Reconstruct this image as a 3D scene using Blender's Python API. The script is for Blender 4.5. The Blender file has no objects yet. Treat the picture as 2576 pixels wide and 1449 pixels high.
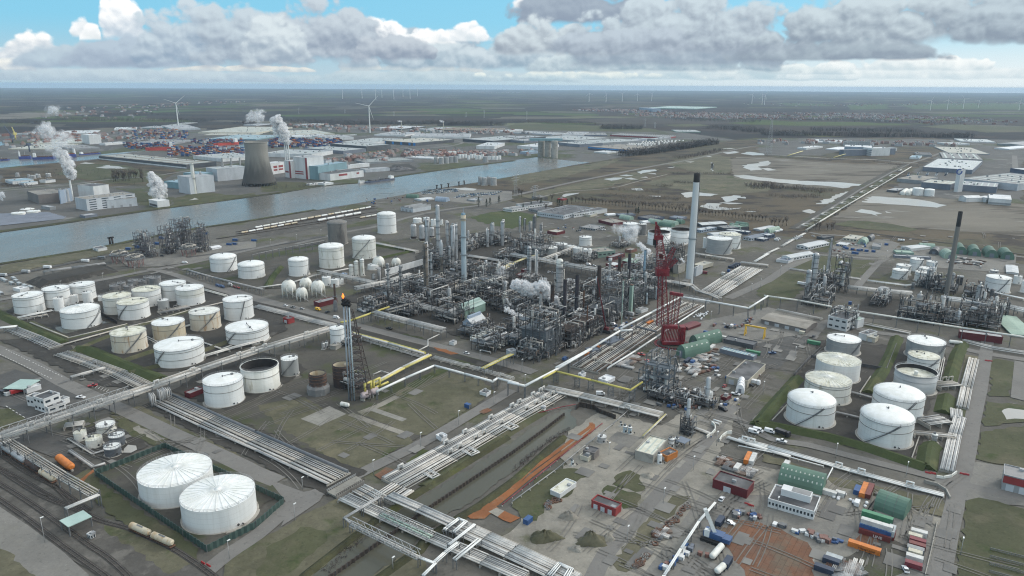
import bpy, math, random
from mathutils import Vector
S=bpy.context.scene; COL=S.collection
rad=math.radians; sin=math.sin; cos=math.cos; PI=math.pi
# camera
CH=180.0; FP=1824.0; CX=1288.0; CY=724.5; PITCH=rad(15.6); ROLL=rad(0.29)
cam=bpy.data.objects.new('camera',bpy.data.cameras.new('camera')); COL.objects.link(cam)
cam.location=(0,0,CH); cam.rotation_mode='ZXY'
cam.rotation_euler=(PI/2-PITCH,0,0)
cam.data.angle=2*math.atan(1288/FP); cam.data.clip_start=1; cam.data.clip_end=120000
from mathutils import Matrix
cam.matrix_world=Matrix.Translation((0,0,CH))@Matrix.Rotation(PI/2-PITCH,4,'X')@Matrix.Rotation(ROLL,4,'Z')
S.camera=cam
S.view_settings.view_transform='Standard'; S.view_settings.look='None'; S.view_settings.exposure=0.16; S.view_settings.gamma=1
cy=S.cycles
cy.use_denoising=True; cy.denoising_prefilter='NONE'; cy.denoising_input_passes='RGB_ALBEDO_NORMAL'; cy.filter_width=1.15
cy.max_bounces=6; cy.diffuse_bounces=2; cy.glossy_bounces=2; cy.transmission_bounces=2; cy.volume_bounces=0; cy.transparent_max_bounces=40
cy.sample_clamp_indirect=4
# pixel <-> ground
def ray(x,y):
 u=(x-CX)/FP; v=(CY-y)/FP; c,s=cos(ROLL),sin(ROLL)
 u,v=u*c-v*s,u*s+v*c
 cp,sp=cos(PITCH),sin(PITCH)
 return (u,cp+v*sp,-sp+v*cp)
OX,OY,OS=0.0,0.0,1.0
ORG={'F':(0,0,1)}
for r,yy in zip('ABCDE',(0,400,900,1400,1728)):
 for c in range(4): ORG[r+str(c+1)]=(644*c,yy*.62891,4.)
for n,x,y in (('Z1',1500,850),('Z2',1600,1100),('Z3',2000,1000),('Z4',2500,900)): ORG[n]=(x*.62891,y*.62891,6.4)
def org(k):
 global OX,OY,OS
 OX,OY,OS=ORG[k]
def full(x,y): return OX+x/OS,OY+y/OS
def at(x,y,z=0.0):
 d=ray(*full(x,y)); t=(z-CH)/d[2]
 return Vector((d[0]*t,d[1]*t,z))
def on_plane(x,y,Y):
 d=ray(*full(x,y)); t=Y/d[1]
 return Vector((d[0]*t,Y,CH+d[2]*t))
def proj(p):
 cp,sp=cos(PITCH),sin(PITCH); X,Y,Z=p[0],p[1],p[2]-CH
 dep=Y*cp-Z*sp; up=Y*sp+Z*cp; u=X/dep; v=up/dep; c,s=cos(ROLL),sin(ROLL)
 u,v=u*c+v*s,-u*s+v*c
 return (CX+u*FP-OX)*OS,(CY-v*FP-OY)*OS
def pxm(p):
 return FP/(p[1]*cos(PITCH)-(p[2]-CH)*sin(PITCH))*OS
def hgt(g,yt):
 lo,hi=0.0,175.0
 for _ in range(36):
  m=(lo+hi)/2
  if proj((g[0],g[1],m))[1]>yt: lo=m
  else: hi=m
 return lo
GA=rad(55.4); eA=Vector((cos(GA),sin(GA),0)); eB=Vector((sin(GA),-cos(GA),0)); UP=Vector((0,0,1))
def gp(p,a,b,z=0.0): return Vector((p[0],p[1],0))+eA*a+eB*b+UP*z
# materials
MATS={}
class NT:
 def __init__(s,nt): s.nt=nt
 def n(s,t,**k):
  o=s.nt.nodes.new(t)
  for a,b in k.items():
   if a.startswith('i_'):
    key=a[2:]; key=int(key) if key.isdigit() else key.replace('_',' ')
    s.set(o.inputs[key],b)
   else: setattr(o,a,b)
  return o
 def set(s,inp,v):
  if hasattr(v,'node'): s.nt.links.new(v,inp)
  elif hasattr(v,'outputs'): s.nt.links.new(v.outputs[0],inp)
  else: inp.default_value=v
 def m(s,op,a,b=0.0,c=None,clamp=False):
  o=s.nt.nodes.new('ShaderNodeMath'); o.operation=op; o.use_clamp=clamp
  s.set(o.inputs[0],a); s.set(o.inputs[1],b)
  if c is not None: s.set(o.inputs[2],c)
  return o.outputs[0]
 def mix(s,f,a,b,bt='MIX'):
  o=s.nt.nodes.new('ShaderNodeMix'); o.data_type='RGBA'; o.blend_type=bt
  s.set(o.inputs[0],f); s.set(o.inputs[6],a if not isinstance(a,tuple) else c4(a)); s.set(o.inputs[7],b if not isinstance(b,tuple) else c4(b))
  return o.outputs[2]
 def ss(s,v,a,b):
  o=s.nt.nodes.new('ShaderNodeMapRange'); o.interpolation_type='SMOOTHSTEP'
  s.set(o.inputs[0],v); s.set(o.inputs[1],a); s.set(o.inputs[2],b); return o.outputs[0]
 def noise(s,vec,scale,detail=4,rough=.55,dim='3D'):
  o=s.nt.nodes.new('ShaderNodeTexNoise'); o.noise_dimensions=dim
  s.set(o.inputs['Vector'],vec); o.inputs['Scale'].default_value=scale; o.inputs['Detail'].default_value=detail; o.inputs['Roughness'].default_value=rough
  return o.outputs[0]
 def pos(s,scale=(1,1,1),rot=0.0):
  g=s.nt.nodes.new('ShaderNodeNewGeometry'); mp=s.nt.nodes.new('ShaderNodeMapping')
  s.set(mp.inputs[0],g.outputs['Position']); mp.inputs['Scale'].default_value=scale; mp.inputs['Rotation'].default_value=(0,0,rot)
  return mp.outputs[0]
def c4(c): return (c[0],c[1],c[2],1.0)
def newmat(name):
 m=bpy.data.materials.new(name); m.use_nodes=True; N=NT(m.node_tree); b=m.node_tree.nodes['Principled BSDF']
 MATS[name]=m; return m,N,b
def mat(name,c,c2=None,scale=.3,rough=.6,metal=0.0,lo=.35,hi=.65,str_=(1,1,1),detail=4,c3=None,s3=1.0,t3=(.55,.7)):
 if name in MATS: return MATS[name]
 m,N,b=newmat(name)
 b.inputs['Roughness'].default_value=rough; b.inputs['Metallic'].default_value=metal
 if c2 is None: c2=tuple(x*.82 for x in c)
 f=N.ss(N.noise(N.pos(str_),scale,detail),lo,hi)
 col=N.mix(f,c,c2)
 if c3 is not None: col=N.mix(N.ss(N.noise(N.pos(str_),s3,5,.62),*t3),col,c3)
 N.set(b.inputs['Base Color'],col)
 return m
# mesh builder
class MB:
 def __init__(s): s.v=[]; s.f=[]; s.mi=[]; s.sm=[]; s.mats=[]; s.cur=0
 def use(s,m):
  if isinstance(m,str): m=MATS[m]
  if m not in s.mats: s.mats.append(m)
  s.cur=s.mats.index(m); return s
 def face(s,idx,sm=False): s.f.append(idx); s.mi.append(s.cur); s.sm.append(sm)
 def quad(s,a,b,c,d,sm=False):
  n=len(s.v); s.v+= [tuple(a),tuple(b),tuple(c),tuple(d)]; s.face((n,n+1,n+2,n+3),sm)
 def hexa(s,p,top=True,bottom=False):
  n=len(s.v); s.v+=[tuple(q) for q in p]
  for i in range(4):
   j=(i+1)%4; s.face((n+i,n+j,n+4+j,n+4+i))
  if top: s.face((n+4,n+5,n+6,n+7))
  if bottom: s.face((n+3,n+2,n+1,n))
 def box(s,c,la,lb,z0,z1,ang=GA,top=True,bottom=False,taper=1.0):
  x=Vector((cos(ang),sin(ang),0))*la/2; y=Vector((-sin(ang),cos(ang),0))*lb/2; o=Vector((c[0],c[1],0))
  b=[o-x-y,o+x-y,o+x+y,o-x+y]; t=[o+(q-o)*taper for q in b]
  s.hexa([q+UP*z0 for q in b]+[q+UP*z1 for q in t],top,bottom)
 def prism(s,poly,z0,z1,top=True):
  n=len(s.v); k=len(poly)
  s.v+=[(p[0],p[1],z0) for p in poly]+[(p[0],p[1],z1) for p in poly]
  for i in range(k):
   j=(i+1)%k; s.face((n+i,n+j,n+k+j,n+k+i))
  if top: s.face(tuple(range(n+k,n+2*k)))
 def bar(s,p,q,w,h=None):
  p=Vector(p); q=Vector(q); d=q-p
  if d.length<1e-4: return
  h=h or w; d.normalize(); a=d.cross(UP)
  if a.length<1e-3: a=Vector((1,0,0))
  a.normalize(); b=a.cross(d); a*=w/2; b*=h/2
  s.hexa([p-a-b,p+a-b,p+a+b,p-a+b,q-a-b,q+a-b,q+a+b,q-a+b],True,True)
 def tube(s,p,q,r,n=6,r2=None,cap=True,sm=True):
  p=Vector(p); q=Vector(q); d=q-p
  if d.length<1e-4: return
  d.normalize(); a=d.cross(UP)
  if a.length<1e-3: a=Vector((1,0,0))
  a.normalize(); b=d.cross(a); r2=r if r2 is None else r2; k=len(s.v)
  for o,rr in ((p,r),(q,r2)):
   for i in range(n):
    t=2*PI*i/n; s.v.append(tuple(o+a*(rr*cos(t))+b*(rr*sin(t))))
  for i in range(n):
   j=(i+1)%n; s.face((k+i,k+j,k+n+j,k+n+i),sm)
  if cap: s.face(tuple(range(k+n,k+2*n))); s.face(tuple(range(k+n-1,k-1,-1)))
 def pipe(s,pts,r,n=6):
  for i in range(len(pts)-1):
   p,q=Vector(pts[i]),Vector(pts[i+1]); d=(q-p)
   if d.length<1e-4: continue
   d=d.normalized()*r*.6
   s.tube(p-(d if i else d*0),q+(d if i<len(pts)-2 else d*0),r,n)
 def lathe(s,c,prof,n=28,sm=True):
  k=len(s.v); rows=[]
  for r,z in prof:
   if r<1e-6: rows.append([len(s.v)]); s.v.append((c[0],c[1],z))
   else:
    rows.append(list(range(len(s.v),len(s.v)+n)))
    for i in range(n):
     t=2*PI*i/n; s.v.append((c[0]+r*cos(t),c[1]+r*sin(t),z))
  for A,B in zip(rows,rows[1:]):
   for i in range(n):
    j=(i+1)%n
    if len(A)==1 and len(B)==1: continue
    if len(A)==1: s.face((A[0],B[j],B[i]) if 0 else (A[0],B[i],B[j]),sm)
    elif len(B)==1: s.face((A[i],A[j],B[0]),sm)
    else: s.face((A[i],A[j],B[j],B[i]),sm)
 def ring(s,c,r,z,t,n=28):
  s.lathe(c,[(r,z-t/2),(r+t,z-t/2),(r+t,z+t/2),(r,z+t/2)],n,False)
 def ball(s,c,r,n=14,m=8,sz=1.0):
  s.lathe(c,[(r*sin(PI*i/m),c[2]-r*sz*cos(PI*i/m)) for i in range(m+1)],n)
 def drum(s,p,q,r,n=10):
  p=Vector(p); q=Vector(q); d=(q-p).normalized()
  s.tube(p,q,r,n,cap=False); s.tube(p,p-d*r*.45,r,n,r*.45); s.tube(q,q+d*r*.45,r,n,r*.45)
 def build(s,name,parent=None,loc=None,mats=None):
  me=bpy.data.meshes.new(name)
  if loc is None: loc=parent.matrix_world.translation if parent is not None and parent.parent is None else None
  if parent is not None:
   o0=parent.location if parent.parent is None else parent.parent.location
  else: o0=Vector(loc) if loc is not None else Vector((0,0,0))
  x,y,z=o0
  me.from_pydata([(a-x,b-y,c-z) for a,b,c in s.v],[],s.f)
  for m in s.mats: me.materials.append(m)
  if s.mats: me.polygons.foreach_set('material_index',s.mi)
  me.polygons.foreach_set('use_smooth',s.sm); me.update()
  o=bpy.data.objects.new(name,me); COL.objects.link(o)
  if parent is not None: o.parent=parent
  else: o.location=o0
  return o
V=Vector; RR=random.Random; SM_='steel_mid'; PW_='pipe_white'; WP_='white_paint'; SP_='steel_pale'; SD_='steel_dark'; PB_='pipe_beige'
def mb(m): return MB().use(m)
SPIPE=dict(name='steam_pipe',cat='pipe'); VMAN=dict(name='valve_manifold',cat='pipes'); GPIPE=dict(name='gas_pipe',cat='pipe'); VESS=dict(rings=0,rail=False,cat='vessel',name='vertical_vessel'); WP1=('white_paint',); PW1=('pipe_white',); SPALE=dict(m='steel_pale',rm='steel_pale',rings=0)
K0='label'; K1='group'; K2='structure'; K3='ShaderNodeSeparateXYZ'; K4='MULTIPLY'; K5='ShaderNodeVectorMath'; K6='MULTIPLY_ADD'; K7='SUBTRACT'; K8='Roughness'; K9='Specular IOR Level'; Ka='Base Color'; Kb='dirt_dark'; Kc='sand'; Kd='asphalt'; Ke='asphalt_dark'; Kf='concrete_pad'; Kg='plaza'; Kh='grass'; Ki='grass_green'; Kj='grass_dry'; Kk='bank_scrub'; Kl='flood_sand'; Km='port_ground'; Kn='rust_plate'; Ko='orange_mat'; Kp='field_green'; Kq='field_olive'; Kr='river_water'; Ks='ditch_water'; Kt='puddle'; Ku='field'; Kv='B1'; Kw='grass_field'; Kx='road'; Ky='B2'; Kz='grass_plot'; J0='lawn'; J1='B3'; J2='yard_pad'; J3='bund_floor'; J4='bund'; J5='concrete_ground'; J6='E3'; J7='matting'; J8='D3'; J9='white_roof'; Ja='white_worn'; Jb='stained_roof'; Jc='rusty_white'; Jd='rusty_cream'; Je='tank_grey'; Jf='old_grey'; Jg='blue_grey'; Jh='silver'; Ji='concrete'; Jj='concrete_old'; Jk='rust'; Jl='rust_dark'; Jm='open'; Jn='dome'; Jo='flat'; Jp='small tank'; Jq='silo'; Jr='vertical_vessel'; Js='vessel'; Jt='pipe_grey'; Ju='pipe_brown'; Jv='pipe_yellow'; Jw='lemon_pipe'; Jx='pale_blue'; Jy='pale_green'; Jz='deck_blue'; Q0='crane_red'; Q1='chimney'; Q2='truss_bridge'; Q3='wall'; Q4='r_dark'; Q5='r_grey'; Q6='r_pale'; Q7='r_white'; Q8='r_cream'; Q9='r_brown'; Qa='r_mint'; Qb='r_blue'; Qc='r_slate'; Qd='arch_green'; Qe='arch_pale'; Qf='tarp'; Qg='skylight'; Qh='w_grey'; Qi='gable'; Qj='w_pale'; Qk='w_white'; Ql='w_slate'; Qm='w_red'; Qn='w_maroon'; Qo='w_cream'; Qp='w_dark'; Qq='w_blue'; Qr='w_navy'; Qs='w_beige'; Qt='distant wind turbines'; Qu='grey lattice power pylon in the fields'; Qv='steam_mid'; Qw='steam_thin'; Qx='blue'; Qy='white'; Qz='orange'; X0='maroon'; X1='navy'; X2='car'; X3='van'; X4='pickup'; X5='truck'; X6='car_white'; X7='car_silver'; X8='car_grey'; X9='car_black'; Xa='car_blue'; Xb='car_red'; Xc='culvert_wall'; Xd='bund_wall'; Xe='ship_blue'; Xf='crate'; Xg='twigs_grey'; Xh='dark thicket by the flooded land'
def tag(o,label,cat,group=None,kind=None):
 if label: o[K0]=label
 if cat: o['category']=cat
 if group: o[K1]=group
 if kind: o['kind']=kind
 return o
def thing(name,label,cat,loc=(0,0,0),group=None):
 o=bpy.data.objects.new(name,None);COL.objects.link(o);o.location=(loc[0],loc[1],loc[2] if len(loc)>2 else 0);o.empty_display_size=.5
 return tag(o,label,cat,group)
def copy_tree(o,loc=None,rz=None,label=None,group=None,parent=None,scale=None):
 c=o.copy();COL.objects.link(c)
 if parent is not None: c.parent=parent
 if loc is not None: c.location=(loc[0],loc[1],loc[2] if len(loc)>2 else 0)
 if rz is not None: c.rotation_euler=(0,0,rz)
 if scale is not None: c.scale=(scale,)*3 if not isinstance(scale,tuple) else scale
 if label: c[K0]=label
 if group: c[K1]=group
 for ch in KIDS.get(o.name) or [k for k in o.children]: copy_tree(ch,parent=c)
 return c
KIDS={}
def struct(name,mb,kind=K2,label=None):
 o=mb.build(name);o['kind']=kind
 if label: o[K0]=label
 return o
# world: nishita sky + cumulus deck,sun behind thin cloud
SUN_EL=rad(26);SUN_AZ=rad(62)     # azimuth measured from +Y towards +X
W=bpy.data.worlds.new('World');S.world=W;W.use_nodes=True
def build_world():
 nt=W.node_tree;nt.nodes.clear();N=NT(nt)
 out=N.n('ShaderNodeOutputWorld');bg=N.n('ShaderNodeBackground');bg.inputs[1].default_value=0.1
 nt.links.new(bg.outputs[0],out.inputs[0])
 sky=N.n('ShaderNodeTexSky');sky.sky_type='NISHITA';sky.sun_disc=False;sky.sun_elevation=SUN_EL;sky.sun_rotation=SUN_AZ
 sky.altitude=180;sky.air_density=1.0;sky.dust_density=1.0;sky.ozone_density=1.6
 tc=N.n('ShaderNodeTexCoord');sep=N.n(K3);nt.links.new(tc.outputs['Generated'],sep.inputs[0])
 x,y,z=sep.outputs
 az=N.m('ARCTAN2',x,y);el=N.m('ARCSINE',z)
 az=N.m(K4,az,180/PI);el=N.m(K4,el,180/PI)
 comb=N.n('ShaderNodeCombineXYZ');N.set(comb.inputs[0],az);N.set(comb.inputs[1],N.m(K4,el,1.25))
 P=comb.outputs[0]
 def field(vec):
  wn=nt.nodes.new('ShaderNodeTexNoise');N.set(wn.inputs['Vector'],vec);wn.inputs['Scale'].default_value=.55;wn.inputs['Detail'].default_value=3
  off=N.n(K5,operation=K6);N.set(off.inputs[0],wn.outputs[1]);off.inputs[1].default_value=(.9,.7,0);N.set(off.inputs[2],vec)
  o=0
  for sc,w in ((.3,.55),(.75,.3),(1.9,.1)):
   v=nt.nodes.new('ShaderNodeTexVoronoi');v.feature='F1';v.voronoi_dimensions='2D'
   N.set(v.inputs['Vector'],off.outputs[0]);v.inputs['Scale'].default_value=sc
   o=N.m(K6,N.m(K7,1.0,v.outputs['Distance']),w,o)
  fb=N.noise(off.outputs[0],1.2,5,.55)
  return N.m(K6,fb,.3,o)     # about .3 .. 1.2
 F=field(P)
 sh=N.n(K5,operation='ADD');N.set(sh.inputs[0],P);sh.inputs[1].default_value=(.16,.42,0)
 F2=field(sh.outputs[0])
 lobe=N.m(K4,N.m(K7,F,F2),1.7)     # + where the lobe faces the light
 Fd=N.m(K7,F,.72)
 col=sky.outputs[0]
 def K(c,k=10.0): return tuple(((v/255+.055)/1.055)**2.4*k if v>10 else v/255/12.92*k for v in c)
 right=N.ss(az,-12.0,34.0)
 veil=N.mix(right,K((176,200,212)),K((222,232,235)))
 col=N.mix(N.ss(el,4.6,.4),N.mix(.8,col,K((126,203,236))),veil)
 CL=[ # far low bank
  (330,205,168,520,(169,188,202),(190,206,215),.5),(1100,204,170,430,(170,192,204),(194,210,217),.5),(1750,200,160,520,(179,201,211),(211,222,226),.6),(2300,198,158,520,(197,213,220),(229,236,237),.6),
  (620,180,162,260,(179,195,206),(229,229,222),1.2),(1030,178,150,190,(176,194,204),(226,227,222),1.2),(1480,196,176,300,(181,202,212),(226,233,229),1.5),(1900,186,160,330,(185,204,213),(227,235,235),1.6),(2300,176,132,300,(194,210,217),(240,244,243),1.6),
  (20,175,130,75,(170,186,201),(242,242,235),1.0),(1000,140,58,330,(153,170,186),(178,194,206),.8),
  (60,150,70,140,(162,181,197),(251,251,249),1.0),(250,168,95,260,(158,176,194),(185,202,213),.9),
  (1180,170,92,360,(147,169,186),(202,215,222),.9),(1620,178,120,420,(153,174,188),(206,219,224),1.0),
  (205,92,26,36,(202,213,220),(251,251,251),1.1),(228,100,48,36,(219,226,229),(252,252,252),1.0),
  (315,100,-30,68,(181,197,211),(255,255,254),.9),(330,164,78,190,(151,167,186),(178,194,208),.8),
  (470,160,-10,150,(140,160,181),(197,211,220),.9),(640,158,-20,190,(147,162,179),(194,208,217),.9),
  (955,112,24,95,(229,235,238),(255,255,255),.9),(1090,108,56,70,(219,226,229),(251,251,251),1.0),(1170,104,54,90,(206,217,224),(251,251,251),1.0),
  (810,147,-30,230,(142,156,174),(194,206,215),.9),(700,156,10,110,(153,169,185),(211,222,227),.9),(985,146,82,130,(140,154,172),(192,202,211),.9),
  (1340,20,-40,60,(219,226,229),(252,252,252),1.0),(1480,60,-40,260,(140,154,172),(162,176,190),.8),
  (1700,162,60,330,(146,162,178),(181,195,206),.8),(2100,150,90,360,(140,154,169),(170,185,195),.7),
  (1380,131,26,190,(149,161,175),(204,216,222),.9),(1700,125,-40,400,(142,155,171),(197,211,219),.9),(2250,106,-60,480,(140,154,169),(197,211,218),.9),
  (1560,128,60,240,(144,157,173),(185,198,209),.8),(2560,104,-60,280,(138,152,167),(186,201,210),.8),
 ]
 for cx,yb,yt,hw,cb,ct,rg in CL:
  def ae(px,py):
   d=ray(px,py);return math.degrees(math.atan2(d[0],d[1])),math.degrees(math.asin(d[2]/math.sqrt(d[0]**2+d[1]**2+d[2]**2)))
  a0,e0=ae(cx,yb);_,e1=ae(cx,yt);a1,_=ae(cx+hw,yb);ra=abs(a1-a0);re=e1-e0
  u=N.m('DIVIDE',N.m(K7,az,a0),ra);t=N.m('DIVIDE',N.m(K7,el,e0),re)
  q=N.m('ADD',N.m('POWER',N.m('ABSOLUTE',u),2.4),N.m(K4,N.m('POWER',N.m('MAXIMUM',t,0.0),2.0),.85))
  d=N.m(K6,Fd,1.35*rg,N.m(K7,1.0,q))
  a=N.m(K4,N.ss(d,.26,.5),N.ss(N.m(K6,Fd,.25,t),-.1,.06))
  sh_=N.m('ADD',N.m(K6,lobe,1.15,N.m(K4,t,1.05)),-.12)
  c=N.mix(N.ss(sh_,-.45,.85),K(cb),K(ct))
  col=N.mix(a,col,c)
 deck=N.m(K4,N.ss(el,9.0,16.0),N.ss(N.m('ADD',F,N.m(K4,el,.002)),.52,.8))
 col=N.mix(deck,col,N.mix(N.ss(N.m('ADD',lobe,right),-.2,1.1),K((150,160,172),16),K((250,246,240),18)))
 nt.links.new(col,bg.inputs[0])
build_world()
W.cycles.sampling_method='MANUAL';W.cycles.sample_map_resolution=512
sl=bpy.data.lights.new('sun','SUN');sl.energy=1.5;sl.angle=rad(10);sl.color=(1,.96,.9)
so=bpy.data.objects.new('sun',sl);COL.objects.link(so)
dv=V((sin(SUN_AZ)*cos(SUN_EL),cos(SUN_AZ)*cos(SUN_EL),sin(SUN_EL)))
so.rotation_mode='QUATERNION';so.rotation_quaternion=dv.to_track_quat('Z','Y')
# ground materials
def ground_mat(name,c,c2,s,c3=None,s3=.02,t3=(.5,.62),c4_=None,s4=.1,t4=(.56,.7),fine=.25,rough=.9,str_=(1,1,1),rot=0.0):
 m,N,b=newmat(name);b.inputs[K8].default_value=rough;b.inputs[K9].default_value=.2
 P=N.pos(str_,rot)
 col=N.mix(N.ss(N.noise(P,s,5,.6),.32,.68),c,c2)
 if c3: col=N.mix(N.ss(N.noise(P,s3,6,.65),*t3),col,c3)
 if c4_: col=N.mix(N.ss(N.noise(P,s4,5,.65),*t4),col,c4_)
 f=N.m(K6,N.noise(P,.9,3,.75),fine*1.6,1-fine*.8);f=N.m(K4,f,N.m(K6,N.noise(P,.16,4,.7),fine*2.6,1-fine*1.3))
 col=N.mix(1.0,col,N.n('ShaderNodeCombineColor',i_0=f,i_1=f,i_2=f).outputs[0],K4)
 sp=N.m(K4,N.ss(N.noise(P,.42,4,.75),.56,.68),.45);col=N.mix(sp,col,tuple(v*.55 for v in c2));sp=N.m(K4,N.ss(N.noise(P,.7,3,.8),.62,.7),.4);col=N.mix(sp,col,tuple(min(.5,v*1.5) for v in c))
 N.set(b.inputs[Ka],col);return m
ground_mat('yard',(.128,.121,.106),(.088,.083,.074),.012,(.085,.088,.048),.018,(.53,.66),(.165,.157,.14),.05,(.56,.72))
ground_mat(Kb,(.062,.058,.052),(.042,.04,.037),.03,(.1,.094,.085),.06,(.55,.7))
ground_mat('mud',(.095,.088,.076),(.07,.066,.058),.03,(.06,.068,.034),.02,(.5,.62))
ground_mat(Kc,(.27,.253,.218),(.205,.193,.168),.03,(.11,.11,.075),.03,(.57,.7),(.27,.255,.22),.08,(.6,.75))
ground_mat(Kd,(.185,.178,.167),(.16,.154,.145),.03,(.185,.178,.165),.05,(.5,.7),fine=.1)
ground_mat(Ke,(.092,.09,.087),(.075,.074,.072),.03,(.12,.117,.11),.05,(.5,.7),fine=.1)
ground_mat(Kf,(.29,.28,.25),(.23,.222,.2),.06,fine=.1)
ground_mat(Kg,(.2,.192,.176),(.155,.15,.139),.02,(.2,.192,.17),.05,(.5,.65))
ground_mat(Kh,(.085,.088,.049),(.062,.066,.037),.02,(.1,.094,.06),.03,(.5,.65),(.045,.062,.022),.05,(.55,.7),fine=.3)
ground_mat(Ki,(.064,.08,.032),(.05,.064,.027),.03,(.085,.092,.04),.03,(.52,.66),fine=.25)
ground_mat(Kj,(.122,.114,.079),(.09,.087,.056),.03,(.14,.128,.085),.02,(.5,.64),(.05,.066,.025),.025,(.56,.68),fine=.3)
ground_mat(Kk,(.066,.066,.034),(.046,.046,.027),.05,(.085,.09,.036),.03,(.5,.62),fine=.4)
ground_mat('heath',(.108,.086,.057),(.07,.058,.041),.006,(.078,.075,.046),.004,(.5,.6),(.042,.035,.029),.012,(.5,.6),fine=.2,str_=(1,1.6,1))
ground_mat(Kl,(.19,.172,.142),(.13,.118,.096),.006,(.075,.064,.05),.008,(.5,.62),(.24,.23,.21),.012,(.56,.7),fine=.12,str_=(.7,1.8,1))
ground_mat(Km,(.12,.117,.11),(.085,.084,.08),.008,(.07,.08,.042),.004,(.52,.6),(.19,.185,.175),.02,(.57,.68),fine=.15)
ground_mat(Kn,(.2,.1,.06),(.15,.085,.06),.05,(.15,.115,.085),.07,(.46,.62),fine=.12)
ground_mat(Ko,(.27,.108,.045),(.2,.085,.04),.08,(.26,.19,.13),.1,(.55,.7),fine=.1)
def joints(name,w,h,dark):
 N=NT(MATS[name].node_tree);b=N.nt.nodes['Principled BSDF'];l=b.inputs[Ka].links[0].from_socket;k=N.n('ShaderNodeTexBrick');N.set(k.inputs['Vector'],N.pos((1,1,1),-GA));k.inputs['Scale'].default_value=1;k.inputs['Brick Width'].default_value=w;k.inputs['Row Height'].default_value=h;k.inputs['Mortar Size'].default_value=.14;k.inputs['Color1'].default_value=(1,1,1,1);k.inputs['Color2'].default_value=(.86,.86,.86,1);k.inputs['Mortar'].default_value=(dark,)*3+(1,)
 N.set(b.inputs[Ka],N.mix(1.0,l,k.outputs[0],K4))
joints(Kn,6,2.4,.72);joints(Kf,5,5,.7)
ground_mat('ballast',(.1,.094,.085),(.078,.073,.066),.05,(.13,.122,.11),.08,(.5,.65),fine=.3)
ground_mat(Kp,(.058,.095,.026),(.05,.078,.026),.004,fine=.08)
ground_mat(Kq,(.085,.09,.045),(.066,.072,.038),.004,(.1,.09,.06),.003,(.5,.65),fine=.1)
ground_mat('field_brown',(.062,.052,.045),(.05,.044,.04),.004,fine=.08)
ground_mat('field_tan',(.16,.13,.09),(.12,.1,.075),.004,fine=.08)
def water_mat(name,c,rough,bs,bd):
 m,N,b=newmat(name);b.inputs[K8].default_value=rough;N.set(b.inputs[Ka],N.mix(N.ss(N.noise(N.pos((1,1,1)),.006,4),.35,.65),c,tuple(v*.86 for v in c)))
 b.inputs['IOR'].default_value=1.33;b.inputs[K9].default_value=.36;N.set(b.inputs[K8],N.m(K6,N.ss(N.noise(N.pos((1,.35,1),rad(-35)),.012,4),.35,.65),.16,rough-.04))
 bp=N.n('ShaderNodeBump');bp.inputs['Strength'].default_value=bs;bp.inputs['Distance'].default_value=bd
 N.set(bp.inputs['Height'],N.noise(N.pos((1,1.4,1),rad(30)),.55,4,.6));m.node_tree.links.new(bp.outputs[0],b.inputs['Normal'])
 return m
water_mat(Kr,(.15,.147,.134),.16,.35,.5)
water_mat(Ks,(.098,.097,.076),.06,.12,.2)
water_mat(Kt,(.4,.39,.365),.32,.02,.1)
def farmland():
 m,N,b=newmat('farmland');b.inputs[K8].default_value=.95;b.inputs[K9].default_value=.1
 wob=N.n(K5,operation=K6);wn=m.node_tree.nodes.new('ShaderNodeTexNoise');N.set(wn.inputs['Vector'],N.pos());wn.inputs['Scale'].default_value=.0009;wn.inputs['Detail'].default_value=3
 N.set(wob.inputs[0],wn.outputs[1]);wob.inputs[1].default_value=(500,500,0);N.set(wob.inputs[2],N.pos())
 def cells(sx,sy,rot):
  mp=N.n('ShaderNodeMapping');N.set(mp.inputs[0],wob.outputs[0]);mp.inputs['Scale'].default_value=(1/sx,1/sy,0);mp.inputs['Rotation'].default_value=(0,0,rot)
  v=N.n('ShaderNodeTexVoronoi',feature='F1',distance='CHEBYCHEV');v.inputs['Scale'].default_value=1;N.set(v.inputs['Vector'],mp.outputs[0])
  return N.n('ShaderNodeSeparateColor',i_0=v.outputs['Color']).outputs
 a=cells(900,420,rad(-14));d=cells(330,260,rad(-14))
 r=N.n('ShaderNodeValToRGB');N.set(r.inputs[0],a[0]);e=r.color_ramp;e.interpolation='CONSTANT'
 cols=[(0,(.055,.046,.042)),(.2,(.045,.042,.04)),(.34,(.07,.095,.032)),(.44,(.066,.056,.046)),(.58,(.085,.09,.045)),(.68,(.05,.045,.042)),(.8,(.06,.085,.03)),(.88,(.13,.105,.075)),(.93,(.05,.046,.044))]
 e.elements[0].position=0;e.elements[0].color=c4(cols[0][1]);e.elements[1].position=cols[1][0];e.elements[1].color=c4(cols[1][1])
 for q,c in cols[2:]:
  k=e.elements.new(q);k.color=c4(c)
 col=r.outputs[0]
 wood=N.ss(N.m('ADD',N.noise(N.pos((1,1.8,1)),.0011,6,.6),N.m(K4,d[1],.08)),.54,.57)
 col=N.mix(wood,col,(.036,.034,.034))
 vil=N.m(K4,N.ss(N.noise(N.pos((.6,1,1)),.0006,3),.54,.66),N.ss(N.noise(N.pos(),.03,2,.7),.6,.68))
 col=N.mix(N.m(K4,vil,.6),col,(.3,.28,.27))
 line=N.ss(d[2],.9,.91);col=N.mix(N.m(K4,line,.5),col,(.2,.19,.15))
 f=N.m(K6,N.noise(N.pos((1,2.5,1)),.02,4,.7),.7,.65)
 col=N.mix(1.0,col,N.n('ShaderNodeCombineColor',i_0=f,i_1=f,i_2=f).outputs[0],K4)
 N.set(b.inputs[Ka],col)
farmland()
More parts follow.
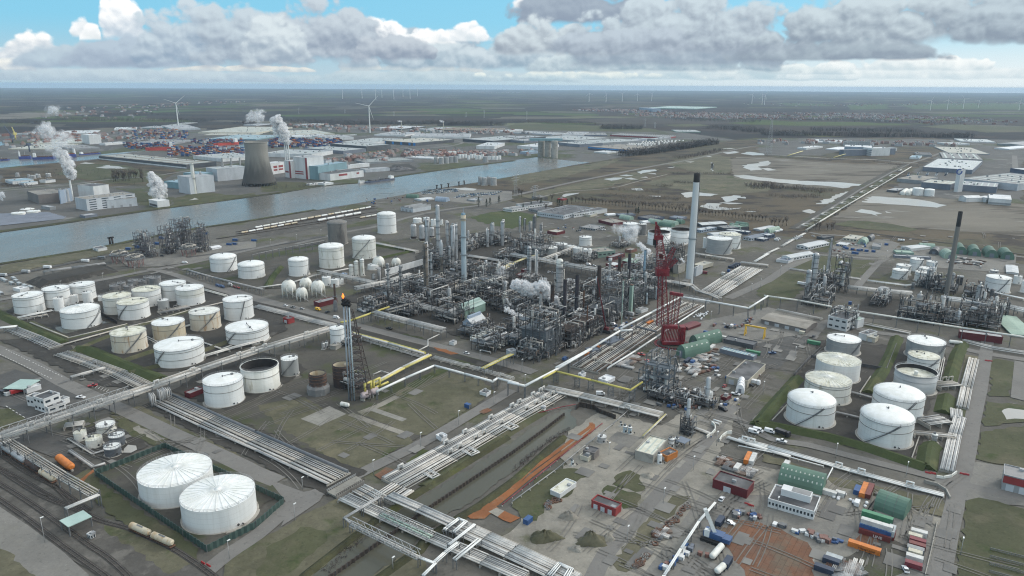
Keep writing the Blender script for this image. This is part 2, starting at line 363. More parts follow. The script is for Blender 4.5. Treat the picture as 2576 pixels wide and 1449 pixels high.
g=mb('farmland');g.lathe((0,0,0),[(0,0),(1500,0),(6000,0),(34000,0)],96,False);struct('ground',g)
# sheets
SOFT={Kb,'mud',Kc,Kh,Ki,Kj,'heath',Kl,Kt,Kp,Kq,Ks,Kn,Ko,Kk,Km}
ZN=0
def zlay(z):
 global ZN
 ZN+=1;return z*.5+ZN*.0012
def wobble(ps):
 rng=RR(int(abs(ps[0].x*7+ps[0].y)));out=[]
 for i,p in enumerate(ps):
  q=ps[(i+1)%len(ps)];d=q-p;D=math.hypot(p.x,p.y);st=max(3,D*.008);n=max(1,min(60,int(d.length/st)));am=min(st*.42,d.length*.09)
  nn=V((-d.y,d.x,0)).normalized() if d.length>0 else Vector()
  for j in range(n):
   t=j/n;out.append(p+d*t+nn*(rng.uniform(-am,am) if j else 0))
 return out
def poly(name,m,z,pts,kind=K2,label=None):
 b=mb(m);ps=[at(x,y,0) for x,y in pts];z=zlay(z)
 if m in SOFT: ps=wobble(ps)
 n=len(ps);b.v=[(p.x,p.y,z) for p in ps]
 a=sum(ps[i].x*ps[(i+1)%n].y-ps[(i+1)%n].x*ps[i].y for i in range(n))
 b.face(tuple(range(n)) if a>0 else tuple(range(n-1,-1,-1)))
 return struct(name,b,kind,label)
def strip_pts(ps,w):
 L=[];R=[]
 for i,p in enumerate(ps):
  d=(ps[min(i+1,len(ps)-1)]-ps[max(i-1,0)]);d.z=0;d.normalize();n=V((-d.y,d.x,0))*w/2
  L.append(p+n);R.append(p-n)
 return L,R
def smooth(ps,k=3):
 out=[]
 for i in range(len(ps)-1):
  p0,p1,p2,p3=ps[max(i-1,0)],ps[i],ps[i+1],ps[min(i+2,len(ps)-1)]
  for j in range(k):
   t=j/k;out.append(.5*((2*p1)+(p2-p0)*t+(2*p0-5*p1+4*p2-p3)*t*t+(3*p1-p0-3*p2+p3)*t**3))
 return out+[ps[-1]]
def road(name,m,z,w,pts,sm=False,label=None):
 ps=[at(x,y,0) for x,y in pts]
 if sm: ps=smooth(ps)
 L,R=strip_pts(ps,w);b=mb(m);z=zlay(z)
 for i in range(len(ps)-1): b.quad(*[V((q.x,q.y,z)) for q in (R[i],R[i+1],L[i+1],L[i])])
 return struct(name,b,K2,label)
def berm(name,m,h,w,pts,top=1.0,label=None):
 ps=[at(x,y,0) for x,y in pts];L,R=strip_pts(ps,w);l,r=strip_pts(ps,top);b=mb(m)
 for i in range(len(ps)-1):
  j=i+1
  b.quad(R[i],R[j],r[j]+UP*h,r[i]+UP*h);b.quad(r[i]+UP*h,r[j]+UP*h,l[j]+UP*h,l[i]+UP*h);b.quad(l[i]+UP*h,l[j]+UP*h,L[j],L[i])
 b.quad(L[0],R[0],r[0]+UP*h,l[0]+UP*h);b.quad(R[-1],L[-1],l[-1]+UP*h,r[-1]+UP*h)
 return struct(name,b,K2,label)
org('F')
poly('site_ground','yard',.05,[(-700,1800),(-700,800),(-300,722),(0,664),(225,629),(350,601),(644,552),(794,529),(1019,489),(1130,471),(1300,510),(1560,548),(1990,596),(2290,628),(2576,665),(3100,730),(3100,1800)])
poly('heath','heath',.05,[(1130,471),(1194,460),(1288,444),(1400,424),(1483,409),(1560,396),(1850,352),(2300,345),(3100,400),(3100,730),(2576,665),(2290,628),(1990,596),(1560,548),(1300,510)])
poly(Km,Km,.05,[(-600,690),(-300,640),(0,584),(250,547),(412,523),(644,492),(804,467),(919,460),(994,444),(1144,422),(1288,404),(1353,395),(1408,402),(1483,409),(1560,396),(1850,352),(1700,330),(1300,316),(900,318),(700,322),(380,330),(0,336),(-600,345)])
for nm,m,pts in (
 (Ku,Kq,[(1275,318),(1300,310),(1500,316),(1640,324),(1675,333),(1500,330),(1288,327)]),
 (Ku,Kp,[(1640,306),(1760,303),(1850,305),(1790,310)]),(Ku,Kq,[(1670,314),(1760,311),(1790,317),(1700,319)]),
 (Ku,Kp,[(268,300),(290,293),(370,292),(330,304)]),(Ku,Kp,[(350,280),(470,276),(520,279),(380,284)]),
 (Ku,'field_brown',[(1420,302),(1600,296),(1900,304),(1800,312),(1500,308)]),(Ku,Kq,[(0,308),(80,311),(20,318),(-60,318)]),
 (Ku,Kp,[(2130,264),(2230,262),(2240,274),(2140,276)]),(Ku,Kp,[(2255,264),(2460,259),(2576,262),(2576,276),(2300,274)]),(Ku,Kp,[(1955,259),(2070,261),(2100,268),(1985,266)]),
 (Ku,Kq,[(2310,318),(2420,313),(2576,322),(2576,332),(2430,328)]),(Ku,Kq,[(2420,322),(2576,318),(2700,330),(2480,334)]),(Ku,Kp,[(1000,274),(1180,273),(1270,278),(1080,280)]),(Ku,Kp,[(700,289),(860,288),(900,292),(720,294)]),
 (Ku,'field_tan',[(630,263),(740,262),(790,264),(660,266)]),(Ku,Kp,[(1300,284),(1500,286),(1510,291),(1290,289)]),(Ku,'field_brown',[(2290,302),(2480,304),(2520,312),(2350,310)])):
 poly(nm,m,.6,pts)
poly('flooded_land',Kl,.3,[(-60,292),(60,283),(210,283),(240,287),(120,293),(40,300),(-60,300)])
poly('water',Kr,.12,[(-600,690),(-300,640),(0,584),(125,566),(250,547),(412,523),(560,503),(644,492),(694,487),(804,467),(919,460),(994,444),(1144,422),(1288,404),(1353,395),(1408,402),(1483,409),(1440,416),(1400,424),(1288,444),(1194,460),(1110,473),(1019,489),(900,511),(794,529),(720,541),(644,552),(500,574),(350,601),(225,629),(100,649),(0,664),(-300,722),(-600,780)])
org(Kv)
poly('dock_water',Kr,.16,[(-300,610),(0,600),(200,598),(780,577),(1000,548),(1480,505),(1760,488),(2080,465),(2500,436),(2700,425),(2700,452),(2460,478),(2150,492),(1900,520),(1480,512),(1350,520),(1000,592),(480,638),(0,684),(-300,700)])
poly('dock_water',Kr,.16,[(-300,430),(0,420),(75,418),(85,440),(0,462),(-300,470)])
poly(Kw,'heath',.12,[(0,700),(500,640),(780,620),(1000,600),(1750,690),(1800,720),(1500,860),(1000,870),(800,800),(640,840),(0,880)])
poly(Kw,Kh,.2,[(560,740),(860,640),(1200,650),(1700,760),(1500,830),(1100,840)])
poly(Kw,Kh,.2,[(1090,880),(1500,930),(1760,990),(1660,1080),(1400,1060),(1330,930)])
poly(Kw,Kh,.2,[(1780,980),(2050,930),(2380,960),(2576,930),(2576,955),(1900,1060),(1700,1080)])
for pts in ([(800,640),(860,628),(960,636),(900,644)],[(960,680),(1080,660),(1300,684),(1200,694)],[(1030,660),(1110,655),(1100,664)],[(1900,1010),(1960,985),(2000,1000)]): poly(Kt,Kt,.3,pts)
road(Kx,Kd,.22,9,[(-100,920),(300,890),(640,860),(1100,800),(1500,770),(1900,710),(2300,640)],True)
road(Kx,Kd,.22,9,[(-100,905),(500,850)],True)
road(Kx,Ke,.22,12,[(1060,510),(1150,430),(1220,350)])
org(Ky)
road(Kx,Kd,.22,12,[(0,640),(600,600),(900,560),(1400,510),(1900,470),(2080,430),(2000,410)],True)
poly('dark_yard',Kb,.2,[(1280,700),(1390,650),(1560,640),(1620,710),(1400,730)])
poly(Kw,Kh,.2,[(1620,690),(1680,655),(1930,650),(2050,670),(1720,715)])
poly(Kw,Kh,.2,[(180,820),(480,830),(600,865),(300,915),(60,930),(60,860)])
poly('parking_ground',Kg,.2,[(1620,940),(1960,880),(2576,920),(2576,1000),(2330,1060),(1740,1000)])
poly(Kt,Kt,.25,[(1990,890),(2100,882),(2220,895),(2190,912),(2060,905)])
road(Kx,Kd,.25,8,[(400,1449),(900,1330),(1230,1270),(1500,1190),(1760,1130),(2000,1090),(2250,1060),(2576,990)],True)
road(Kx,Ke,.25,7,[(1700,1150),(2150,1090),(2576,1110)],True)
poly('rail_ground','ballast',.2,[(0,1300),(500,1200),(900,1130),(1170,1070),(1220,1100),(1220,1190),(900,1235),(400,1330),(0,1390)])
poly(Kz,Kh,.2,[(820,1080),(1000,1050),(1170,1070),(1040,1095),(860,1105)])
poly(J0,Ki,.2,[(2160,1180),(2360,1130),(2576,1110),(2880,1170),(2760,1240),(2576,1300),(2300,1245)])
poly(Kz,Kh,.2,[(900,1260),(1180,1200),(1220,1210),(1220,1240),(920,1290)])
org(J1)
road(Kx,Kd,.3,10,[(0,965),(180,925),(600,830),(1100,730),(1450,660),(1800,600),(2100,530),(2400,470),(2560,462)],True)
road('path',Kc,.3,4,[(320,970),(560,920),(800,905),(1040,880),(1300,810),(1560,750)],True)
for pts in ([(1255,725),(1330,705),(1440,700),(1460,715),(1400,720),(1300,745)],[(920,798),(1020,782),(1150,780),(1000,812)],[(1080,760),(1150,752),(1220,762),(1150,768)],[(1130,790),(1200,782),(1275,800),(1200,802)],[(1290,780),(1350,772),(1370,785)],[(1360,742),(1440,738),(1455,750)],
 [(500,970),(540,945),(680,935),(600,958),(530,978)],[(1700,940),(1800,925),(2080,950),(2000,970),(1880,965),(1820,975),(1760,985)],[(1190,895),(1300,888),(1330,910),(1250,912)],[(1370,965),(1500,965),(1490,977)],
 [(1890,1075),(1960,1040),(2120,1045),(2080,1075),(2200,1090),(2310,1085),(2200,1105),(2050,1108)],[(2080,1030),(2220,1035),(2330,1040),(2260,1048),(2180,1050)],[(2260,985),(2340,975),(2350,993)],[(2100,980),(2230,960),(2300,965),(2240,1010),(2160,1030),(2120,1000)],[(2330,1120),(2470,1120),(2420,1130)],
 [(2120,530),(2240,515),(2290,525),(2170,545)],[(2110,490),(2200,485),(2250,495)],[(2300,540),(2390,522),(2530,540),(2540,556),(2420,558)],[(1950,572),(1990,565),(2015,575)],[(1740,622),(1840,620),(1800,630)],[(2010,630),(2022,635),(2030,710),(2018,720)],[(1560,680),(1640,672),(1600,684)]):
 poly(Kt,Kt,.45,pts)
poly('flooded_land',Kl,.2,[(2190,600),(2250,575),(2576,575),(3400,640),(3900,655),(3750,740),(3500,865),(3330,890),(2800,880),(2230,780),(2215,690)])
poly(Kt,Kt,.5,[(2230,760),(2330,755),(2576,785),(2900,815),(3300,830),(3530,850),(3400,880),(3330,890),(3200,870),(2900,850),(2700,835),(2480,810),(2300,785)])
for pts in ([(2310,660),(2450,640),(2576,612),(2600,640),(2576,660),(2480,670),(2500,705),(2400,712),(2350,690)],[(2500,690),(2576,684),(2660,705),(2576,712)]): poly(Kt,Kt,.5,pts)
poly(Kw,Kj,.12,[(1500,640),(2000,540),(2200,580),(2220,740),(1900,740),(1700,690)])
poly(Kw,Kj,.12,[(1300,840),(1600,760),(1900,750),(2200,760),(2576,820),(2576,920),(2100,960),(1700,900)])
poly(Kw,Kj,.12,[(100,960),(700,830),(1500,680),(1300,800),(900,880),(500,920),(200,1000)])
poly(Kw,Kj,.12,[(0,770),(400,700),(800,640),(1100,590),(900,680),(500,780),(0,860)])
org('B4')
poly('flooded_land',Kl,.2,[(1050,900),(1200,890),(1420,935),(1500,960),(2576,1050),(3200,1100),(3200,1420),(2576,1370),(1500,1290),(680,1240),(640,1190),(830,1060)])
for pts in ([(950,1030),(1040,970),(1300,985),(1500,1000),(1800,1060),(1700,1085),(1500,1070),(1200,1050)],[(870,1125),(940,1100),(1050,1115),(1150,1145),(1080,1155),(1110,1172),(1040,1150)],[(340,1120),(420,1100),(480,1125),(430,1145)],[(480,1050),(560,1010),(640,970),(720,940),(860,915),(800,940),(760,970),(660,1000),(660,1030),(560,1050)],[(1180,1120),(1250,1140),(1190,1135)]): poly(Kt,Kt,.5,pts)
poly(Kw,Kh,.3,[(640,1250),(800,1215),(1000,1220),(1300,1260),(1500,1300),(1400,1330),(900,1290)])
road('track','mud',.6,16,[(270,1300),(600,1100),(900,900),(1200,740),(1400,650)])
road('track',Kd,.62,4,[(290,1290),(620,1100),(930,900),(1240,730),(1430,640)])
road('verge',Kh,.6,10,[(400,1280),(700,1090),(1000,905),(1280,740)])
road(Kx,Kd,.3,9,[(1100,640),(1450,630),(1560,600),(1900,470),(1840,400)])
poly('industrial_ground',Km,.25,[(-100,390),(600,380),(1200,390),(1850,400),(2576,400),(3200,430),(3200,560),(2576,620),(2576,1040),(2100,1030),(1500,960),(1250,900),(1500,690),(1850,480),(1700,470),(1100,470),(500,560),(0,560),(-100,540)])
road(Kx,Kd,.4,12,[(2330,900),(2450,860),(2490,700),(2480,560)])
org('C4')
road(Kx,Kd,.35,7,[(420,75),(560,100),(760,110),(1200,190),(1550,225),(2100,270),(2700,340)],True)
road('ditch_edge',Kb,.5,5,[(690,45),(1000,80),(1500,145),(1900,195),(2300,260),(2700,320)])
poly(J2,Kg,.2,[(620,200),(760,130),(1200,150),(1330,190),(1190,330),(900,310),(640,280)])
poly(J2,Kg,.2,[(1290,230),(1700,210),(2500,300),(2480,470),(2350,480),(1700,430),(1250,330)])
poly(J0,Kh,.25,[(235,430),(330,300),(420,300),(1080,365),(930,530),(700,510),(470,470)])
poly(J0,Kh,.25,[(-60,590),(130,485),(360,500),(330,690),(230,760),(20,760),(-120,700)])
poly(Kz,Kh,.25,[(400,240),(560,150),(690,150),(610,250),(590,280)])
poly('mud_plot',Kb,.25,[(1000,720),(1380,760),(1240,960),(900,930),(830,870)])
poly('mud_plot','mud',.25,[(1010,540),(1100,400),(1280,385),(1200,500),(1130,540)])
road(Kx,Kd,.35,7,[(880,640),(1000,500),(1100,390),(1200,330)])
road(Kx,Kd,.35,9,[(-400,740),(0,560),(220,410),(330,290),(420,240),(600,130)])
road(Kx,Kg,.35,9,[(200,430),(500,300),(900,330),(1140,350),(1250,260)])
road(Kx,Kd,.35,8,[(430,1130),(620,970),(1000,1070),(1450,1130),(1800,1200),(2100,1280),(2600,1360)],True)
poly(J2,Ke,.2,[(0,1010),(450,1100),(330,1240),(100,1449),(-240,1449),(-200,1200)])
poly(J2,Kg,.22,[(-800,1000),(0,830),(460,930),(430,1120),(200,1120),(-250,1230),(-900,1449)])
org('D4')
poly(J3,Kb,.3,[(-60,740),(120,500),(450,60),(500,-100),(800,-80),(930,-60),(1300,-40),(1420,-90),(1800,-60),(1800,120),(1640,560),(1500,1060),(1440,1100),(900,1000),(300,830)])
berm(J4,Ki,2.6,9,[(-140,760),(0,760),(600,880),(1000,990),(1590,1190)],1.5)
berm(J4,Ki,2.6,10,[(1590,1200),(1620,1000),(1660,960)],2)
berm(J4,Ki,2.6,9,[(-120,770),(60,560),(300,290)],1.5)
berm(J4,Ki,2.4,10,[(1760,640),(1800,470)],2);berm(J4,Ki,2.4,9,[(1820,320),(1900,60),(1960,-60)],2)
berm(J4,Ki,2.4,9,[(1010,440),(1150,220),(1230,60),(1300,-120)],2)
road('verge',Kj,.4,9,[(2060,60),(1990,500),(1900,1080)])
road(Kx,Kd,.42,8,[(2210,-90),(2180,110),(2130,400),(2060,700),(2010,1000),(1960,1230),(1890,1400)])
poly(J0,Kh,.4,[(2240,110),(2300,90),(2490,130),(2440,470),(2230,470)])
poly(J0,Kh,.4,[(2190,520),(2576,560),(3000,600),(3000,730),(2576,730),(2180,770),(2160,740)])
poly(J0,Kh,.4,[(2140,830),(2576,770),(3000,760),(3000,1250),(2576,1200),(2300,1150),(2090,1100)])
poly(Kx,Kd,.41,[(2480,110),(2600,130),(2600,520),(2440,480)])
poly(Kt,Kt,.5,[(2350,620),(2420,590),(2576,610),(2700,640),(2576,700),(2400,705),(2380,665)])
road(Kx,Kd,.42,6,[(-560,640),(-470,620),(-200,760),(40,900),(400,960),(900,1090),(1500,1240),(1800,1320),(2576,1500)],True)
poly(Kg,Kg,.38,[(1800,1260),(2100,1130),(2400,1180),(2900,1250),(2900,1600),(2150,1540),(1850,1500),(1640,1340)])
org('E4')
road(Kx,Kd,.45,7.5,[(1900,560),(1880,740),(1820,1000),(1760,1300),(1720,1500)])
poly(J0,Kh,.4,[(2010,690),(2120,665),(2300,700),(2576,780),(3000,850),(3000,1700),(1870,1700),(1980,900)])
poly(Kz,Kj,.36,[(-60,220),(200,290),(560,440),(1750,680),(1800,760),(1780,860),(1500,790),(1380,700),(1060,650),(700,560),(590,470),(160,350),(-60,300)])
poly('rust_ground',Kn,.42,[(-160,900),(60,960),(260,1060),(400,1120),(480,1250),(430,1500),(-170,1500)])
poly('rust_ground',Kn,.42,[(940,1020),(1150,1060),(1090,1180),(860,1110)])
poly(J5,Kf,.41,[(360,1220),(480,1260),(450,1340),(330,1300)])
poly('dirt_ground','mud',.36,[(1090,1060),(1450,1150),(1390,1400),(1250,1500),(760,1449),(700,1300),(860,1230)])
org(J6)
poly('sand_ground',Kc,.3,[(560,0),(900,-210),(1500,-60),(1900,-330),(2300,-360),(2200,0),(2050,300),(3000,420),(4400,900),(4250,1600),(500,1600),(-120,1100),(250,720),(560,330),(480,260)])
poly(Kg,Kg,.33,[(1900,640),(2576,640),(4300,940),(4200,1600),(1200,1600),(1500,1200)])
poly('rust_ground',Kn,.42,[(1890,1060),(2130,940),(2240,890),(2576,960),(2576,1500),(2420,1500),(2230,1300),(2180,1180)])
poly(Kz,Kh,.36,[(1010,540),(1060,430),(1190,390),(1290,440),(1340,600),(1240,610),(1010,530)])
poly(Kz,Kh,.36,[(960,540),(1300,640),(1270,760),(1120,780),(900,600)])
poly(Kz,Kj,.36,[(1000,1320),(1160,1130),(1400,830),(1620,640),(1800,650),(1760,700),(1530,900),(1300,1200),(1150,1420),(1060,1400)])
poly(Kz,Kh,.36,[(0,720),(320,410),(560,370),(820,390),(640,540),(560,660),(380,700),(250,900),(130,900),(0,760)])
road(Kx,Kd,.4,7,[(760,1600),(940,1240),(1150,1000),(1400,720),(1560,540),(1800,290),(2000,40),(2150,-180),(2250,-260)],True)
poly(J5,Kf,.42,[(1580,330),(1640,260),(1750,300),(1680,370)])
poly(J5,Kg,.38,[(960,80),(1060,0),(1300,60),(1180,170)])
road(J7,Ko,.44,2.2,[(790,-90),(790,-50),(640,60),(400,240),(140,430),(0,580),(-250,760)],True)
road(J7,Ko,.44,2.2,[(810,-80),(810,-20),(690,80),(440,260),(180,460),(0,610),(-200,770)],True)
org('E2')
poly(J7,Ko,.46,[(2120,850),(2260,790),(2330,720),(2440,770),(2300,880),(2160,880)])
poly(J7,Ko,.46,[(2430,860),(2500,800),(2660,870),(2560,920)])
poly(J7,Kc,.46,[(2340,810),(2420,770),(2500,800),(2430,860)])
poly(J7,Kn,.45,[(1190,440),(1310,360),(1420,400),(1290,500)])
poly(J0,Kj,.3,[(-300,1300),(0,1110),(400,880),(800,680),(1260,860),(1300,920),(570,1449),(400,1600),(-400,1700)])
poly(J0,Kh,.31,[(100,1170),(450,960),(700,1000),(720,1100),(300,1449),(0,1449)])
poly(J0,Kj,.3,[(1180,1449),(1560,1190),(1700,1290),(1720,1400),(1500,1600),(1000,1600)])
poly('canal',Ks,.34,[(420,1600),(570,1449),(1000,1140),(1300,910),(1640,690),(2000,470),(2576,110),(2580,100),(3000,-180),(3160,-240),(3230,-60),(3060,20),(2900,130),(2576,410),(2200,680),(1900,860),(1640,1060),(1560,1170),(1180,1449),(1000,1600)])
berm('canal_bank',Kk,1.3,5.5,[(350,1600),(505,1440),(945,1095),(1240,870),(1585,640),(1945,415),(2530,55)])
berm('canal_bank',Kk,1.3,5.5,[(1075,1610),(1245,1470),(1640,1190),(1715,1085),(1965,915),(2265,735),(2635,465),(2950,175),(3100,55)])
berm('bank',Kh,1.5,8,[(1690,560),(2030,340),(2556,-8),(2880,-205)])
road(Kx,Kd,.4,7.5,[(-600,1500),(-300,1250),(0,1050),(200,880),(370,720),(560,640),(830,530),(1150,370),(1680,110),(2040,-100),(2576,-420)],True)
poly('junction',Kd,.41,[(120,480),(480,610),(730,560),(640,700),(420,850),(250,960),(340,760),(280,680)])
org('D1')
road(Kx,Kd,.4,9.5,[(-300,-110),(60,30),(360,170),(640,330),(1000,500),(1280,625),(1750,850),(2050,985),(2400,1150),(2576,1240),(2800,1330)],True)
poly(Kg,Ke,.36,[(-200,330),(150,200),(420,280),(720,320),(1000,450),(1150,560),(1000,620),(620,640),(300,720),(130,600),(-200,520)])
poly(Kg,Ke,.36,[(120,880),(360,830),(650,860),(720,930),(740,1080),(520,1080),(220,960)])
poly(J0,Kh,.36,[(-200,600),(100,590),(250,700),(0,810),(-200,850)])
poly(Kz,Kh,.37,[(1100,660),(1250,670),(1700,900),(1560,970),(1500,950),(1300,860)])
poly('parking_ground',Kc,.42,[(1335,790),(1400,765),(1665,895),(1580,925)])
poly(J3,Kb,.38,[(640,870),(980,740),(1150,750),(1500,970),(1100,1160),(900,1060),(700,920)])
poly(J3,'mud',.37,[(960,1240),(1660,960),(2150,1090),(2900,1400),(2720,1520),(2080,2020),(1500,1600),(930,1270)])
poly(Kt,Kt,.5,[(1250,1000),(1290,960),(1370,970),(1380,1010),(1320,1040),(1240,1040)])
poly(J3,Kb,.4,[(580,1240),(700,1090),(880,1190),(700,1310)])
poly('pipe_ground',Kb,.39,[(1430,560),(1600,480),(2150,620),(2576,800),(3400,1120),(3700,1230),(3300,1480),(2900,1290),(2576,1120),(2100,900),(1700,690)])
poly('pipe_ground',Kb,.39,[(0,-100),(620,-120),(830,100),(1400,330),(1300,400),(1000,350),(600,180),(200,0)])
poly('verge',Kj,.37,[(1100,640),(1400,570),(2000,860),(2576,1150),(2900,1300),(2700,1300),(2300,1120),(1800,900)])
poly(J3,Kb,.38,[(1700,420),(1900,320),(2050,180),(2400,0),(2900,60),(3100,200),(2900,330),(2300,620),(1800,440)])
org('D2')
poly('field_plot','mud',.3,[(-560,600),(-300,560),(0,500),(500,250),(1200,-260),(2200,50),(2576,180),(2400,420),(2000,680),(1700,860),(1100,1170),(900,1180),(200,860)])
poly(Kz,Kj,.33,[(0,560),(500,480),(760,640),(950,650),(1560,900),(1580,930),(1000,1220),(860,1170),(300,820)])
poly(Kz,Kj,.33,[(1200,580),(1400,450),(1800,180),(2300,330),(2400,420),(2000,690),(1720,860),(1560,850),(1060,650)])
poly(J5,Kf,.4,[(450,700),(740,570),(910,650),(640,770)])
road('path',Kc,.4,4,[(950,650),(1160,730),(1560,870)]);road('path',Kc,.4,4.5,[(1040,640),(1250,560),(1420,470)])
poly(J5,Kf,.4,[(1130,610),(1190,585),(1520,700),(1470,725)])
poly(J7,Kn,.42,[(2240,630),(2330,590),(2380,610),(2290,650)])
road('grass_strip',Ki,.36,7,[(1560,380),(1680,300),(1900,200)]);poly(Kz,Ki,.36,[(1500,1140),(1660,1000),(1740,1020),(1640,1100),(1560,1150)])
org('C2')
road(Kx,Kd,.4,9,[(-300,640),(0,735),(500,870),(1000,1010),(1500,1140),(2100,1290),(2576,1420),(2800,1490)],True)
road('ditch_edge',Kb,.38,7,[(-300,690),(0,790),(500,910),(1000,1050),(1700,1240),(2576,1480)])
poly('mud_plot','mud',.33,[(300,1300),(700,1100),(950,1090),(1700,1300),(1300,1560),(800,1640),(400,1500)])
poly('orange_ground',Ko,.43,[(1780,1230),(1860,1250),(2040,1300),(1960,1310),(1830,1270)])
poly(J3,'mud',.3,[(-300,430),(150,300),(700,190),(1230,130),(1560,270),(1000,440),(600,470),(250,640),(-200,640)])
road('grass_bund',Ki,.36,5,[(20,330),(300,270),(640,205)]);berm(J4,Ki,2.5,8,[(110,630),(170,520),(250,430)],1.5);berm(J4,Ki,2,6,[(1210,210),(1560,270),(1230,345)],1.2)
road(Kx,Ke,.36,7,[(-700,330),(0,235),(500,150),(700,115)],True)
road('verge','ballast',.34,9,[(0,290),(400,230),(690,170)])
org('C1')
road(Kx,Kd,.4,8,[(-200,790),(200,720),(700,610),(1100,540),(1500,460),(1900,390),(2576,240),(2900,170)],True)
road(Kx,Kd,.4,8,[(1500,440),(1750,500),(2000,590),(2300,680),(2600,760),(2900,830)],True)
road(Kx,Ke,.4,6,[(-200,560),(0,520),(250,480),(600,410),(900,350),(1200,300),(1500,250)],True)
poly(J2,Kg,.3,[(1180,340),(1500,250),(2100,200),(2576,160),(2576,230),(1900,380),(1600,420),(1300,430)])
poly(Kz,Kj,.3,[(0,420),(400,340),(900,260),(1400,160),(1380,230),(900,330),(300,450),(0,500)])
poly(J2,Kg,.3,[(-300,560),(60,540),(360,620),(350,670),(-300,760)])
poly(J3,'mud',.3,[(1740,420),(2100,330),(2900,230),(3100,560),(2700,640),(2300,580)])
poly(J3,Kb,.32,[(60,870),(450,660),(960,560),(1700,470),(2060,640),(2300,700),(2850,850),(2900,1050),(2000,1449),(1400,1500),(1000,1240),(700,1200),(300,1000)])
for pts in ([(310,985),(690,1150),(1280,1010)],[(700,1290),(1000,1160),(1540,970),(1900,870)]):
 berm(J4,Kh,1.6,7,pts,1.5)
berm(J4,Ki,2.2,10,[(-100,850),(60,930),(300,1040),(640,1190)],2)
berm(J4,Ki,2.6,12,[(780,1250),(900,1260),(1200,1390),(1620,1560)],2);berm(J4,Kh,2,7,[(1230,1380),(1560,1270)],1.2);berm(J4,Kh,2,7,[(1300,1500),(1700,1400),(2300,1180)],1.2)
poly('dark_water',Ks,.42,[(560,1030),(660,1100),(1000,1000),(1150,985),(1020,970)])
def mound():
 b=mb(Kb);org('C1');base=[at(260,560),at(430,610),at(1170,500),at(1000,400)];base=[at(250,575),at(400,640),at(1200,470),at(1060,400)]
 c=sum(base,Vector())/4;t=[c+(p-c)*.72+UP*4 for p in base];b.hexa(base+t);struct('mound',b)
mound()
org('E1')
poly('rail_ground','ballast',.36,[(-300,60),(0,190),(600,560),(900,800),(1300,980),(1700,1180),(2200,1500),(1700,1700),(1000,1449),(-300,700)])
poly(J2,Kg,.38,[(-300,740),(0,760),(300,960),(620,1200),(900,1449),(600,1700),(-300,1700)])
poly(J0,Kj,.4,[(-200,1120),(60,1200),(360,1449),(300,1600),(-300,1600)])
poly('verge',Kh,.4,[(700,470),(900,380),(1000,500),(1500,860),(2000,1180),(1980,1300),(1700,1180),(1300,960),(960,700)])
poly(Kz,Kj,.39,[(960,900),(1300,1000),(1700,1200),(1950,1330),(1700,1440),(1200,1100)])
poly(J7,Ko,.46,[(790,500),(880,430),(940,380),(950,410),(830,520)])
def track(pts,name='railway_track'):
 ps=smooth([at(x,y,0) for x,y in pts],3);b=mb(Kb);L,R=strip_pts(ps,3.0);zz=zlay(.43)
 for i in range(len(ps)-1): b.quad(*[V((q.x,q.y,zz)) for q in (R[i],R[i+1],L[i+1],L[i])])
 b.use('rail_steel');l,r=strip_pts(ps,1.5)
 for q in (l,r):
  for i in range(len(q)-1): b.bar(q[i]+UP*.55,q[i+1]+UP*.55,.22,.2)
 b.use('sleeper');tot=0
 for i in range(len(ps)-1):
  d=(ps[i+1]-ps[i]);n=int(d.length/1.6)
  for j in range(n):
   p=ps[i]+d*(j/max(n,1));t=d.normalized();s=V((-t.y,t.x,0))*1.2;b.bar(p-s+UP*.46,p+s+UP*.46,.3,.1)
 struct(name,b)
mat('rail_steel',(.09,.07,.06),(.06,.05,.045),.5,.5);mat('sleeper',(.085,.075,.066),(.06,.054,.05),.4,.9)
for t in ([(-200,120),(0,230),(300,430),(560,560),(760,760),(1000,900),(1300,980),(1700,1160),(2000,1350),(2200,1500)],[(-200,250),(0,390),(400,640),(700,760),(880,840),(1010,900)],[(-200,400),(0,530),(300,720),(640,960),(900,1150),(1080,1270),(1280,1449),(1400,1600)],[(-200,560),(0,690),(300,900),(600,1130),(850,1310),(1050,1449),(1250,1600)],[(-200,0),(60,190),(600,590),(900,800)],[(-100,330),(200,480),(560,690),(760,770)]): track(t)
org(Ky)
for t in ([(-200,1330),(0,1295),(400,1215),(900,1120),(1200,1070)],[(-200,1350),(0,1315),(400,1235),(900,1140),(1230,1085)],[(200,1280),(640,1225),(900,1175),(1100,1140),(1300,1120)],[(-400,1400),(200,1310),(900,1200),(1230,1150)]): track(t)
org('F');poly('plant_floor',Kb,.36,[(860,752),(1000,700),(1090,600),(1250,580),(1420,640),(1560,690),(1640,665),(1700,700),(1650,755),(1540,815),(1420,880),(1360,905),(1250,880),(1100,830),(980,792)])
mat('road_paint',(.62,.61,.58),None,.5,.7)
def dashes(pts,d,g,w,z=.5):
 ps=[at(x,y) for x,y in pts];b=mb('road_paint');z=zlay(z)
 for p,q in zip(ps,ps[1:]):
  L=(q-p).length;u=(q-p).normalized();nn=V((-u.y,u.x,0))*w/2;s=0
  while s+d<L: o,e=p+u*s,p+u*(s+d);b.quad(*[V((v.x,v.y,z)) for v in (o-nn,e-nn,e+nn,o+nn)]);s+=d+g
 struct('road_marking',b)
org('D1');dashes([(0,50),(270,178),(540,305)],2,2,.4);dashes([(60,0),(330,130),(640,280)],2,2,.4)
for i in range(9): dashes([(1345+i*36,785+i*12),(1400+i*33,765+i*13.5)],6,0,.3)
for i in range(7): dashes([(930+i*28,345+i*10),(900+i*28,372+i*10)],4,0,.3)
dashes([(60,570),(280,705)],3,1.5,.4)
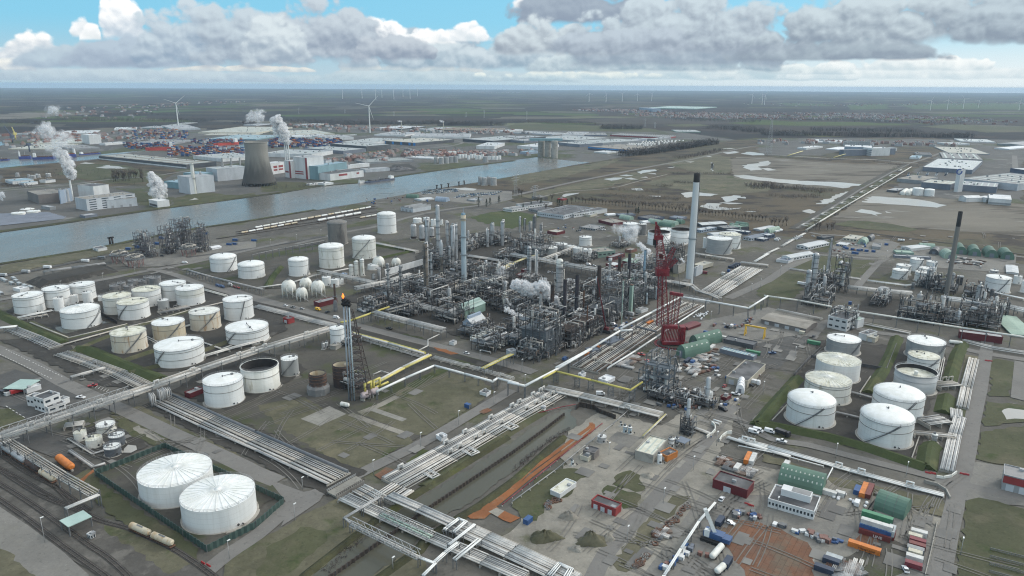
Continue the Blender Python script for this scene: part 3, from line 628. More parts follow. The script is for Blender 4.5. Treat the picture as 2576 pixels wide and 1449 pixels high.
org(Kv);road('river_bank',Kk,.5,14,[(-300,1375),(0,1325),(500,1258),(1000,1183),(1650,1088),(2100,1030),(2576,965),(2776,940),(3216,865),(3676,828),(3976,770),(4576,685),(5176,610)])
org('C1');road('river_bank',Kk,.5,9,[(-100,412),(0,394),(900,254),(1400,145),(1900,48),(2576,-52),(3176,-152)])
mat('wheel_line',(.135,.128,.116),(.17,.163,.148),.2,.9);mat('paving_patch',(.12,.117,.112),(.21,.203,.188),.03,.9)
def wear(o,x0,y0,x1,y1,n,k,seed):
 org(o);R=RR(seed);b=mb('wheel_line');z=zlay(.56)
 for i in range(n):
  p=at(R.uniform(x0,x1),R.uniform(y0,y1));a=R.choice([GA,GA,GA-PI/2,R.uniform(0,6)]);c=R.uniform(-.05,.05);ps=[p]
  for j in range(8): a+=c;ps.append(ps[-1]+V((cos(a),sin(a),0))*R.uniform(4,6))
  L,Q=strip_pts(ps,1.9)
  for side in (L,Q):
   l,q=strip_pts(side,.42)
   for j in range(8): b.quad(*[V((v.x,v.y,z)) for v in (q[j],q[j+1],l[j+1],l[j])])
 b.use('paving_patch')
 for i in range(k):
  p=at(R.uniform(x0,x1),R.uniform(y0,y1));w,h=R.uniform(1,5),R.uniform(1,4);b.quad(*[gp(p,u*w,v*h,z-.0004*(i%9+1)) for u,v in ((-1,1),(1,1),(1,-1),(-1,-1))])
 struct('ground_wear',b)
for q in ((J6,600,50,2500,1400,46,40,1),(J8,900,100,2500,760,46,50,2),('C4',-300,950,500,1400,20,24,3),('D2',-100,300,1700,1100,26,10,4),('E4',500,700,2000,1400,22,24,5),('C3',400,1050,2200,1400,24,24,6),('D1',0,250,2400,1200,24,30,7),('C4',600,100,2500,450,24,30,8),(J1,300,1180,1500,1400,20,20,9),('C1',1300,380,2500,520,14,16,10)): wear(*q)
# paints
mat(WP_,(.76,.77,.76),(.68,.69,.68),.12,.5,str_=(1,1,.25))
mat(J9,(.78,.79,.78),(.68,.69,.66),.25,.5)
mat(Ja,(.72,.72,.68),(.62,.62,.57),.2,.6,str_=(1,1,.2),c3=(.42,.4,.32),s3=.35,t3=(.56,.72))
mat(Jb,(.66,.66,.58),(.56,.55,.45),.2,.7,c3=(.34,.33,.24),s3=.25,t3=(.5,.66))
mat(Jc,(.66,.63,.56),(.56,.5,.4),.15,.6,str_=(1,1,.18),c3=(.4,.24,.12),s3=.3,t3=(.52,.66))
mat(Jd,(.5,.44,.33),(.56,.5,.38),.15,.65,str_=(1,1,.15),c3=(.42,.3,.17),s3=.3,t3=(.5,.66))
mat(Je,(.33,.34,.34),(.27,.28,.28),.2,.5,str_=(1,1,.3))
mat('clad_grey',(.42,.43,.43),(.35,.36,.365),.3,.45,.25,str_=(.4,.4,2.4))
mat(Jf,(.2,.2,.2),(.15,.15,.15),.3,.7,str_=(1,1,.3),c3=(.3,.29,.28),s3=.4)
mat(Jg,(.12,.135,.15),(.1,.11,.125),.4,.5)
mat(SD_,(.062,.064,.068),(.042,.043,.046),.5,.6)
mat(SM_,(.16,.165,.17),(.115,.12,.125),.4,.55)
mat(SP_,(.38,.385,.385),(.3,.3,.3),.4,.5)
mat(Jh,(.5,.51,.52),(.37,.375,.38),.3,.38,.35,str_=(1,1,.4))
mat(Ji,(.36,.345,.31),(.28,.27,.245),.1,.85,c3=(.2,.19,.17),s3=.2,t3=(.55,.72))
mat(Jj,(.21,.2,.185),(.16,.155,.145),.15,.9,str_=(1,1,.3),c3=(.11,.105,.1),s3=.12,t3=(.5,.66))
mat(Jk,(.14,.072,.045),(.09,.055,.042),.3,.85,str_=(1,1,.3),c3=(.2,.1,.05),s3=.5)
mat(Jl,(.055,.04,.035),(.04,.032,.03),.3,.9,c3=(.09,.05,.035),s3=.4)
mat('black_inside',(.03,.028,.028),(.022,.02,.02),.3,.9)
mat('brown_inside',(.05,.032,.026),(.035,.025,.022),.3,.9)
mat('band_dark',(.2,.19,.17),(.16,.15,.13),.3,.7)
def seams(name):
 N=NT(MATS[name].node_tree);b=N.nt.nodes['Principled BSDF'];l=b.inputs[Ka].links[0].from_socket;z=N.n(K3);N.set(z.inputs[0],N.pos())
 f=N.ss(N.m('ABSOLUTE',N.m(K7,N.m('FRACT',N.m('DIVIDE',z.outputs[2],2.4)),.5)),.46,.5);st=N.ss(N.noise(N.pos((1,1,.03)),.9,4,.7),.5,.75)
 l=N.mix(N.m(K4,f,.3),l,(.3,.29,.27));N.set(b.inputs[Ka],N.mix(N.m(K4,st,.3),l,(.38,.36,.31)))
for q in (WP_,Ja,Jc,Jd,Je,'clad_grey'): seams(q)
def tank(x,yb,w,ys,label,roof='cone',m=WP_,rm=J9,stair=None,name='storage_tank',rise=.07,rings=2,base=True,group=None,rail=True,opened='black_inside',band=None,cat='storage tank',skirt=None):
 g=at(x,yb);s=pxm(g);r=w/2/s;c=g+V((0,r,0));h=10
 for _ in range(6):
  r=w/2/pxm(c+UP*h/2);c.y=g.y+r;c.x+=(x-proj((c.x,c.y,h/2))[0])/pxm(c);h=hgt(c,ys)
 d=V((c.x,c.y,0)).normalized()
 t=thing(name,label,cat,c,group);n=40 if r*s/OS>10 else 24
 b=mb(m)
 if roof in(Jm,'float'):
  b.lathe(c,[(r,0),(r,h),(r-.35,h)],n);b.use(opened);dz=h*.62 if roof==Jm else h-r*.22
  b.lathe(c,[(r-.35,h),(r-.35,dz)],n);
 else: b.lathe(c,[(r,0),(r,h)],n)
 b.build('shell',t)
 if rings:
  b=mb('band_dark' if m in(WP_,Ja,Jc,Jd) else m)
  for i in range(rings): b.ring(c,r,h*(.66 if rings==1 else .45+.4*i),.22,n)
  b.use(m if roof in(Jm,'float') else SP_);b.ring(c,r,h-.2,.3,n)
  b.build('stiffening_ring',t)
 if roof==Jm:
  b=mb(SD_);b.lathe(c,[(r-.35,dz),(0,dz+.05)],n);b.build('floor',t)
 elif roof=='float':
  b=mb(Jb);b.lathe(c,[(r-.4,dz),(r*.82,dz-.6),(0,dz-.3)],n);b.build('floating_roof',t)
  b=mb(J9);b.box(c,2,2,dz-.4,dz+2.2);b.build('hatch',t)
 else:
  b=mb(rm)
  if roof==Jn: pr=[(r*cos(a),h+r*(rise*3.2)*sin(a)) for a in [i*PI/2/7 for i in range(8)]];pr[-1]=(0,pr[-1][1])
  elif roof==Jo: pr=[(r,h),(r*.97,h+.25),(0,h+.35)]
  else: pr=[(r+.1,h),(r*.66,h+r*rise*.42),(r*.3,h+r*rise*.84),(0,h+r*rise)]
  b.lathe(c,pr,n);rf=b.build('roof',t)
  if roof=='ribs':
   b=mb(J9 if rm==J9 else Ja)
   for i in range(30):
    a=2*PI*i/30;e=V((cos(a),sin(a),0));b.bar(c+e*r*.99+UP*(h+.12),c+e*r*.08+UP*(h+r*rise*1.04+.12),.3,.22)
   b.lathe(c,[(r*.1,h+r*rise*.98),(r*.1,h+r*rise*1.05+.2),(0,h+r*rise*1.06+.25)],14);b.build('roof_rib',rf)
  else:
   b=mb(SM_);a=RR(x).uniform(0,6);e=V((cos(a),sin(a),0))
   zc=pr[-1][1];b.tube(c+UP*(zc-.2),c+UP*(zc+1.1),.35,6);b.box(c+e*r*.55,1.2,1.0,h+.2,h+r*rise*.6+1.0);b.bar(c+UP*(zc+.5),c+e*r*.97+UP*(h+1),.25);b.build('roof_fitting',rf)
 if rail:
  b=mb(SP_)
  for z in (.55,1.1):
   for i in range(n):
    a,q=2*PI*i/n,2*PI*(i+1)/n;b.bar((c.x+r*cos(a),c.y+r*sin(a),h+z),(c.x+r*cos(q),c.y+r*sin(q),h+z),.07)
  for i in range(0,n,2):
   a=2*PI*i/n;b.bar((c.x+r*cos(a),c.y+r*sin(a),h),(c.x+r*cos(a),c.y+r*sin(a),h+1.1),.07)
  b.build('handrail',t)
 if stair is not None:
  a0,a1=stair;fa=math.atan2(-d.y,-d.x);b=mb(SM_);k=12
  for i in range(k):
   A,B=[fa+rad(a0+(a1-a0)*j/k) for j in (i,i+1)];z0,z1=h*i/k,h*(i+1)/k
   for rr in (r+.15,r+.95): b.bar((c.x+rr*cos(A),c.y+rr*sin(A),z0+.1),(c.x+rr*cos(B),c.y+rr*sin(B),z1+.1),.3,.3)
   b.bar((c.x+(r+.95)*cos(A),c.y+(r+.95)*sin(A),z0+1.1),(c.x+(r+.95)*cos(B),c.y+(r+.95)*sin(B),z1+1.1),.08)
  b.build('stair',t)
 if base:
  b=mb(Ji);b.lathe(c,[(r+1.3,0),(r+1.1,.35),(r-.1,.42)],n,False);b.build('foundation',t)
 if band:
  b=mb(band[0]);z0,z1=h*band[1],h*band[2];b.lathe(c,[(r+.03,z0),(r+.04,z1)],n);b.build('stained_band',t)
 b=mb(SD_);fa=math.atan2(-d.y,-d.x)+rad(25);e=V((cos(fa),sin(fa),0))
 b.tube(c+e*(r-.1)+UP*1.4,c+e*(r+.25)+UP*1.4,.55,8);b.tube(c+e*(r-.1)+UP*1.1+V((-e.y,e.x,0))*2,c+e*(r+.9)+UP*1.1+V((-e.y,e.x,0))*2,.3,6);b.build('manhole',t)
 return t,c,r,h
ST=(-10,70);SL=(-45,20)
org('C1')
tank(292,905,268,698,'white cone roofed tank standing leftmost by the earth dike')
tank(572,840,238,632,'white tank behind three small white tanks,nearer of that pair',rings=2)
tank(835,768,225,590,'tall white tank at the back beside the bare mound',rings=2)
tank(592,872,92,735,'small white tank,foremost of the slim trio',rings=0,cat=Jp)
tank(740,800,86,705,'small white tank in the middle of the slim trio',rings=0,cat=Jp)
tank(883,800,90,675,'small tall white tank behind the ribbed roof tank',rings=0,cat=Jp)
tank(815,1058,352,838,'large white tank with ribbed cone roof standing in dark bund water',roof='ribs',rise=.16,rings=1,stair=(10,75))
tank(1185,908,262,705,'white tank with green stained roof and streaked top band',rm=Jb,m=Ja,rings=2,stair=(30,80))
tank(1345,965,290,765,'white tank with mossy yellow patch on its roof',rm=Jb,rings=1,stair=(-75,-20))
tank(1480,835,262,640,'white tank with grey worn roof behind the mossy roofed tank',rm=Jb,rings=1)
tank(1745,772,246,580,'clean white tank behind the grey banded tank',rings=1,roof='cone')
tank(1915,820,262,626,'white tank with dirty grey band around its upper half',rings=1,m=WP_,band=(Ja,.5,.99))
tank(1645,858,106,752,'small grey tank with white top between the white tanks',m=Je,rings=0,cat=Jp)
tank(1020,770,62,712,'smallest white tank beside the stained roof tank',rings=0,cat=Jp)
for x,y,w,s in ((1165,665,110,608),(1225,650,74,582),(1298,685,86,610),(1342,625,92,557),(1430,612,104,557),(1490,600,74,527),(1565,642,106,527)):
 tank(x,y,w,s,'old dark grey tank in the weathered cluster behind the white tanks',m=Jf,rm=Jf,rings=0,group='weathered grey tanks',cat=Jp)
tank(1300,1298,325,1068,'rust streaked white tank with flaking roof,front left of the rusty trio',m=Jc,rm=Jb,rings=1,stair=(-20,45))
tank(1700,1172,303,968,'cream tank with heavy orange rust below its rim',m=Jd,rings=1,stair=(-20,45))
tank(2065,1075,288,862,'white tank with broad rust streaks,rearmost of the rusty trio',m=Jc,rm=Ja,rings=1,stair=(-30,45))
tank(2400,968,280,738,'tall clean white tank behind the wide low tank by the pipe rack',rings=1,stair=(0,25))
tank(2490,1218,408,1015,'wide white tank with rusty roof fittings beside the pipe rack',rings=2,stair=(-70,-30),rise=.1)
tank(1810,1448,460,1192,'widest white tank of the left group,nearest the long pipe bridge',rings=2,stair=(-75,-35),rise=.1)
tank(2250,480,256,318,'white domed tank on the left beside the lamp lined road',roof=Jn,rings=1,stair=(10,60),base=False)
tank(2530,548,255,392,'white domed tank right of the first domed tank',roof=Jn,rings=1)
org('C2')
tank(430,522,198,345,'white dome roofed tank alone on the bare plot behind the spheres',roof=Jn,rings=1,stair=(50,85))
tank(760,442,246,212,'tall white refrigerated tank with block patterned insulation',roof=Jn,rings=2,m=Ja,band=(Ja,.86,1.0))
tank(1088,348,232,132,'tall white insulated tank with scaffold on its left side',roof=Jn,rings=2,m=Ja,stair=(-60,30))
org(Ky)
tank(1316,1350,187,1148,'tall white banded tank standing alone near the railway sidings',roof=Jn,rings=6,name='storage_tank',rise=.09)
tank(820,1462,188,1228,'old grey concrete silo tower behind the insulated tanks',roof=Jn,m=Jj,rm=Jj,rings=4,name='silo_tower',cat=Jq,rise=.08)
for i,(x,y,w,s,l) in enumerate(((1586,1400,56,1268,'silver domed bullet silo on brown skirt,leftmost of three'),(1672,1422,60,1278,'silver domed bullet silo on brown skirt,nearest of three'),(1770,1388,46,1295,'slimmer silver bullet silo behind the tall column'))):
 t,c,r,h=tank(x,y,w,s,l,roof=Jn,m=Jh,rm=Jh,rings=0,rail=False,name=Jq,cat=Jq,rise=.26,band=(Jl,0,.2))
for x,y,w,s,l in ((1624,1242,84,1190,'low white tank with patched cladding at back of plant'),(1788,1272,58,1200,'white tank beside the tall silver column'),(1868,1262,30,1205,'slim white tank right of the tall silver column'),(1715,1225,62,1182,'white topped low tank in the rear row')):
 tank(x,y,w,s,l,rings=0,rail=False,cat=Jp)
org('C2')
tank(1182,455,116,402,'low white dome tank next to the rusty sphere',roof=Jn,rings=0,cat=Jp)
for x,y,w,s,l in ((960,522,46,408,'slim upright white vessel,leftmost of three by the sphere yard'),(1010,520,44,368,'slim upright white vessel,middle of three by the sphere yard'),(1068,515,42,350,'slim upright white vessel,right of three by the sphere yard')):
 tank(x,y,w,s,l,roof=Jn,rings=3,rail=False,name=Jr,cat=Js,m=Ja,rise=.2)
tank(710,615,88,522,'white flat topped tank behind the three large spheres',rings=0,cat=Jp)
tank(795,628,78,545,'white tank right behind the large spheres',rings=0,cat=Jp)
tank(850,600,66,545,'white tank at the right end beside the spheres',rings=0,cat=Jp,roof=Jo)
t,c,r,h=tank(820,1225,147,1030,'white cone roofed tank on a concrete block beside the flare',rings=1)
tank(677,1258,32,1190,'small grey vessel beside the flare tank,left one',m=SP_,**VESS)
tank(712,1246,32,1180,'small grey vessel beside the flare tank,right one',m=SP_,**VESS)
org('D1')
tank(2252,587,376,290,'large plain white tank at the pipe rack,left of the open top tank',rings=1,rise=.12)
tank(1065,850,168,742,'white tank with dark stair at the back of the small dark yard',rings=1,stair=(-30,40),m=Ja,cat=Jp)
tank(808,926,116,822,'small white tank leftmost in the dark yard',rings=0,m=Ja,rm=Jb,cat=Jp)
tank(948,998,152,882,'white tank in front middle of the dark yard',rings=0,m=Ja,rm=Jb,cat=Jp)
tank(1178,985,142,852,'dark grey insulated tank behind its twin in the dark yard',m=Jg,rings=3,cat=Jp)
tank(1135,1088,150,966,'dark grey insulated tank nearest the green fence',m=Jg,rings=3,cat=Jp,stair=(-30,50))
org('D2')
tank(44,440,364,150,'white open topped tank with black inside by the pipe rack',roof=Jm,rings=1,m=Ja)
tank(342,272,166,80,'grey tank with white roof and spiral stair near the flare',m=Je,rings=0,stair=(-70,30))
org('E1')
tank(1775,778,690,378,'huge white tank with ribbed roof inside green fence,rear one',roof='ribs',rise=.1,rings=0)
tank(2205,1036,706,606,'huge white tank with rust streak on ribbed roof,front one in green fence',roof='ribs',rise=.1,rings=0)
org('D4')
tank(430,797,456,492,'white domed tank at near left corner of the right bund',rings=1,stair=(-30,30),roof=Jn,rise=.09)
tank(1185,1003,494,655,'white domed tank nearest the camera in the right bund',rings=1,stair=(-40,30),roof=Jn,rise=.09)
tank(1305,735,466,432,'white domed tank in the middle right of the right bund',rings=1,stair=(-5,40),roof=Jn,rise=.08)
tank(598,562,434,290,'white tank with scaffolded wall under a ribbed dirty roof',roof='ribs',rm=Jb,m=Ja,rings=2,rise=.12)
tank(700,345,416,92,'white tank with green tinged ribbed roof next to the grey tank',roof='ribs',rm=Jb,rings=0,rise=.11)
tank(1480,462,382,205,'grey clad tank with sunken floating roof and open rim',roof='float',m='clad_grey',rings=1)
org('C4')
tank(757,1325,314,1138,'grey tank with white cone roof behind the ribbed roof tanks',m=Je,rings=1,stair=(20,70),rise=.1)
tank(1582,1378,342,1160,'grey tank with white cone roof,far right of the bund',m=Je,rings=1,stair=(20,70),rise=.1)
tank(1562,1475,284,1308,'white tank with dirty patched roof behind the floating roof tank',rm=Jb,rings=1,stair=(0,60))
for x,y,w,s,l in ((1328,552,144,448,'white tank at the front left of the right plant cluster'),(1362,512,136,402,'white tank behind the front left one in the right cluster'),(1492,472,120,338,'tall white tank at the back of the right cluster'),(1554,580,140,470,'white tank at the front right of the right cluster'),(1590,545,134,432,'white tank second from the right in the cluster'),(1642,490,100,366,'tall white tank right of the back one in the cluster')):
 tank(x,y,w,s,l,rings=1,stair=(0,60),cat=Jp)
tank(2312,692,220,522,'white tank with spiral stair on the right beyond the old chimney',rings=1,stair=(0,50))
tank(2512,598,72,512,'small white tank near the right edge of the picture',rings=0,cat=Jp)
tank(2600,690,90,560,'white tank cut by the right picture edge',rings=0)
tank(2278,490,72,455,'small silver tank behind the right white tank',m=Jh,rings=0,cat=Jp)
org('C3')
tank(1480,214,226,66,'open topped white tank with brown inside,left of the pair',roof=Jm,rings=2,opened='brown_inside')
tank(1702,192,212,42,'open topped white tank with brown inside behind the tall white chimney',roof=Jm,rings=2,opened='brown_inside')
tank(1560,130,150,40,'white roofed tank half hidden behind the open topped pair',rings=0)
tank(2085,300,246,130,'grey ribbed clad tank with white roof right of the tall chimney',m='clad_grey',rings=5,stair=(20,70),rise=.06)
tank(2190,247,216,90,'white tank with dirty flat roof behind the grey clad tank',rm=Jb,rings=2,stair=(40,85))
tank(1946,236,46,128,'slim white tank left of the grey clad tank',rings=0,cat=Jp)
tank(740,217,126,118,'white tank alone behind the row of five at plant centre',rings=1,cat=Jp)
tank(380,352,150,222,'blue grey tank with white roof at left of the row of five',m=Je,rings=1,stair=(-60,-20))
tank(485,297,146,190,'grey sided white roofed tank second in the row of five',m=Je,rings=1)
tank(594,255,82,208,'white tank in the middle of the row of five',rings=0,cat=Jp)
tank(660,317,96,226,'white tank fourth in the row of five',rings=0,cat=Jp)
tank(755,360,97,242,'white tank nearest in the row of five beside the green hall',rings=0,cat=Jp)
org(J1)
tank(1190,1392,152,1240,'broad grey tank with white roof wrapped in drifting steam',m=Je,rings=1)
tank(1312,1366,82,1246,'dark grey tank just right of the steaming tank',m=Jf,rings=1)
org('B4')
tank(1508,965,102,890,'white gas tank with red lettering,left of two',roof=Jn,rings=0,rail=False);tank(1622,972,96,902,'white gas tank with red lettering,right of two',roof=Jn,rings=0,rail=False)
org(Ky)
for x,y,w,s in ((2253,852,36,775),(2298,862,56,782),(2342,852,46,775),(2390,862,62,780)): tank(x,y,w,s,'pale grey tank in the cluster on the near river bank',**SPALE,group='river bank tanks',rail=False)
for x,y,w,s,l in ((1951,556,40,515,'white tank left of the pair across the river'),(1996,558,42,517,'white tank right of the pair across the river')): tank(x,y,w,s,l,rings=0,rail=False)
for x,y,w in ((1810,640,40),(1866,645,50),(1916,640,48),(1964,632,50),(2012,630,44)): tank(x,y,w,y-65,'pale grey tank in the row on the far river bank',**SPALE,group='far bank tanks',rail=False)
for i,(x,y,w) in enumerate(((2050,590,28),(2080,588,30),(2110,586,28),(2140,600,28),(2170,588,30),(2200,586,28),(2220,600,28),(2250,600,34),(2280,590,28),(2352,605,32),(2386,606,32),(2420,605,32),(2452,602,30))): tank(x,y,w,y-42,'small white tank in the tank farm across the river',rings=0,rail=False,group='tank farm across the river')
tank(2311,628,52,568,'grey blue tank at the water edge across the river',**SPALE,rail=False)
org(Kv)
tank(187,1176,126,1132,'low cream tank beside the solar field,left one',m=Ja,rings=0,rail=False);tank(338,1156,120,1114,'low cream tank beside the solar field,right one',m=Ja,rings=0,rail=False)
tank(275,1110,118,1095,'low tank with pointed white cover near the solar field',rings=0,rail=False,rise=.2)
for x,y,w in ((290,790,26),(318,795,28),(342,795,34),(366,782,26),(385,785,40),(487,778,46),(175,772,34)): tank(x,y,w,y-38,'small pale tank at the blue striped works',m=SP_,rings=0,rail=False,group='tanks of the blue striped works')
# spheres
def sphere(x,yc,r_px,ygr,label,m=Ja,stair=False):
 g=at(x,ygr);r=r_px/pxm(g);d=V((g.x,g.y,0)).normalized();c=g+d*r*.6;zc=hgt(c,yc)
 t=thing('gas_sphere',label,'gas sphere',c,'pressure spheres')
 b=mb(m);b.ball((c.x,c.y,zc),r,24,14);b.build(Js,t)
 for i in range(8):
  a=2*PI*i/8;b=mb(Ja);b.tube((c.x+r*.98*cos(a),c.y+r*.98*sin(a),0),(c.x+r*.98*cos(a),c.y+r*.98*sin(a),zc),.4,6);b.build('leg',t)
 b=mb(SM_);b.ring(c,r*.3,zc+r*.96+.5,.2,10);b.tube((c.x,c.y,zc+r*.9),(c.x,c.y,zc+r+2),.3);b.box(c,2.6,2.6,zc+r,zc+r+.3)
 for i in range(6):
  a=i;b.bar((c.x+1.3*cos(a),c.y+1.3*sin(a),zc+r),(c.x+1.3*cos(a),c.y+1.3*sin(a),zc+r+1.2),.1)
 b.build('top_platform',t)
 if stair:
  b=mb(SP_);k=10
  s=V((d.y,-d.x,0));p0=c-d*r*1.1+s*r*1.1;p1=c-d*r*1.0-s*r*.7+UP*zc
  b.bar(p0,p1,.8,.25);b.bar(p0+UP,p1+UP,.1);b.build('stair',t)
org('C2')
sphere(508,585,60,690,'white gas sphere behind the two largest spheres');sphere(338,618,71,735,'white gas sphere at the left of the four',stair=True);sphere(630,620,68,725,'white gas sphere at the right of the four',stair=True);sphere(466,678,56,765,'smallest and nearest white gas sphere of the four',stair=True)
sphere(1236,370,60,440,'rusty orange topped gas sphere');sphere(1413,372,46,425,'white gas sphere right of the rusty one')
m,N,b=newmat('rusty_sphere');b.inputs[K8].default_value=.7
zz=N.n(K3);N.set(zz.inputs[0],N.pos());f=N.ss(N.m('ADD',zz.outputs[2],N.m(K4,N.noise(N.pos((1,1,.2)),.5,4),8)),14,18)
N.set(b.inputs[Ka],N.mix(f,(.6,.57,.5),(.36,.2,.09)))
for o in bpy.data.objects:
 if o.get(K0,'').startswith('rusty orange topped'): o.children[0].data.materials[0]=m
# plant materials
mat(PW_,(.58,.57,.545),(.45,.44,.42),.3,.5,str_=(1,1,1));mat(PB_,(.46,.43,.385),(.36,.335,.3),.3,.6);mat(Jt,(.3,.3,.3),(.22,.22,.22),.3,.55);mat(Ju,(.2,.15,.12),(.14,.11,.095),.4,.8)
mat(Jv,(.62,.52,.16),(.55,.5,.2),.3,.5);mat(Jw,(.56,.49,.13),(.5,.43,.11),.3,.45);mat(Jx,(.42,.5,.54),(.36,.43,.47),.2,.5,str_=(1,1,.3));mat('chimney_white',(.58,.61,.62),(.5,.53,.54),.1,.6,str_=(1,1,.15))
mat('green_duct',(.3,.42,.36),(.25,.35,.3),.2,.6);mat(Jy,(.42,.53,.46),(.34,.45,.39),.2,.6);mat(Jz,(.1,.125,.15),(.075,.095,.115),.4,.6);mat('grating',(.07,.073,.076),(.05,.053,.055),.5,.8)
mat('navy_stack',(.045,.042,.052),(.035,.032,.038),.3,.8);mat('soot',(.025,.024,.024),(.018,.018,.018),.5,.9);mat('brown_tower',(.16,.14,.115),(.11,.097,.08),.3,.85,str_=(1,1,.4),c3=(.09,.08,.07),s3=.4,t3=(.5,.65));mat(Q0,(.22,.018,.026),(.15,.013,.02),.4,.5);mat('concrete_stack',(.2,.19,.175),(.165,.157,.145),.15,.9,str_=(1,1,.2))
mat('blue_stack',(.25,.36,.46),(.2,.3,.38),.3,.6);mat('flare_blue',(.3,.35,.4),(.25,.29,.33),.3,.5)
PIPES=[PW_,PB_,Jt,Jt,Jh,Ju,SM_,SM_,SD_]
def ladder_platforms(b,c,r,h,zs,half=True,seed=0):
 R=RR(seed)
 for z in zs:
  a0=R.uniform(0,6)
  for i in range(7 if half else 12):
   A,B=a0+i*PI/6,a0+(i+1)*PI/6
   pa=[(c.x+q*cos(t),c.y+q*sin(t)) for t in (A,B) for q in (r,r+1.1)]
   b.hexa([(pa[0][0],pa[0][1],z-.12),(pa[1][0],pa[1][1],z-.12),(pa[3][0],pa[3][1],z-.12),(pa[2][0],pa[2][1],z-.12)]+[(pa[0][0],pa[0][1],z+.12),(pa[1][0],pa[1][1],z+.12),(pa[3][0],pa[3][1],z+.12),(pa[2][0],pa[2][1],z+.12)],True,True)
   b.bar((pa[1][0],pa[1][1],z+1.1),(pa[3][0],pa[3][1],z+1.1),.1)
def column(x,yg,yt,w,label,m=Jh,plat=5,pipe=True,name='distillation_column',cat='column',rings=0,seed=None,top=Jn,taper=1.0,group=None):
 g=at(x,yg);r=max(.4,w/2/pxm(g));d=V((g.x,g.y,0)).normalized();c=g+d*r;seed=seed or int(x+yg)
 h=hgt(c,yt);t=thing(name,label,cat,c,group);R=RR(seed)
 b=mb(m);rt=r*taper
 if top==Jn: b.lathe(c,[(r,0),(rt,h-rt*.8),(rt*.85,h-rt*.35),(rt*.45,h-rt*.08),(0,h)],18)
 else: b.lathe(c,[(r,0),(rt,h),(rt*.86,h),(rt*.86,h-2)],18)
 b.build('shell',t)
 if rings:
  b=mb(SM_)
  for i in range(rings): b.ring(c,r*(1-(1-taper)*(i+1)/(rings+1)),h*(i+1)/(rings+1),.35,18)
  b.build('ring',t)
 if plat:
  b=mb(SD_);ladder_platforms(b,c,r,h,[h*(i+.8)/plat*.97 for i in range(plat)],True,seed)
  a=R.uniform(0,6);e=V((cos(a),sin(a),0))*(r+.5);b.bar(c+e,c+e+UP*h*.97,.5,.12);b.build('platform',t)
 if pipe:
  b=mb(R.choice([Jh,PW_,Jt]));a=R.choice([GA,GA+PI,GA-PI/2]);e=V((cos(a),sin(a),0));pr=max(.3,r*.28)
  b.pipe([c+UP*(h-.2),c+UP*(h+pr*1.6),c+e*(r+pr*1.5)+UP*(h+pr*1.6),c+e*(r+pr*1.5)+UP*4,c+e*(r+6)+UP*4],pr,8);b.build('overhead_pipe',t)
 return t,c,r,h
def stack(x,yg,yt,w,label,m=Jl,taper=.85,plat=2,name='furnace_stack',cat=Q1,tip='soot',tipf=.0,rings=0):
 g=at(x,yg);r=max(.35,w/2/pxm(g));d=V((g.x,g.y,0)).normalized();c=g+d*r;h=hgt(c,yt);t=thing(name,label,cat,c)
 f=1-tipf;b=mb(m);b.lathe(c,[(r,0),(r*(1-(1-taper)*f),h*f)],18);b.build('shaft',t)
 b=mb(tip);rt=r*taper;b.lathe(c,[(r*(1-(1-taper)*f)+.02,h*f-.2),(rt*1.02,h),(rt*.85,h),(rt*.85,h-3),(0,h-3)],18);b.build('tip',t)
 if plat:
  b=mb(SM_);ladder_platforms(b,c,r*.95,h,[h*(.5+.45*i/max(1,plat-1)) if plat>1 else h*.55 for i in range(plat)],False,int(x));b.bar(c+V((r+.3,-.2,0)),c+V((r*taper+.3,-.2,h)),.45,.15);b.build('platform',t)
 if rings:
  b=mb(m)
  for i in range(rings): b.ring(c,r,h*(i+1)/(rings+1),.25,18)
  b.build('ring',t)
 return t,c,r,h
def lattice(b,p,q,w,n,th=.3,w2=None):
 p,q=Vector(p),Vector(q);d=(q-p).normalized();a=d.cross(V((0,1,0)) if abs(d.y)<.9 else V((1,0,0))).normalized();e=d.cross(a);w2=w if w2 is None else w2
 def cor(t):
  k=(w+(w2-w)*t)/2;o=p+(q-p)*t;return [o+a*k+e*k,o-a*k+e*k,o-a*k-e*k,o+a*k-e*k]
 pr=cor(0)
 for i in range(1,n+1):
  cu=cor(i/n)
  for k in range(4):
   b.bar(pr[k],cu[k],th);b.bar(pr[k],cu[(k+1)%4],th*.6);b.bar(cu[k],cu[(k+1)%4],th*.6)
  pr=cu
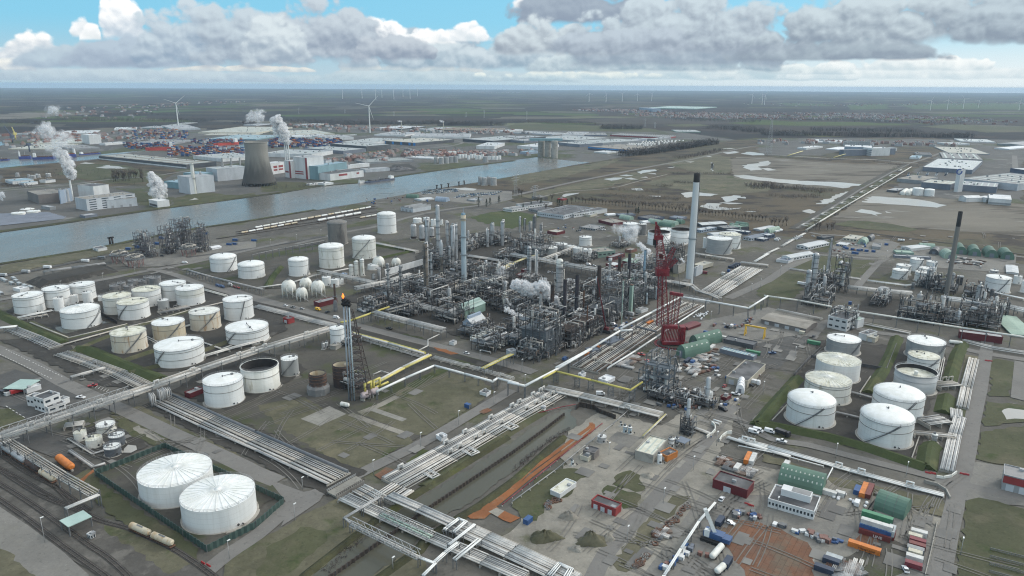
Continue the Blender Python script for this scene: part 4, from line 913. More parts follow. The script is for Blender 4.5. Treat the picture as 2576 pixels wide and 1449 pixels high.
def unit(x,yg,la,lb,h,label,seed,levels=None,pipes=70,vess=4,deckf=.45,fm=SD_,dm='grating',name='process_structure',cat='process unit',lowbox=None,stair=True,ves_m=(Jh,PW_,SP_),span=6.0,top=None):
 R=RR(seed);c=at(x,yg);t=thing(name,label,cat,c)
 if seed<170 and not lowbox and h<23: h*=.84;pipes=int(pipes*.9)
 levels=levels or max(2,int(h/5.5));na=max(1,round(la/span));nb=max(1,round(lb/span))
 P=lambda a,b_,z=0.0: gp(c,a,b_,z)
 ga=[-la/2+la*i/na for i in range(na+1)];gb=[-lb/2+lb*i/nb for i in range(nb+1)];zs=[h*(k+1)/levels for k in range(levels)]
 b=mb(fm)
 hh={}
 for i,a in enumerate(ga):
  for j,q in enumerate(gb):
   z=R.choice(zs[-2:]+[zs[-1]]) if R.random()<.6 else R.choice(zs);hh[i,j]=z;b.bar(P(a,q,0),P(a,q,z+R.uniform(0,2)),.42)
 for z in zs:
  for i,a in enumerate(ga):
   for j in range(nb):
    if min(hh[i,j],hh[i,j+1])>=z-.1: b.bar(P(a,gb[j],z),P(a,gb[j+1],z),.32)
  for j,q in enumerate(gb):
   for i in range(na):
    if min(hh[i,j],hh[i+1,j])>=z-.1:
     b.bar(P(ga[i],q,z),P(ga[i+1],q,z),.32)
     if R.random()<.3: b.bar(P(ga[i],q,z-h/levels),P(ga[i+1],q,z),.22)
 b.build('steel_frame',t)
 b=mb(dm);rl=mb(SM_)
 for z in zs:
  for i in range(na):
   for j in range(nb):
    if min(hh[i,j],hh[i+1,j],hh[i,j+1],hh[i+1,j+1])>=z-.1 and R.random()<deckf:
     if R.random()<.2: b.use(R.choice([Jz,SM_,'grating']))
     b.hexa([P(ga[i],gb[j],z),P(ga[i],gb[j+1],z),P(ga[i+1],gb[j+1],z),P(ga[i+1],gb[j],z)]+[P(ga[i],gb[j],z+.2),P(ga[i],gb[j+1],z+.2),P(ga[i+1],gb[j+1],z+.2),P(ga[i+1],gb[j],z+.2)],True,True);b.use(dm)
     for e0,e1 in ((P(ga[i],gb[j],z+1.2),P(ga[i],gb[j+1],z+1.2)),(P(ga[i],gb[j+1],z+1.2),P(ga[i+1],gb[j+1],z+1.2))):
      if R.random()<.7: rl.bar(e0,e1,.1)
 if b.f: b.build('deck',t)
 if rl.f: rl.build('handrail',t)
 for k in range(vess):
  z=R.choice([0]+zs[:-1]);a,q=R.uniform(-.4,.4)*la,R.uniform(-.4,.4)*lb;r=R.uniform(.7,1.5);L=R.uniform(3,8);m=R.choice(ves_m);v=mb(m)
  if R.random()<.55:
   ax=R.random()<.5;p=P(a,q,z+r+.5);e=(eA if ax else eB)*L/2;v.drum(p-e,p+e,r,10);v.use(SD_)
   for s in (-.6,.6): v.box(p+e*s,.5,r*1.5,z,z+r+.2,GA if ax else GA-PI/2)
   v.build('heat_exchanger' if R.random()<.5 else 'drum',t)
  else:
   hh_=R.uniform(5,15);v.lathe(P(a,q),[(r,z),(r,z+hh_),(r*.6,z+hh_+r*.5),(0,z+hh_+r*.6)],12);v.use(SM_);v.ring(P(a,q),r,z+hh_*.6,.3,12);v.build('upright_vessel',t)
 bs={}
 for k in range(pipes):
  m=R.choice(PIPES);b=bs.setdefault(m,mb(m));r=R.choice([.14,.18,.22,.3,.3,.45]);z=R.choice(zs+[1.5,3,4])+R.uniform(.3,1.6);ax=R.random()<.5
  L=(la if ax else lb);o=R.uniform(-.52,.52)*(lb if ax else la);s0=R.uniform(-.55,.2)*L;s1=min(s0+R.uniform(.25,.9)*L,.56*L)
  f=(lambda s,zz: P(s,o,zz)) if ax else (lambda s,zz: P(o,s,zz))
  pts=[f(s0,z),f(s1,z)]
  if R.random()<.75: pts.append(f(s1,max(.6,z+R.choice([-1,-1,.6])*R.uniform(2,7))))
  if R.random()<.5: pts.insert(0,f(s0,max(.6,z+R.choice([-1,-1,.5])*R.uniform(2,6))))
  if R.random()<.25:   # expansion loop
   mid=(s0+s1)/2;pts=[f(s0,z),f(mid-1.5,z),f(mid-1.5,z+2.2),f(mid+1.5,z+2.2),f(mid+1.5,z),f(s1,z)]
  b.pipe(pts,r,5)
 for m,b in bs.items(): b.build('pipework',t)
 if stair:
  b=mb(SM_);lv=h/levels;a=-la/2+R.uniform(.1,.7)*la;q=lb/2+1.2
  for k in range(levels):
   b.bar(P(a,q,lv*k),P(a+4.5,q,lv*(k+1)),.9,.2) if k%2==0 else b.bar(P(a+4.5,q,lv*k),P(a,q,lv*(k+1)),.9,.2)
   b.bar(P(a+(4.5 if k%2==0 else 0),q-.9,lv*(k+1)),P(a+(4.5 if k%2==0 else 0),q+.9,lv*(k+1)),1.2,.15)
  for aa in (a-.6,a+5.1): b.bar(P(aa,q+.6,0),P(aa,q+.6,h),.2)
  b.build('stair',t)
 if lowbox:
  m,z=lowbox;b=mb(m);b.box(c,la*.86,lb*.86,0.4,z);b.use(SM_)
  for i in range(int(la/3)):
   for s in (-1,1): a=-la*.43+i*3;b.bar(P(a,s*lb*.435,.4),P(a,s*lb*.435,z),.25)
  for i in range(int(lb/3)):
   for s in (-1,1): q=-lb*.43+i*3;b.bar(P(s*la*.435,q,.4),P(s*la*.435,q,z),.25)
  for k in range(1,5):
   b.box(c,la*.88,lb*.88,z*k/5,z*k/5+.25)
  b.build('furnace_box',t)
 if top: top(t,c,P,zs[-1],R)
 return t,c
def rack(pts,h,w,n,label,m=PW1,r=.3,name='pipe_rack',cat='pipe rack',post=8.0,levels=1,legs=True,loops=0,pm=SM_,seed=1,z0=0.0,elev=True,drop=False,truss=False):
 R=RR(seed+int(pts[0][0]));ps=[at(x,y,h if elev else 0) for x,y in pts];base=V((ps[0].x,ps[0].y,0));t=thing(name,label,cat,base)
 ps=[V((p.x,p.y,0)) for p in ps]
 ts=0
 if legs:
  for i in range(len(ps)-1):
   d=ps[i+1]-ps[i];L=d.length;u=d.normalized();nn=V((-u.y,u.x,0));k=max(1,round(L/post))
   for j in range(k+(1 if i==len(ps)-2 else 0)):
    p=ps[i]+u*(L*j/k);b=mb(pm if h>2.5 else Ji)
    if h>2.5:
     for s in (-1,1): b.bar(p+nn*s*w/2*.9,p+nn*s*w/2*.9+UP*(h+.2+(levels-1)*1.8),.36)
     for l in range(levels): b.bar(p-nn*w/2+UP*(h-.3-l*2.2+(levels-1)*1.1),p+nn*w/2+UP*(h-.3-l*2.2+(levels-1)*1.1),.36)
    else: b.bar(p-nn*w/2+UP*(h*.5-.2),p+nn*w/2+UP*(h*.5-.2),.5,max(.3,h))
    if ts<90: b.build('trestle',t)
    ts+=1
 for k in range(n):
  l=k%levels;o=-w/2+w*(k+.5+R.uniform(-.28,.28))/n if n>1 else 0;mm=R.choice(m);rr=R.choice([r,r*.6,r*.75,r*.9,r*1.3]) if n>2 else r
  z=h-l*2.2+(levels-1)*1.1;b=mb(mm);L,_=strip_pts(ps,2*o) if o>=0 else (strip_pts(ps,-2*o)[1],0)
  line=[q+UP*(z+rr) for q in L]
  if loops and R.random()<.11:
   out=[line[0]]
   for i in range(len(line)-1):
    d=line[i+1]-line[i];Ln=d.length;u=d.normalized();nn=V((-u.y,u.x,0))
    for q in range(loops):
     m0=Ln*(q+.5)/loops+R.uniform(-2,2);
     if R.random()<.5: out+=[line[i]+u*(m0-1.4),line[i]+u*(m0-1.4)+UP*2.2,line[i]+u*(m0+1.4)+UP*2.2,line[i]+u*(m0+1.4)]
    out.append(line[i+1])
   line=out
  if drop: line=[V((line[0].x,line[0].y,.5))]+line+[V((line[-1].x,line[-1].y,.5))]
  b.pipe(line,rr,6);b.build('pipe',t)
 if truss:
  for s in (-1,1):
   b=mb(SP_);L=strip_pts(ps,w*1.02)[0 if s<0 else 1]
   for i in range(len(L)-1):
    d=L[i+1]-L[i];k=max(1,int(d.length/4));
    b.bar(L[i]+UP*(h+3.2),L[i+1]+UP*(h+3.2),.28);b.bar(L[i]+UP*h,L[i+1]+UP*h,.28)
    for j in range(k): b.bar(L[i]+d*(j/k)+UP*h,L[i]+d*((j+.5)/k)+UP*(h+3.2),.18);b.bar(L[i]+d*((j+.5)/k)+UP*(h+3.2),L[i]+d*((j+1)/k)+UP*h,.18)
   b.build('truss',t)
 return t
def loops_on(pts,h,size,label,m=PW_,r=.35):
 b=None
 p,q=at(*pts[0],h),at(*pts[1],h);u=(q-p).normalized();nn=V((u.y,-u.x,0));t=thing('expansion_loop',label,'pipe loop',p,'flat expansion loops on the pipe banks')
 for k in range(2):
  b=mb(m);s=size-k*1.6;o=k*.9;b.pipe([p+u*o-nn*2,p+u*o+nn*s,q-u*o+nn*s,q-u*o-nn*2],r,6);b.build('pipe',t)
# chimneys
mat('module_grey',(.13,.125,.14),(.095,.09,.1),.5,.6)
org('F')
t,c,r,h=stack(1733,716,436,19.5,'tall pale chimney with black top standing behind the red crane','chimney_white',.72,0,Q1,Q1,'soot',.075)
b=mb(SM_);ladder_platforms(b,c,r*.86,h,[h*.42],False,3);b.bar(c+V((r+.3,-1,0)),c+V((r*.66+.4,-.6,h)),.5);b.build('platform',t)
b=mb(Jj);b.box(c+eA*-6,14,5,0,5.5);b.build('flue_duct',t)
t,c,r,h=stack(2380,745,532,11.5,'grey concrete chimney with black top on the right','concrete_stack',.85,0,Q1,Q1,'soot',.17)
t,c,r,h=stack(1168,738,541,13.4,'pale blue chimney with rusty top in the left plant block',Jx,.92,3,Q1,Q1,Jd,.07)
b=mb('blue_stack');b.box(c+UP*0,2.6,2.6,h,h+1.8);b.bar(c+UP*h,c+UP*(h+6),.3);b.build('top_equipment',t)
# columns
org('Z1')
column(830,1450,505,78,'thick brown scaffolded tower in the left plant block','brown_tower',6,True,rings=9,top=Jo,name='scaffolded_tower',cat='tower')
t,c,r,h=column(1083,1330,640,52,'slimmer brown tower with silver head right of the thick brown one','brown_tower',5,False,rings=6,name='scaffolded_tower',cat='tower')
b=mb(Jh);b.lathe(c,[(r*1.1,h-4),(r*1.15,h+7),(r*.8,h+9),(r*.5,h+11),(0,h+11.3)],16);b.build('head',t)
column(1022,640,-128,64,'tallest silver column at the back left of the plant',Jh,7,False,seed=3)
column(1255,880,195,58,'silver column with flat platforms,left of the close pair',Jh,3,True);column(1312,860,185,50,'silver column,right of the close pair',Jh,6,True)
column(1205,890,535,38,'short silver column in front of the close pair',Jh,4,False);column(1174,640,140,50,'silver column with a bent overhead pipe behind the close pair',Jh,5,True)
column(842,560,98,58,'silver column with a goose neck pipe beside the bullet silos',Jh,5,True)
column(925,1330,640,44,'mottled grey column between the two brown towers',SP_,6,False,rings=4)
column(232,1500,812,40,'slender ringed grey column,left of the front pair',SP_,9,False,rings=10);column(430,1500,845,42,'slender ringed grey column,right of the front pair',SP_,9,False,rings=10)
column(718,1110,925,22,'thin white vent column beside the white shelter roof',WP_,0,False,name='vent_stack')
column(2052,540,132,60,'silver column with an arched top pipe in the rear middle block',Jh,4,True);column(1882,530,172,52,'silver column with cage ladders left of the arched one',Jh,6,True)
column(2332,320,62,30,'thin silver column,left of the far pair by the lawn',Jh,4,False);column(2412,300,96,24,'thin silver column,right of the far pair by the lawn',Jh,4,False)
column(1602,1230,952,44,'short grey column right of the pale blue chimney',SP_,4,False);column(1790,1060,762,42,'short silver column by the yellow pipe line',Jh,4,False);column(1695,1180,945,44,'stout grey column between the short ones by the yellow pipe',SP_,3,False)
column(80,1130,890,34,'short grey column next to the white panel wall',SP_,4,True);column(1815,560,260,48,'squat silver column with a coiled pipe',Jh,3,True)
column(885,1560,1260,70,'broad silver column with looping pipes in front of the brown tower',Jh,5,True)
column(2560,300,60,36,'dark caged column at the rear of the middle block',SP_,6,False,rings=5)
org('Z3')
column(465,640,-60,66,'silver column with vertical tubes behind the big steam cloud',Jh,8,False,rings=8);column(582,620,0,54,'silver column with side pipe behind the big steam cloud',Jh,5,True)
t,c,r,h=column(945,960,140,128,'fat banded column with domed white head at plant centre',SP_,8,False,rings=10,taper=.82)
b=mb(Ja);b.lathe(c,[(r*.84,h*.86),(r*.84,h-r*.5),(r*.6,h-r*.1),(0,h+.1)],20);b.build('head',t)
b=mb(PB_);b.pipe([c+eB*(r+1)+UP*3,c+eB*(r+1)+UP*h*.8,c+eB*(r*.5)+UP*h*.8],.5);b.pipe([c-eB*(r+1)+UP*3,c-eB*(r+1)+UP*h*.72],.6);b.build('riser',t)
column(905,190,70,40,'slim white vessel on the rear pipe rack',WP_,0,False,name=Jr,cat=Js)
column(70,960,690,58,'white knock out drum with a square pipe loop',Ja,1,True,name=Jr,cat=Js);column(535,1010,780,28,'thin grey column next to the steaming stack',SP_,2,False)
stack(828,1470,565,66,'dark brown furnace stack,foremost of the row',Jl,.96,0);stack(1030,1340,478,61,'navy brown furnace stack,second of the row','navy_stack',.96,0)
stack(1222,1190,402,61,'dark furnace stack,third of the row','navy_stack',.96,1);stack(1570,1120,255,70,'dark brown furnace stack,tallest of the row',Jl,.9,0)
stack(1898,860,122,56,'rust brown furnace stack with an orange lower part',Jl,.95,0);stack(2055,800,60,54,'blue black furnace stack behind the row','navy_stack',.95,0)
t,c,r,h=stack(1748,820,160,38,'silver stack rising from a shiny cone',Jh,.9,1);b=mb(Jh);z=hgt(c,470);b.lathe(c,[(r*2.6,z),(r*1.1,z+3.4)],18);b.lathe(c,[(r*1.5,h-1),(r*1.6,h+1.2),(0,h+1.4)],14);b.build('cone',t)
stack(1337,1150,648,26,'thin rusty orange stack in the middle of the furnaces',Jk,1,0);stack(1392,1420,890,22,'thin rusty pole stack low among the furnaces',Jk,1,0)
stack(648,1420,690,52,'grey steaming stack on the front corner furnace',SP_,.9,1,tip=Jk);stack(2302,700,0,34,'ribbed blue stack near the red crane','blue_stack',1,1,rings=9)
stack(1955,1190,500,16,'thin pale green pole stack in front of the furnaces',Jy,1,0,tip=Jy)
g=at(2098,1010);t=thing('flue_duct','square pale green duct stack near the parked van',Q1,g);hh=hgt(g,565);b=mb('green_duct');b.box(g,2.6,2.6,0,hh);b.use(SD_);b.box(g-eB*2.4,2.2,2.4,0,hh*.93);b.build('shaft',t);b=mb(Jk);b.box(g,2.9,2.9,hh,hh+.6);b.build('cap',t)
for x,y,yt in ((2358,880,690),(2512,800,605)):
 column(x,y,yt,26,'pale blue bottle shaped silencer stack by the road '+('nearer of two' if x<2400 else 'farther of two'),Jx,1,False,name='silencer_stack')
org('C4')
column(445,640,278,62,'tall silver ringed column at the left of the right plant',Jh,3,False,rings=6);column(385,740,448,48,'shorter silver column in front of the tall ringed one',Jh,2,False,rings=3)
t,c,r,h=column(600,480,130,40,'tapering dark silver vent column right of the two silver ones',SP_,4,False,taper=.35)
column(1598,640,440,46,'grey column with a dark bent pipe beside the white tanks',SP_,4,True);column(1500,900,690,52,'grey column at the left of the furnace bridge',SP_,4,True)
column(2095,850,600,56,'stout silver grey column in the far right unit',SP_,5,True);column(2240,760,640,36,'short dark vessel right of the far right unit',SM_,2,False,name=Jr);column(1455,650,575,34,'short grey vessel by the white square loops',SM_,2,False,name=Jr);column(2285,770,680,30,'short grey vessel next to the white tank on the right',SM_,2,False,name=Jr)
org(J1)
column(80,1330,1170,22,'thin silver column,left at the rear of the middle plant',Jh,3,False);column(128,1320,1190,18,'thinner silver column beside it at the rear',Jh,3,False);column(222,1420,1165,32,'dark pipe clad column at the rear of the middle plant',SM_,6,True);column(292,1400,1245,28,'stubby grey column at the rear right of the middle plant',SP_,4,True);column(180,1380,1225,26,'banded grey column left of the dark pipe clad one',SP_,5,True)
org('C2')
t,c,r,h=stack(803,870,592,24,'short rusty stack in front of the maroon shed',Jk,.75,1);b=mb(SM_);b.lathe(c,[(r*1.8,0),(r*1.8,h*.3),(r,h*.42)],14);b.build('base',t)
for x,y,yt,l in ((1188,610,495,'left'),(1248,590,430,'right')): column(x,y,yt,26,'short grey column before the white panel wall,'+l+' one',SP_,3,True)
# process units: x,y ground centre,length along A,along B,height
org('F')
UN=[(1362,884,24,23,31,'multi level furnace block at the front corner of the plant',dict(lowbox=(Jg,19),pipes=130,deckf=.75,dm=Jz,levels=5)),
(1330,905,10,14,14,'low pipe structure at the foot of the corner furnace',dict(pipes=50)),
(1427,862,24,20,15,'dark furnace block behind the corner furnace',dict(lowbox=(Jl,13),pipes=90)),(1472,838,24,20,14,'furnace block with pale beams under the second stack',dict(lowbox=(Jl,13),pipes=90)),
(1508,812,22,20,15,'furnace block under the third stack',dict(lowbox=(SD_,14),pipes=100)),(1585,765,22,18,18,'grey furnace block under the tallest brown stack',dict(lowbox=(SD_,14),pipes=90,fm=SM_)),
(1541,795,20,17,34,'tall grey steel tower block beneath the shiny cone stack',dict(pipes=110,fm=SM_,deckf=.7,lowbox=(Jg,14))),(1600,742,16,16,18,'pale green pipe tower by the thin pole stack',dict(pipes=70,fm='green_duct')),
(1638,742,24,16,20,'heater block with hopper boxes beside the red crane',dict(pipes=90,deckf=.6,lowbox=(SP_,7))),(1608,700,30,22,18,'pipe filled unit left of the red crane',dict(pipes=120)),(1650,690,30,16,22,'grey lattice unit behind the red crane',dict(pipes=90,fm=SM_)),
(1690,676,26,20,24,'boiler block with concrete hoppers by the pale chimney',dict(pipes=80,lowbox=(Jj,16))),
(1236,872,26,16,15,'blue decked compressor platform on stilts beside the road',dict(pipes=80,dm=Jz,deckf=.8)),(1296,832,20,14,10,'pipe structure right of the pale blue hall',dict(pipes=110)),
(1284,862,14,18,9,'blue framed exchanger deck behind the white exchanger banks',dict(pipes=50,dm=Jz,fm=Jz)),
(1195,836,26,14,10,'pipe bank in front of the green hall',dict(pipes=120)),(1140,800,26,22,18,'dense pipe block below the right ringed column',dict(pipes=130)),(1090,768,28,24,20,'dark decked block between the ringed columns',dict(pipes=130,deckf=.6)),
(1030,786,26,22,14,'low pipe block left of the ringed columns',dict(pipes=110)),(985,756,30,20,16,'grey decked unit behind the light shed roof',dict(pipes=110,deckf=.6)),(940,780,20,16,12,'yellow railed pump deck near the rusty short stack',dict(pipes=70,deckf=.6)),
(1060,738,30,26,16,'pipe block in front of the white panel wall',dict(pipes=130)),(1120,748,26,22,22,'block around the foot of the thick brown tower',dict(pipes=120)),(1180,758,26,24,20,'block around the foot of the pale blue chimney',dict(pipes=130)),
(1235,760,26,26,22,'dark pipe block behind the green hall',dict(pipes=140)),(1290,778,30,24,14,'white pipe field behind the steam cloud',dict(pipes=140,deckf=.25)),(1330,800,22,20,12,'low white pipe field right of the steam vent',dict(pipes=110,deckf=.25)),
(1160,700,30,24,18,'dark exchanger block behind the two brown towers',dict(pipes=120)),(1105,672,26,22,22,'dark decked cube left of the close column pair',dict(pipes=110,deckf=.7)),(1215,705,26,22,16,'rack block beside the white wrapped structure',dict(pipes=110)),
(1260,725,24,20,22,'furnace with brown box and vents left of the steam',dict(pipes=80,lowbox=(Jf,14))),(1380,772,28,26,18,'pipe block below the fat banded column',dict(pipes=130)),(1440,790,26,24,16,'pipe block between the second and third stack',dict(pipes=120)),(1430,745,30,22,12,'low pipe block right of the fat banded column',dict(pipes=110)),(1490,752,30,22,16,'pipe block behind the third stack',dict(pipes=120)),
(1530,712,34,18,14,'low block with grey roof behind the furnaces',dict(pipes=90)),(1325,742,24,20,20,'dark vessel block left of the fat banded column',dict(pipes=100)),
(1195,618,34,18,12,'low dark plant behind the tallest silver column',dict(pipes=110)),(1250,612,26,22,14,'dark pipe plant by the green lawn',dict(pipes=110)),(1170,628,24,20,12,'pipe deck next to the bullet silos',dict(pipes=80)),
(1310,640,30,22,18,'unit with columns at the rear of the plant',dict(pipes=120)),(1352,650,24,24,24,'unit with a white boxed top at the rear middle',dict(pipes=110,lowbox=(SP_,14))),(1275,650,26,18,10,'low pipework around the small white tanks',dict(pipes=100)),(1392,640,20,18,12,'dark low unit right of the white boxed one',dict(pipes=80)),(1340,615,20,16,14,'rear unit beside the lawn',dict(pipes=80)),
(1470,655,30,14,9,'pump rack around the row of five tanks',dict(pipes=90)),(1560,620,26,14,5,'scattered low pipework by the steaming grey tank',dict(pipes=60,vess=2)),
(2058,762,30,20,16,'dark stepped unit at the left of the right plant',dict(pipes=120)),(2112,732,14,10,32,'dark louvred tower in the right plant',dict(pipes=40,deckf=.9,dm=SD_)),(2075,712,22,16,12,'unit behind the silver columns of the right plant',dict(pipes=90)),
(2215,760,34,12,8,'low pipe deck in the middle of the right plant',dict(pipes=90)),(2305,805,18,26,18,'unit left of the furnace bridge',dict(pipes=110)),(2345,800,26,14,22,'raised furnace bridge with gridded deck on legs',dict(pipes=50,deckf=.95,dm=Jj,levels=2)),(2385,812,18,18,12,'pipework right of the furnace bridge',dict(pipes=90)),
(2370,730,26,20,14,'vessel unit below the grey chimney',dict(pipes=90)),(2450,745,20,16,12,'pipe unit right of the grey chimney',dict(pipes=70)),(2460,815,28,26,20,'dense unit at the far right of the plant',dict(pipes=140)),(2500,790,16,16,14,'small unit behind the dense far right one',dict(pipes=70)),(2330,720,20,14,14,'unit left of the grey chimney foot',dict(pipes=80)),
(2118,820,14,16,16,'steel stair work beside the white walled plant house',dict(pipes=60)),
(1663,985,15,15,25,'grey steel tower under assembly on the work yard',dict(pipes=50,fm=Jz,deckf=.5,dm=Jz,vess=3)),(1640,975,12,13,15,'lower steel module left of the assembly tower',dict(pipes=40,fm=Jz,dm=SP_,deckf=.6)),(1690,1008,12,26,6,'low scaffolded pipe module in front of the assembly tower',dict(pipes=70)),(1745,1015,10,22,7,'scaffold block beside the two white yard tanks',dict(pipes=60)),
(1725,1092,5,5,12.5,'slim steel lattice tower beside the small plant building',dict(pipes=14,vess=1,deckf=.6,levels=7,span=2.5)),
(870,862,14,16,6,'small pump unit beside the flare tank',dict(pipes=60,vess=3)),(885,975,12,12,12,'dark equipment block at the flare foot',dict(pipes=60,deckf=.5))]
for i,(x,y,la,lb,h,l,k) in enumerate(UN): unit(x,y,la,lb,h,l,100+i,**k)
org('C1')
for x,y,la,lb,h,l in ((1440,300,10,12,24,'purple grey module tower,leftmost beside the river'),(1520,320,9,12,26,'purple grey module tower right next to the leftmost'),(1700,285,11,14,30,'purple grey module tower standing apart in the yard middle'),(1815,240,11,13,34,'purple grey module tower behind the middle one'),(1885,230,10,12,34,'purple grey module tower with bright pipe caps'),(2025,265,11,13,30,'purple grey module tower at the right end of the row')):
 unit(x,y,la,lb,h,l,int(x),pipes=50,vess=2,fm='module_grey',deckf=.5,levels=7,span=4,name='steel_module',cat='module')
for x,y,l in ((1210,375,'round topped module on pink legs,left one'),(1370,415,'round topped module on pink legs,nearest one'),(1905,305,'round topped module on pink legs,right one')):
 c=at(x,y);t=thing('steel_module',l,'module',c,'modules on pink legs');
 for i in range(8):
  a=2*PI*i/8;b=mb('module_pink' if 'module_pink' in MATS else mat('module_pink',(.3,.17,.16),(.24,.14,.13),.5,.7));e=V((cos(a),sin(a),0));b.bar(c+e*7,c+e*8+UP*8,.5);b.bar(c+e*7,c+V((cos(a+.78),sin(a+.78),0))*8+UP*8,.25);b.build('leg',t)
 b=mb(SM_);b.lathe(c,[(9,8),(9.6,8.3),(9.6,9),(5,9)],16,False);R=RR(x)
 for i in range(40): a,q=R.uniform(0,6.3),R.uniform(2,9);b.bar(c+V((cos(a)*q,sin(a)*q,9)),c+V((cos(a)*q,sin(a)*q,R.uniform(10,13))),.35)
 b.build('deck',t);b=mb(PB_)
 for i in range(10): a=R.uniform(0,6.3);b.pipe([c+V((cos(a)*8,sin(a)*8,10)),c+V((cos(a+1)*6,sin(a+1)*6,12)),c+V((cos(a+2)*8,sin(a+2)*8,11))],.4)
 b.build('pipework',t)
org('Z2')
for n,(x0,y0,x1,y1,k,l) in enumerate(((1190,1090,1560,930,6,'bank of pale green white heat exchangers beside the road'),(1560,1190,1780,1060,5,'second bank of white heat exchangers nearer the furnace'))):
 p,q=at(x0,y0),at(x1,y1);t=thing('exchanger_bank',l,'heat exchangers',p)
 for i in range(k):
  o=p+(q-p)*(i/(k-1));
  for zz in (1.6,3.4): b=mb(Ja);b.drum(o+eB*-3+UP*zz,o+eB*3+UP*zz,.8,10);b.build('heat_exchanger',t)
  b=mb(PW_);b.pipe([o+eB*-2+UP*3.6,o+eB*-2+UP*5.4,o+eB*1+UP*5.4,o+eB*2+UP*3.6],.35);b.build('pipe',t)
p=at(1480,300);t=thing('exchanger_bank','row of horizontal white drums on a deck behind the green hall','heat exchangers',p)
for i in range(9): o=gp(p,-26+i*5.4,0);b=mb(Ja if i%3 else Jh);b.drum(o+eB*-3.4+UP*13,o+eB*3.2+UP*13,1.25,12);b.build('drum',t)
b=mb(SD_)
for i in range(9):
 for s in (-3,3): o=gp(p,-28+i*6,s);b.bar(o,o+UP*11.5,.4)
b.box(p,56,8,11.3,11.7);b.build('deck',t)
# pipe racks and pipe banks
W_=(PW_,PW_,PB_,SP_)
org('D1')
rack([(-300,985),(0,880),(700,650),(1500,378),(2000,200),(2576,8),(3310,-213)],7.5,7,12,'long raised pipe bridge crossing the left road',W_,.32,levels=2,post=12,loops=4)
rack([(0,865),(1330,425)],9.6,5.5,2,'lattice truss walk on top of the left pipe bridge',W_,.2,legs=False,truss=True,name=Q2,cat='truss')
rack([(1650,485),(2130,700),(2576,905),(3010,1100),(3420,1290)],1.0,13,11,'bank of silver white pipes on sleepers beside the left road',W_,.33,post=14,loops=5)
rack([(1530,540),(2000,760),(2576,1010),(3300,1350)],1.2,1.6,3,'pair of grey pipes apart from the main bank along the left road',(SP_,PW_),.3,post=14)
rack([(1660,430),(2576,840),(3500,1240)],.9,3,1,'long dark concrete channel wall beside the pipe bank',(Jg,),.9,post=40,name='channel_wall',cat=Q3)
rack([(620,30),(880,120),(1180,230),(1470,370)],1.0,11,10,'bank of white pipes ending under the left pipe bridge',W_,.33,post=12,loops=2)
rack([(715,275),(930,215),(1060,180)],2.6,3,3,'short pipe bridge across the upper left pipe bank',PW1,.35)
for i,(x,y) in enumerate(((1520,440),(1600,400),(1640,385),(1680,380))): rack([(x,y),(x+20,y+30)],6.5,2.5,3,'white pipe bend dropping from the long bridge,'+('leftmost','second','third','rightmost')[i]+' of four',(PW_,SP_),.35,legs=False,drop=True,name='pipe_drop',cat='pipes')
org('C1')
rack([(120,1045),(350,1135),(560,1228)],1.0,10,8,'bank of white pipes at the far left foot of the dike',W_,.33,post=12)
rack([(-80,1045),(170,1020)],3.5,5,4,'white pipe bridge at the left picture edge',WP1,.4)
rack([(490,1245),(1120,1070),(1545,965),(1880,865),(2280,772)],.9,2.4,3,'white pipes along the bund wall between the tank rows',(Ja,PB_),.45,post=9)
rack([(305,985),(690,1140),(1280,1000)],.9,1.2,2,'angled pale pipes round the dark water bund',(PB_,),.4,post=9)
rack([(180,935),(530,860)],1,4,4,'white pipes in front of the leftmost tank',(WP_,PW_),.35,post=8)
rack([(200,950),(480,905)],1.4,6,5,'tangled valve manifold in front of the leftmost tank',(PB_,Jt),.25,post=5,loops=3,**VMAN)
rack([(1600,880),(1900,820)],1.4,9,7,'dark valve manifold beside the grey banded tank',(Jt,PB_,SM_),.25,post=5,loops=4,**VMAN)
rack([(1465,1130),(1600,1200)],.8,3,2,'white pipes between two rusty tanks',PW1,.35);rack([(2030,1180),(2230,1250),(2330,1215)],.9,2,2,'white pipe elbow before the wide tank',PW1,.35);rack([(2045,1325),(2300,1250),(2640,1160)],2,4,4,'white pipes hugging the bund wall behind the pipe bridge',(Ja,PW_),.35,loops=2)
rack([(2040,650),(2280,715)],.9,3,2,'white pipe pair crossing the dark gap by the banded tank',(Ja,),.4);rack([(1850,1030),(2140,940)],.8,2.4,2,'white pipe pair in front of the rearmost rusty tank',(Ja,),.4)
rack([(1890,455),(2150,530),(2640,650)],5,3,3,'posts and pipes along the plot of the domed tanks',(Jt,PW_),.3,post=6)
rack([(440,470),(720,430),(1060,385)],3.4,8,6,'rail and pipe deck on top of the earth mound',(SM_,Jt),.3,post=8,z0=4)
org('C2')
rack([(-40,300),(230,240),(690,155)],9,1,2,'row of tall posts with cables along the upper road',(SP_,),.12,post=8,name='post_row',cat='posts')
rack([(0,635),(330,590),(600,505),(930,440)],2,3,3,'pale pipes behind the sphere yard',PW1,.35,loops=2);rack([(640,465),(800,500),(1000,545),(1200,590)],5,7,9,'pipe rack beside the three slim white vessels',W_,.3,levels=2)
rack([(1190,885),(1540,975),(1890,1062)],6.5,7,12,'pipe rack along the front road of the plant',W_,.3,levels=2,loops=1)
rack([(1200,180),(1400,220),(1620,265)],2,6,8,'white pipe bank behind the insulated tanks',W_,.35,loops=1);rack([(2130,310),(2330,340),(2576,385)],2,7,8,'white pipe bank in front of the rear middle unit',W_,.35)
rack([(0,815),(300,890),(560,960),(780,1010)],1,8,7,'white pipes in the ditch left of the flare tank',W_,.3,post=10)
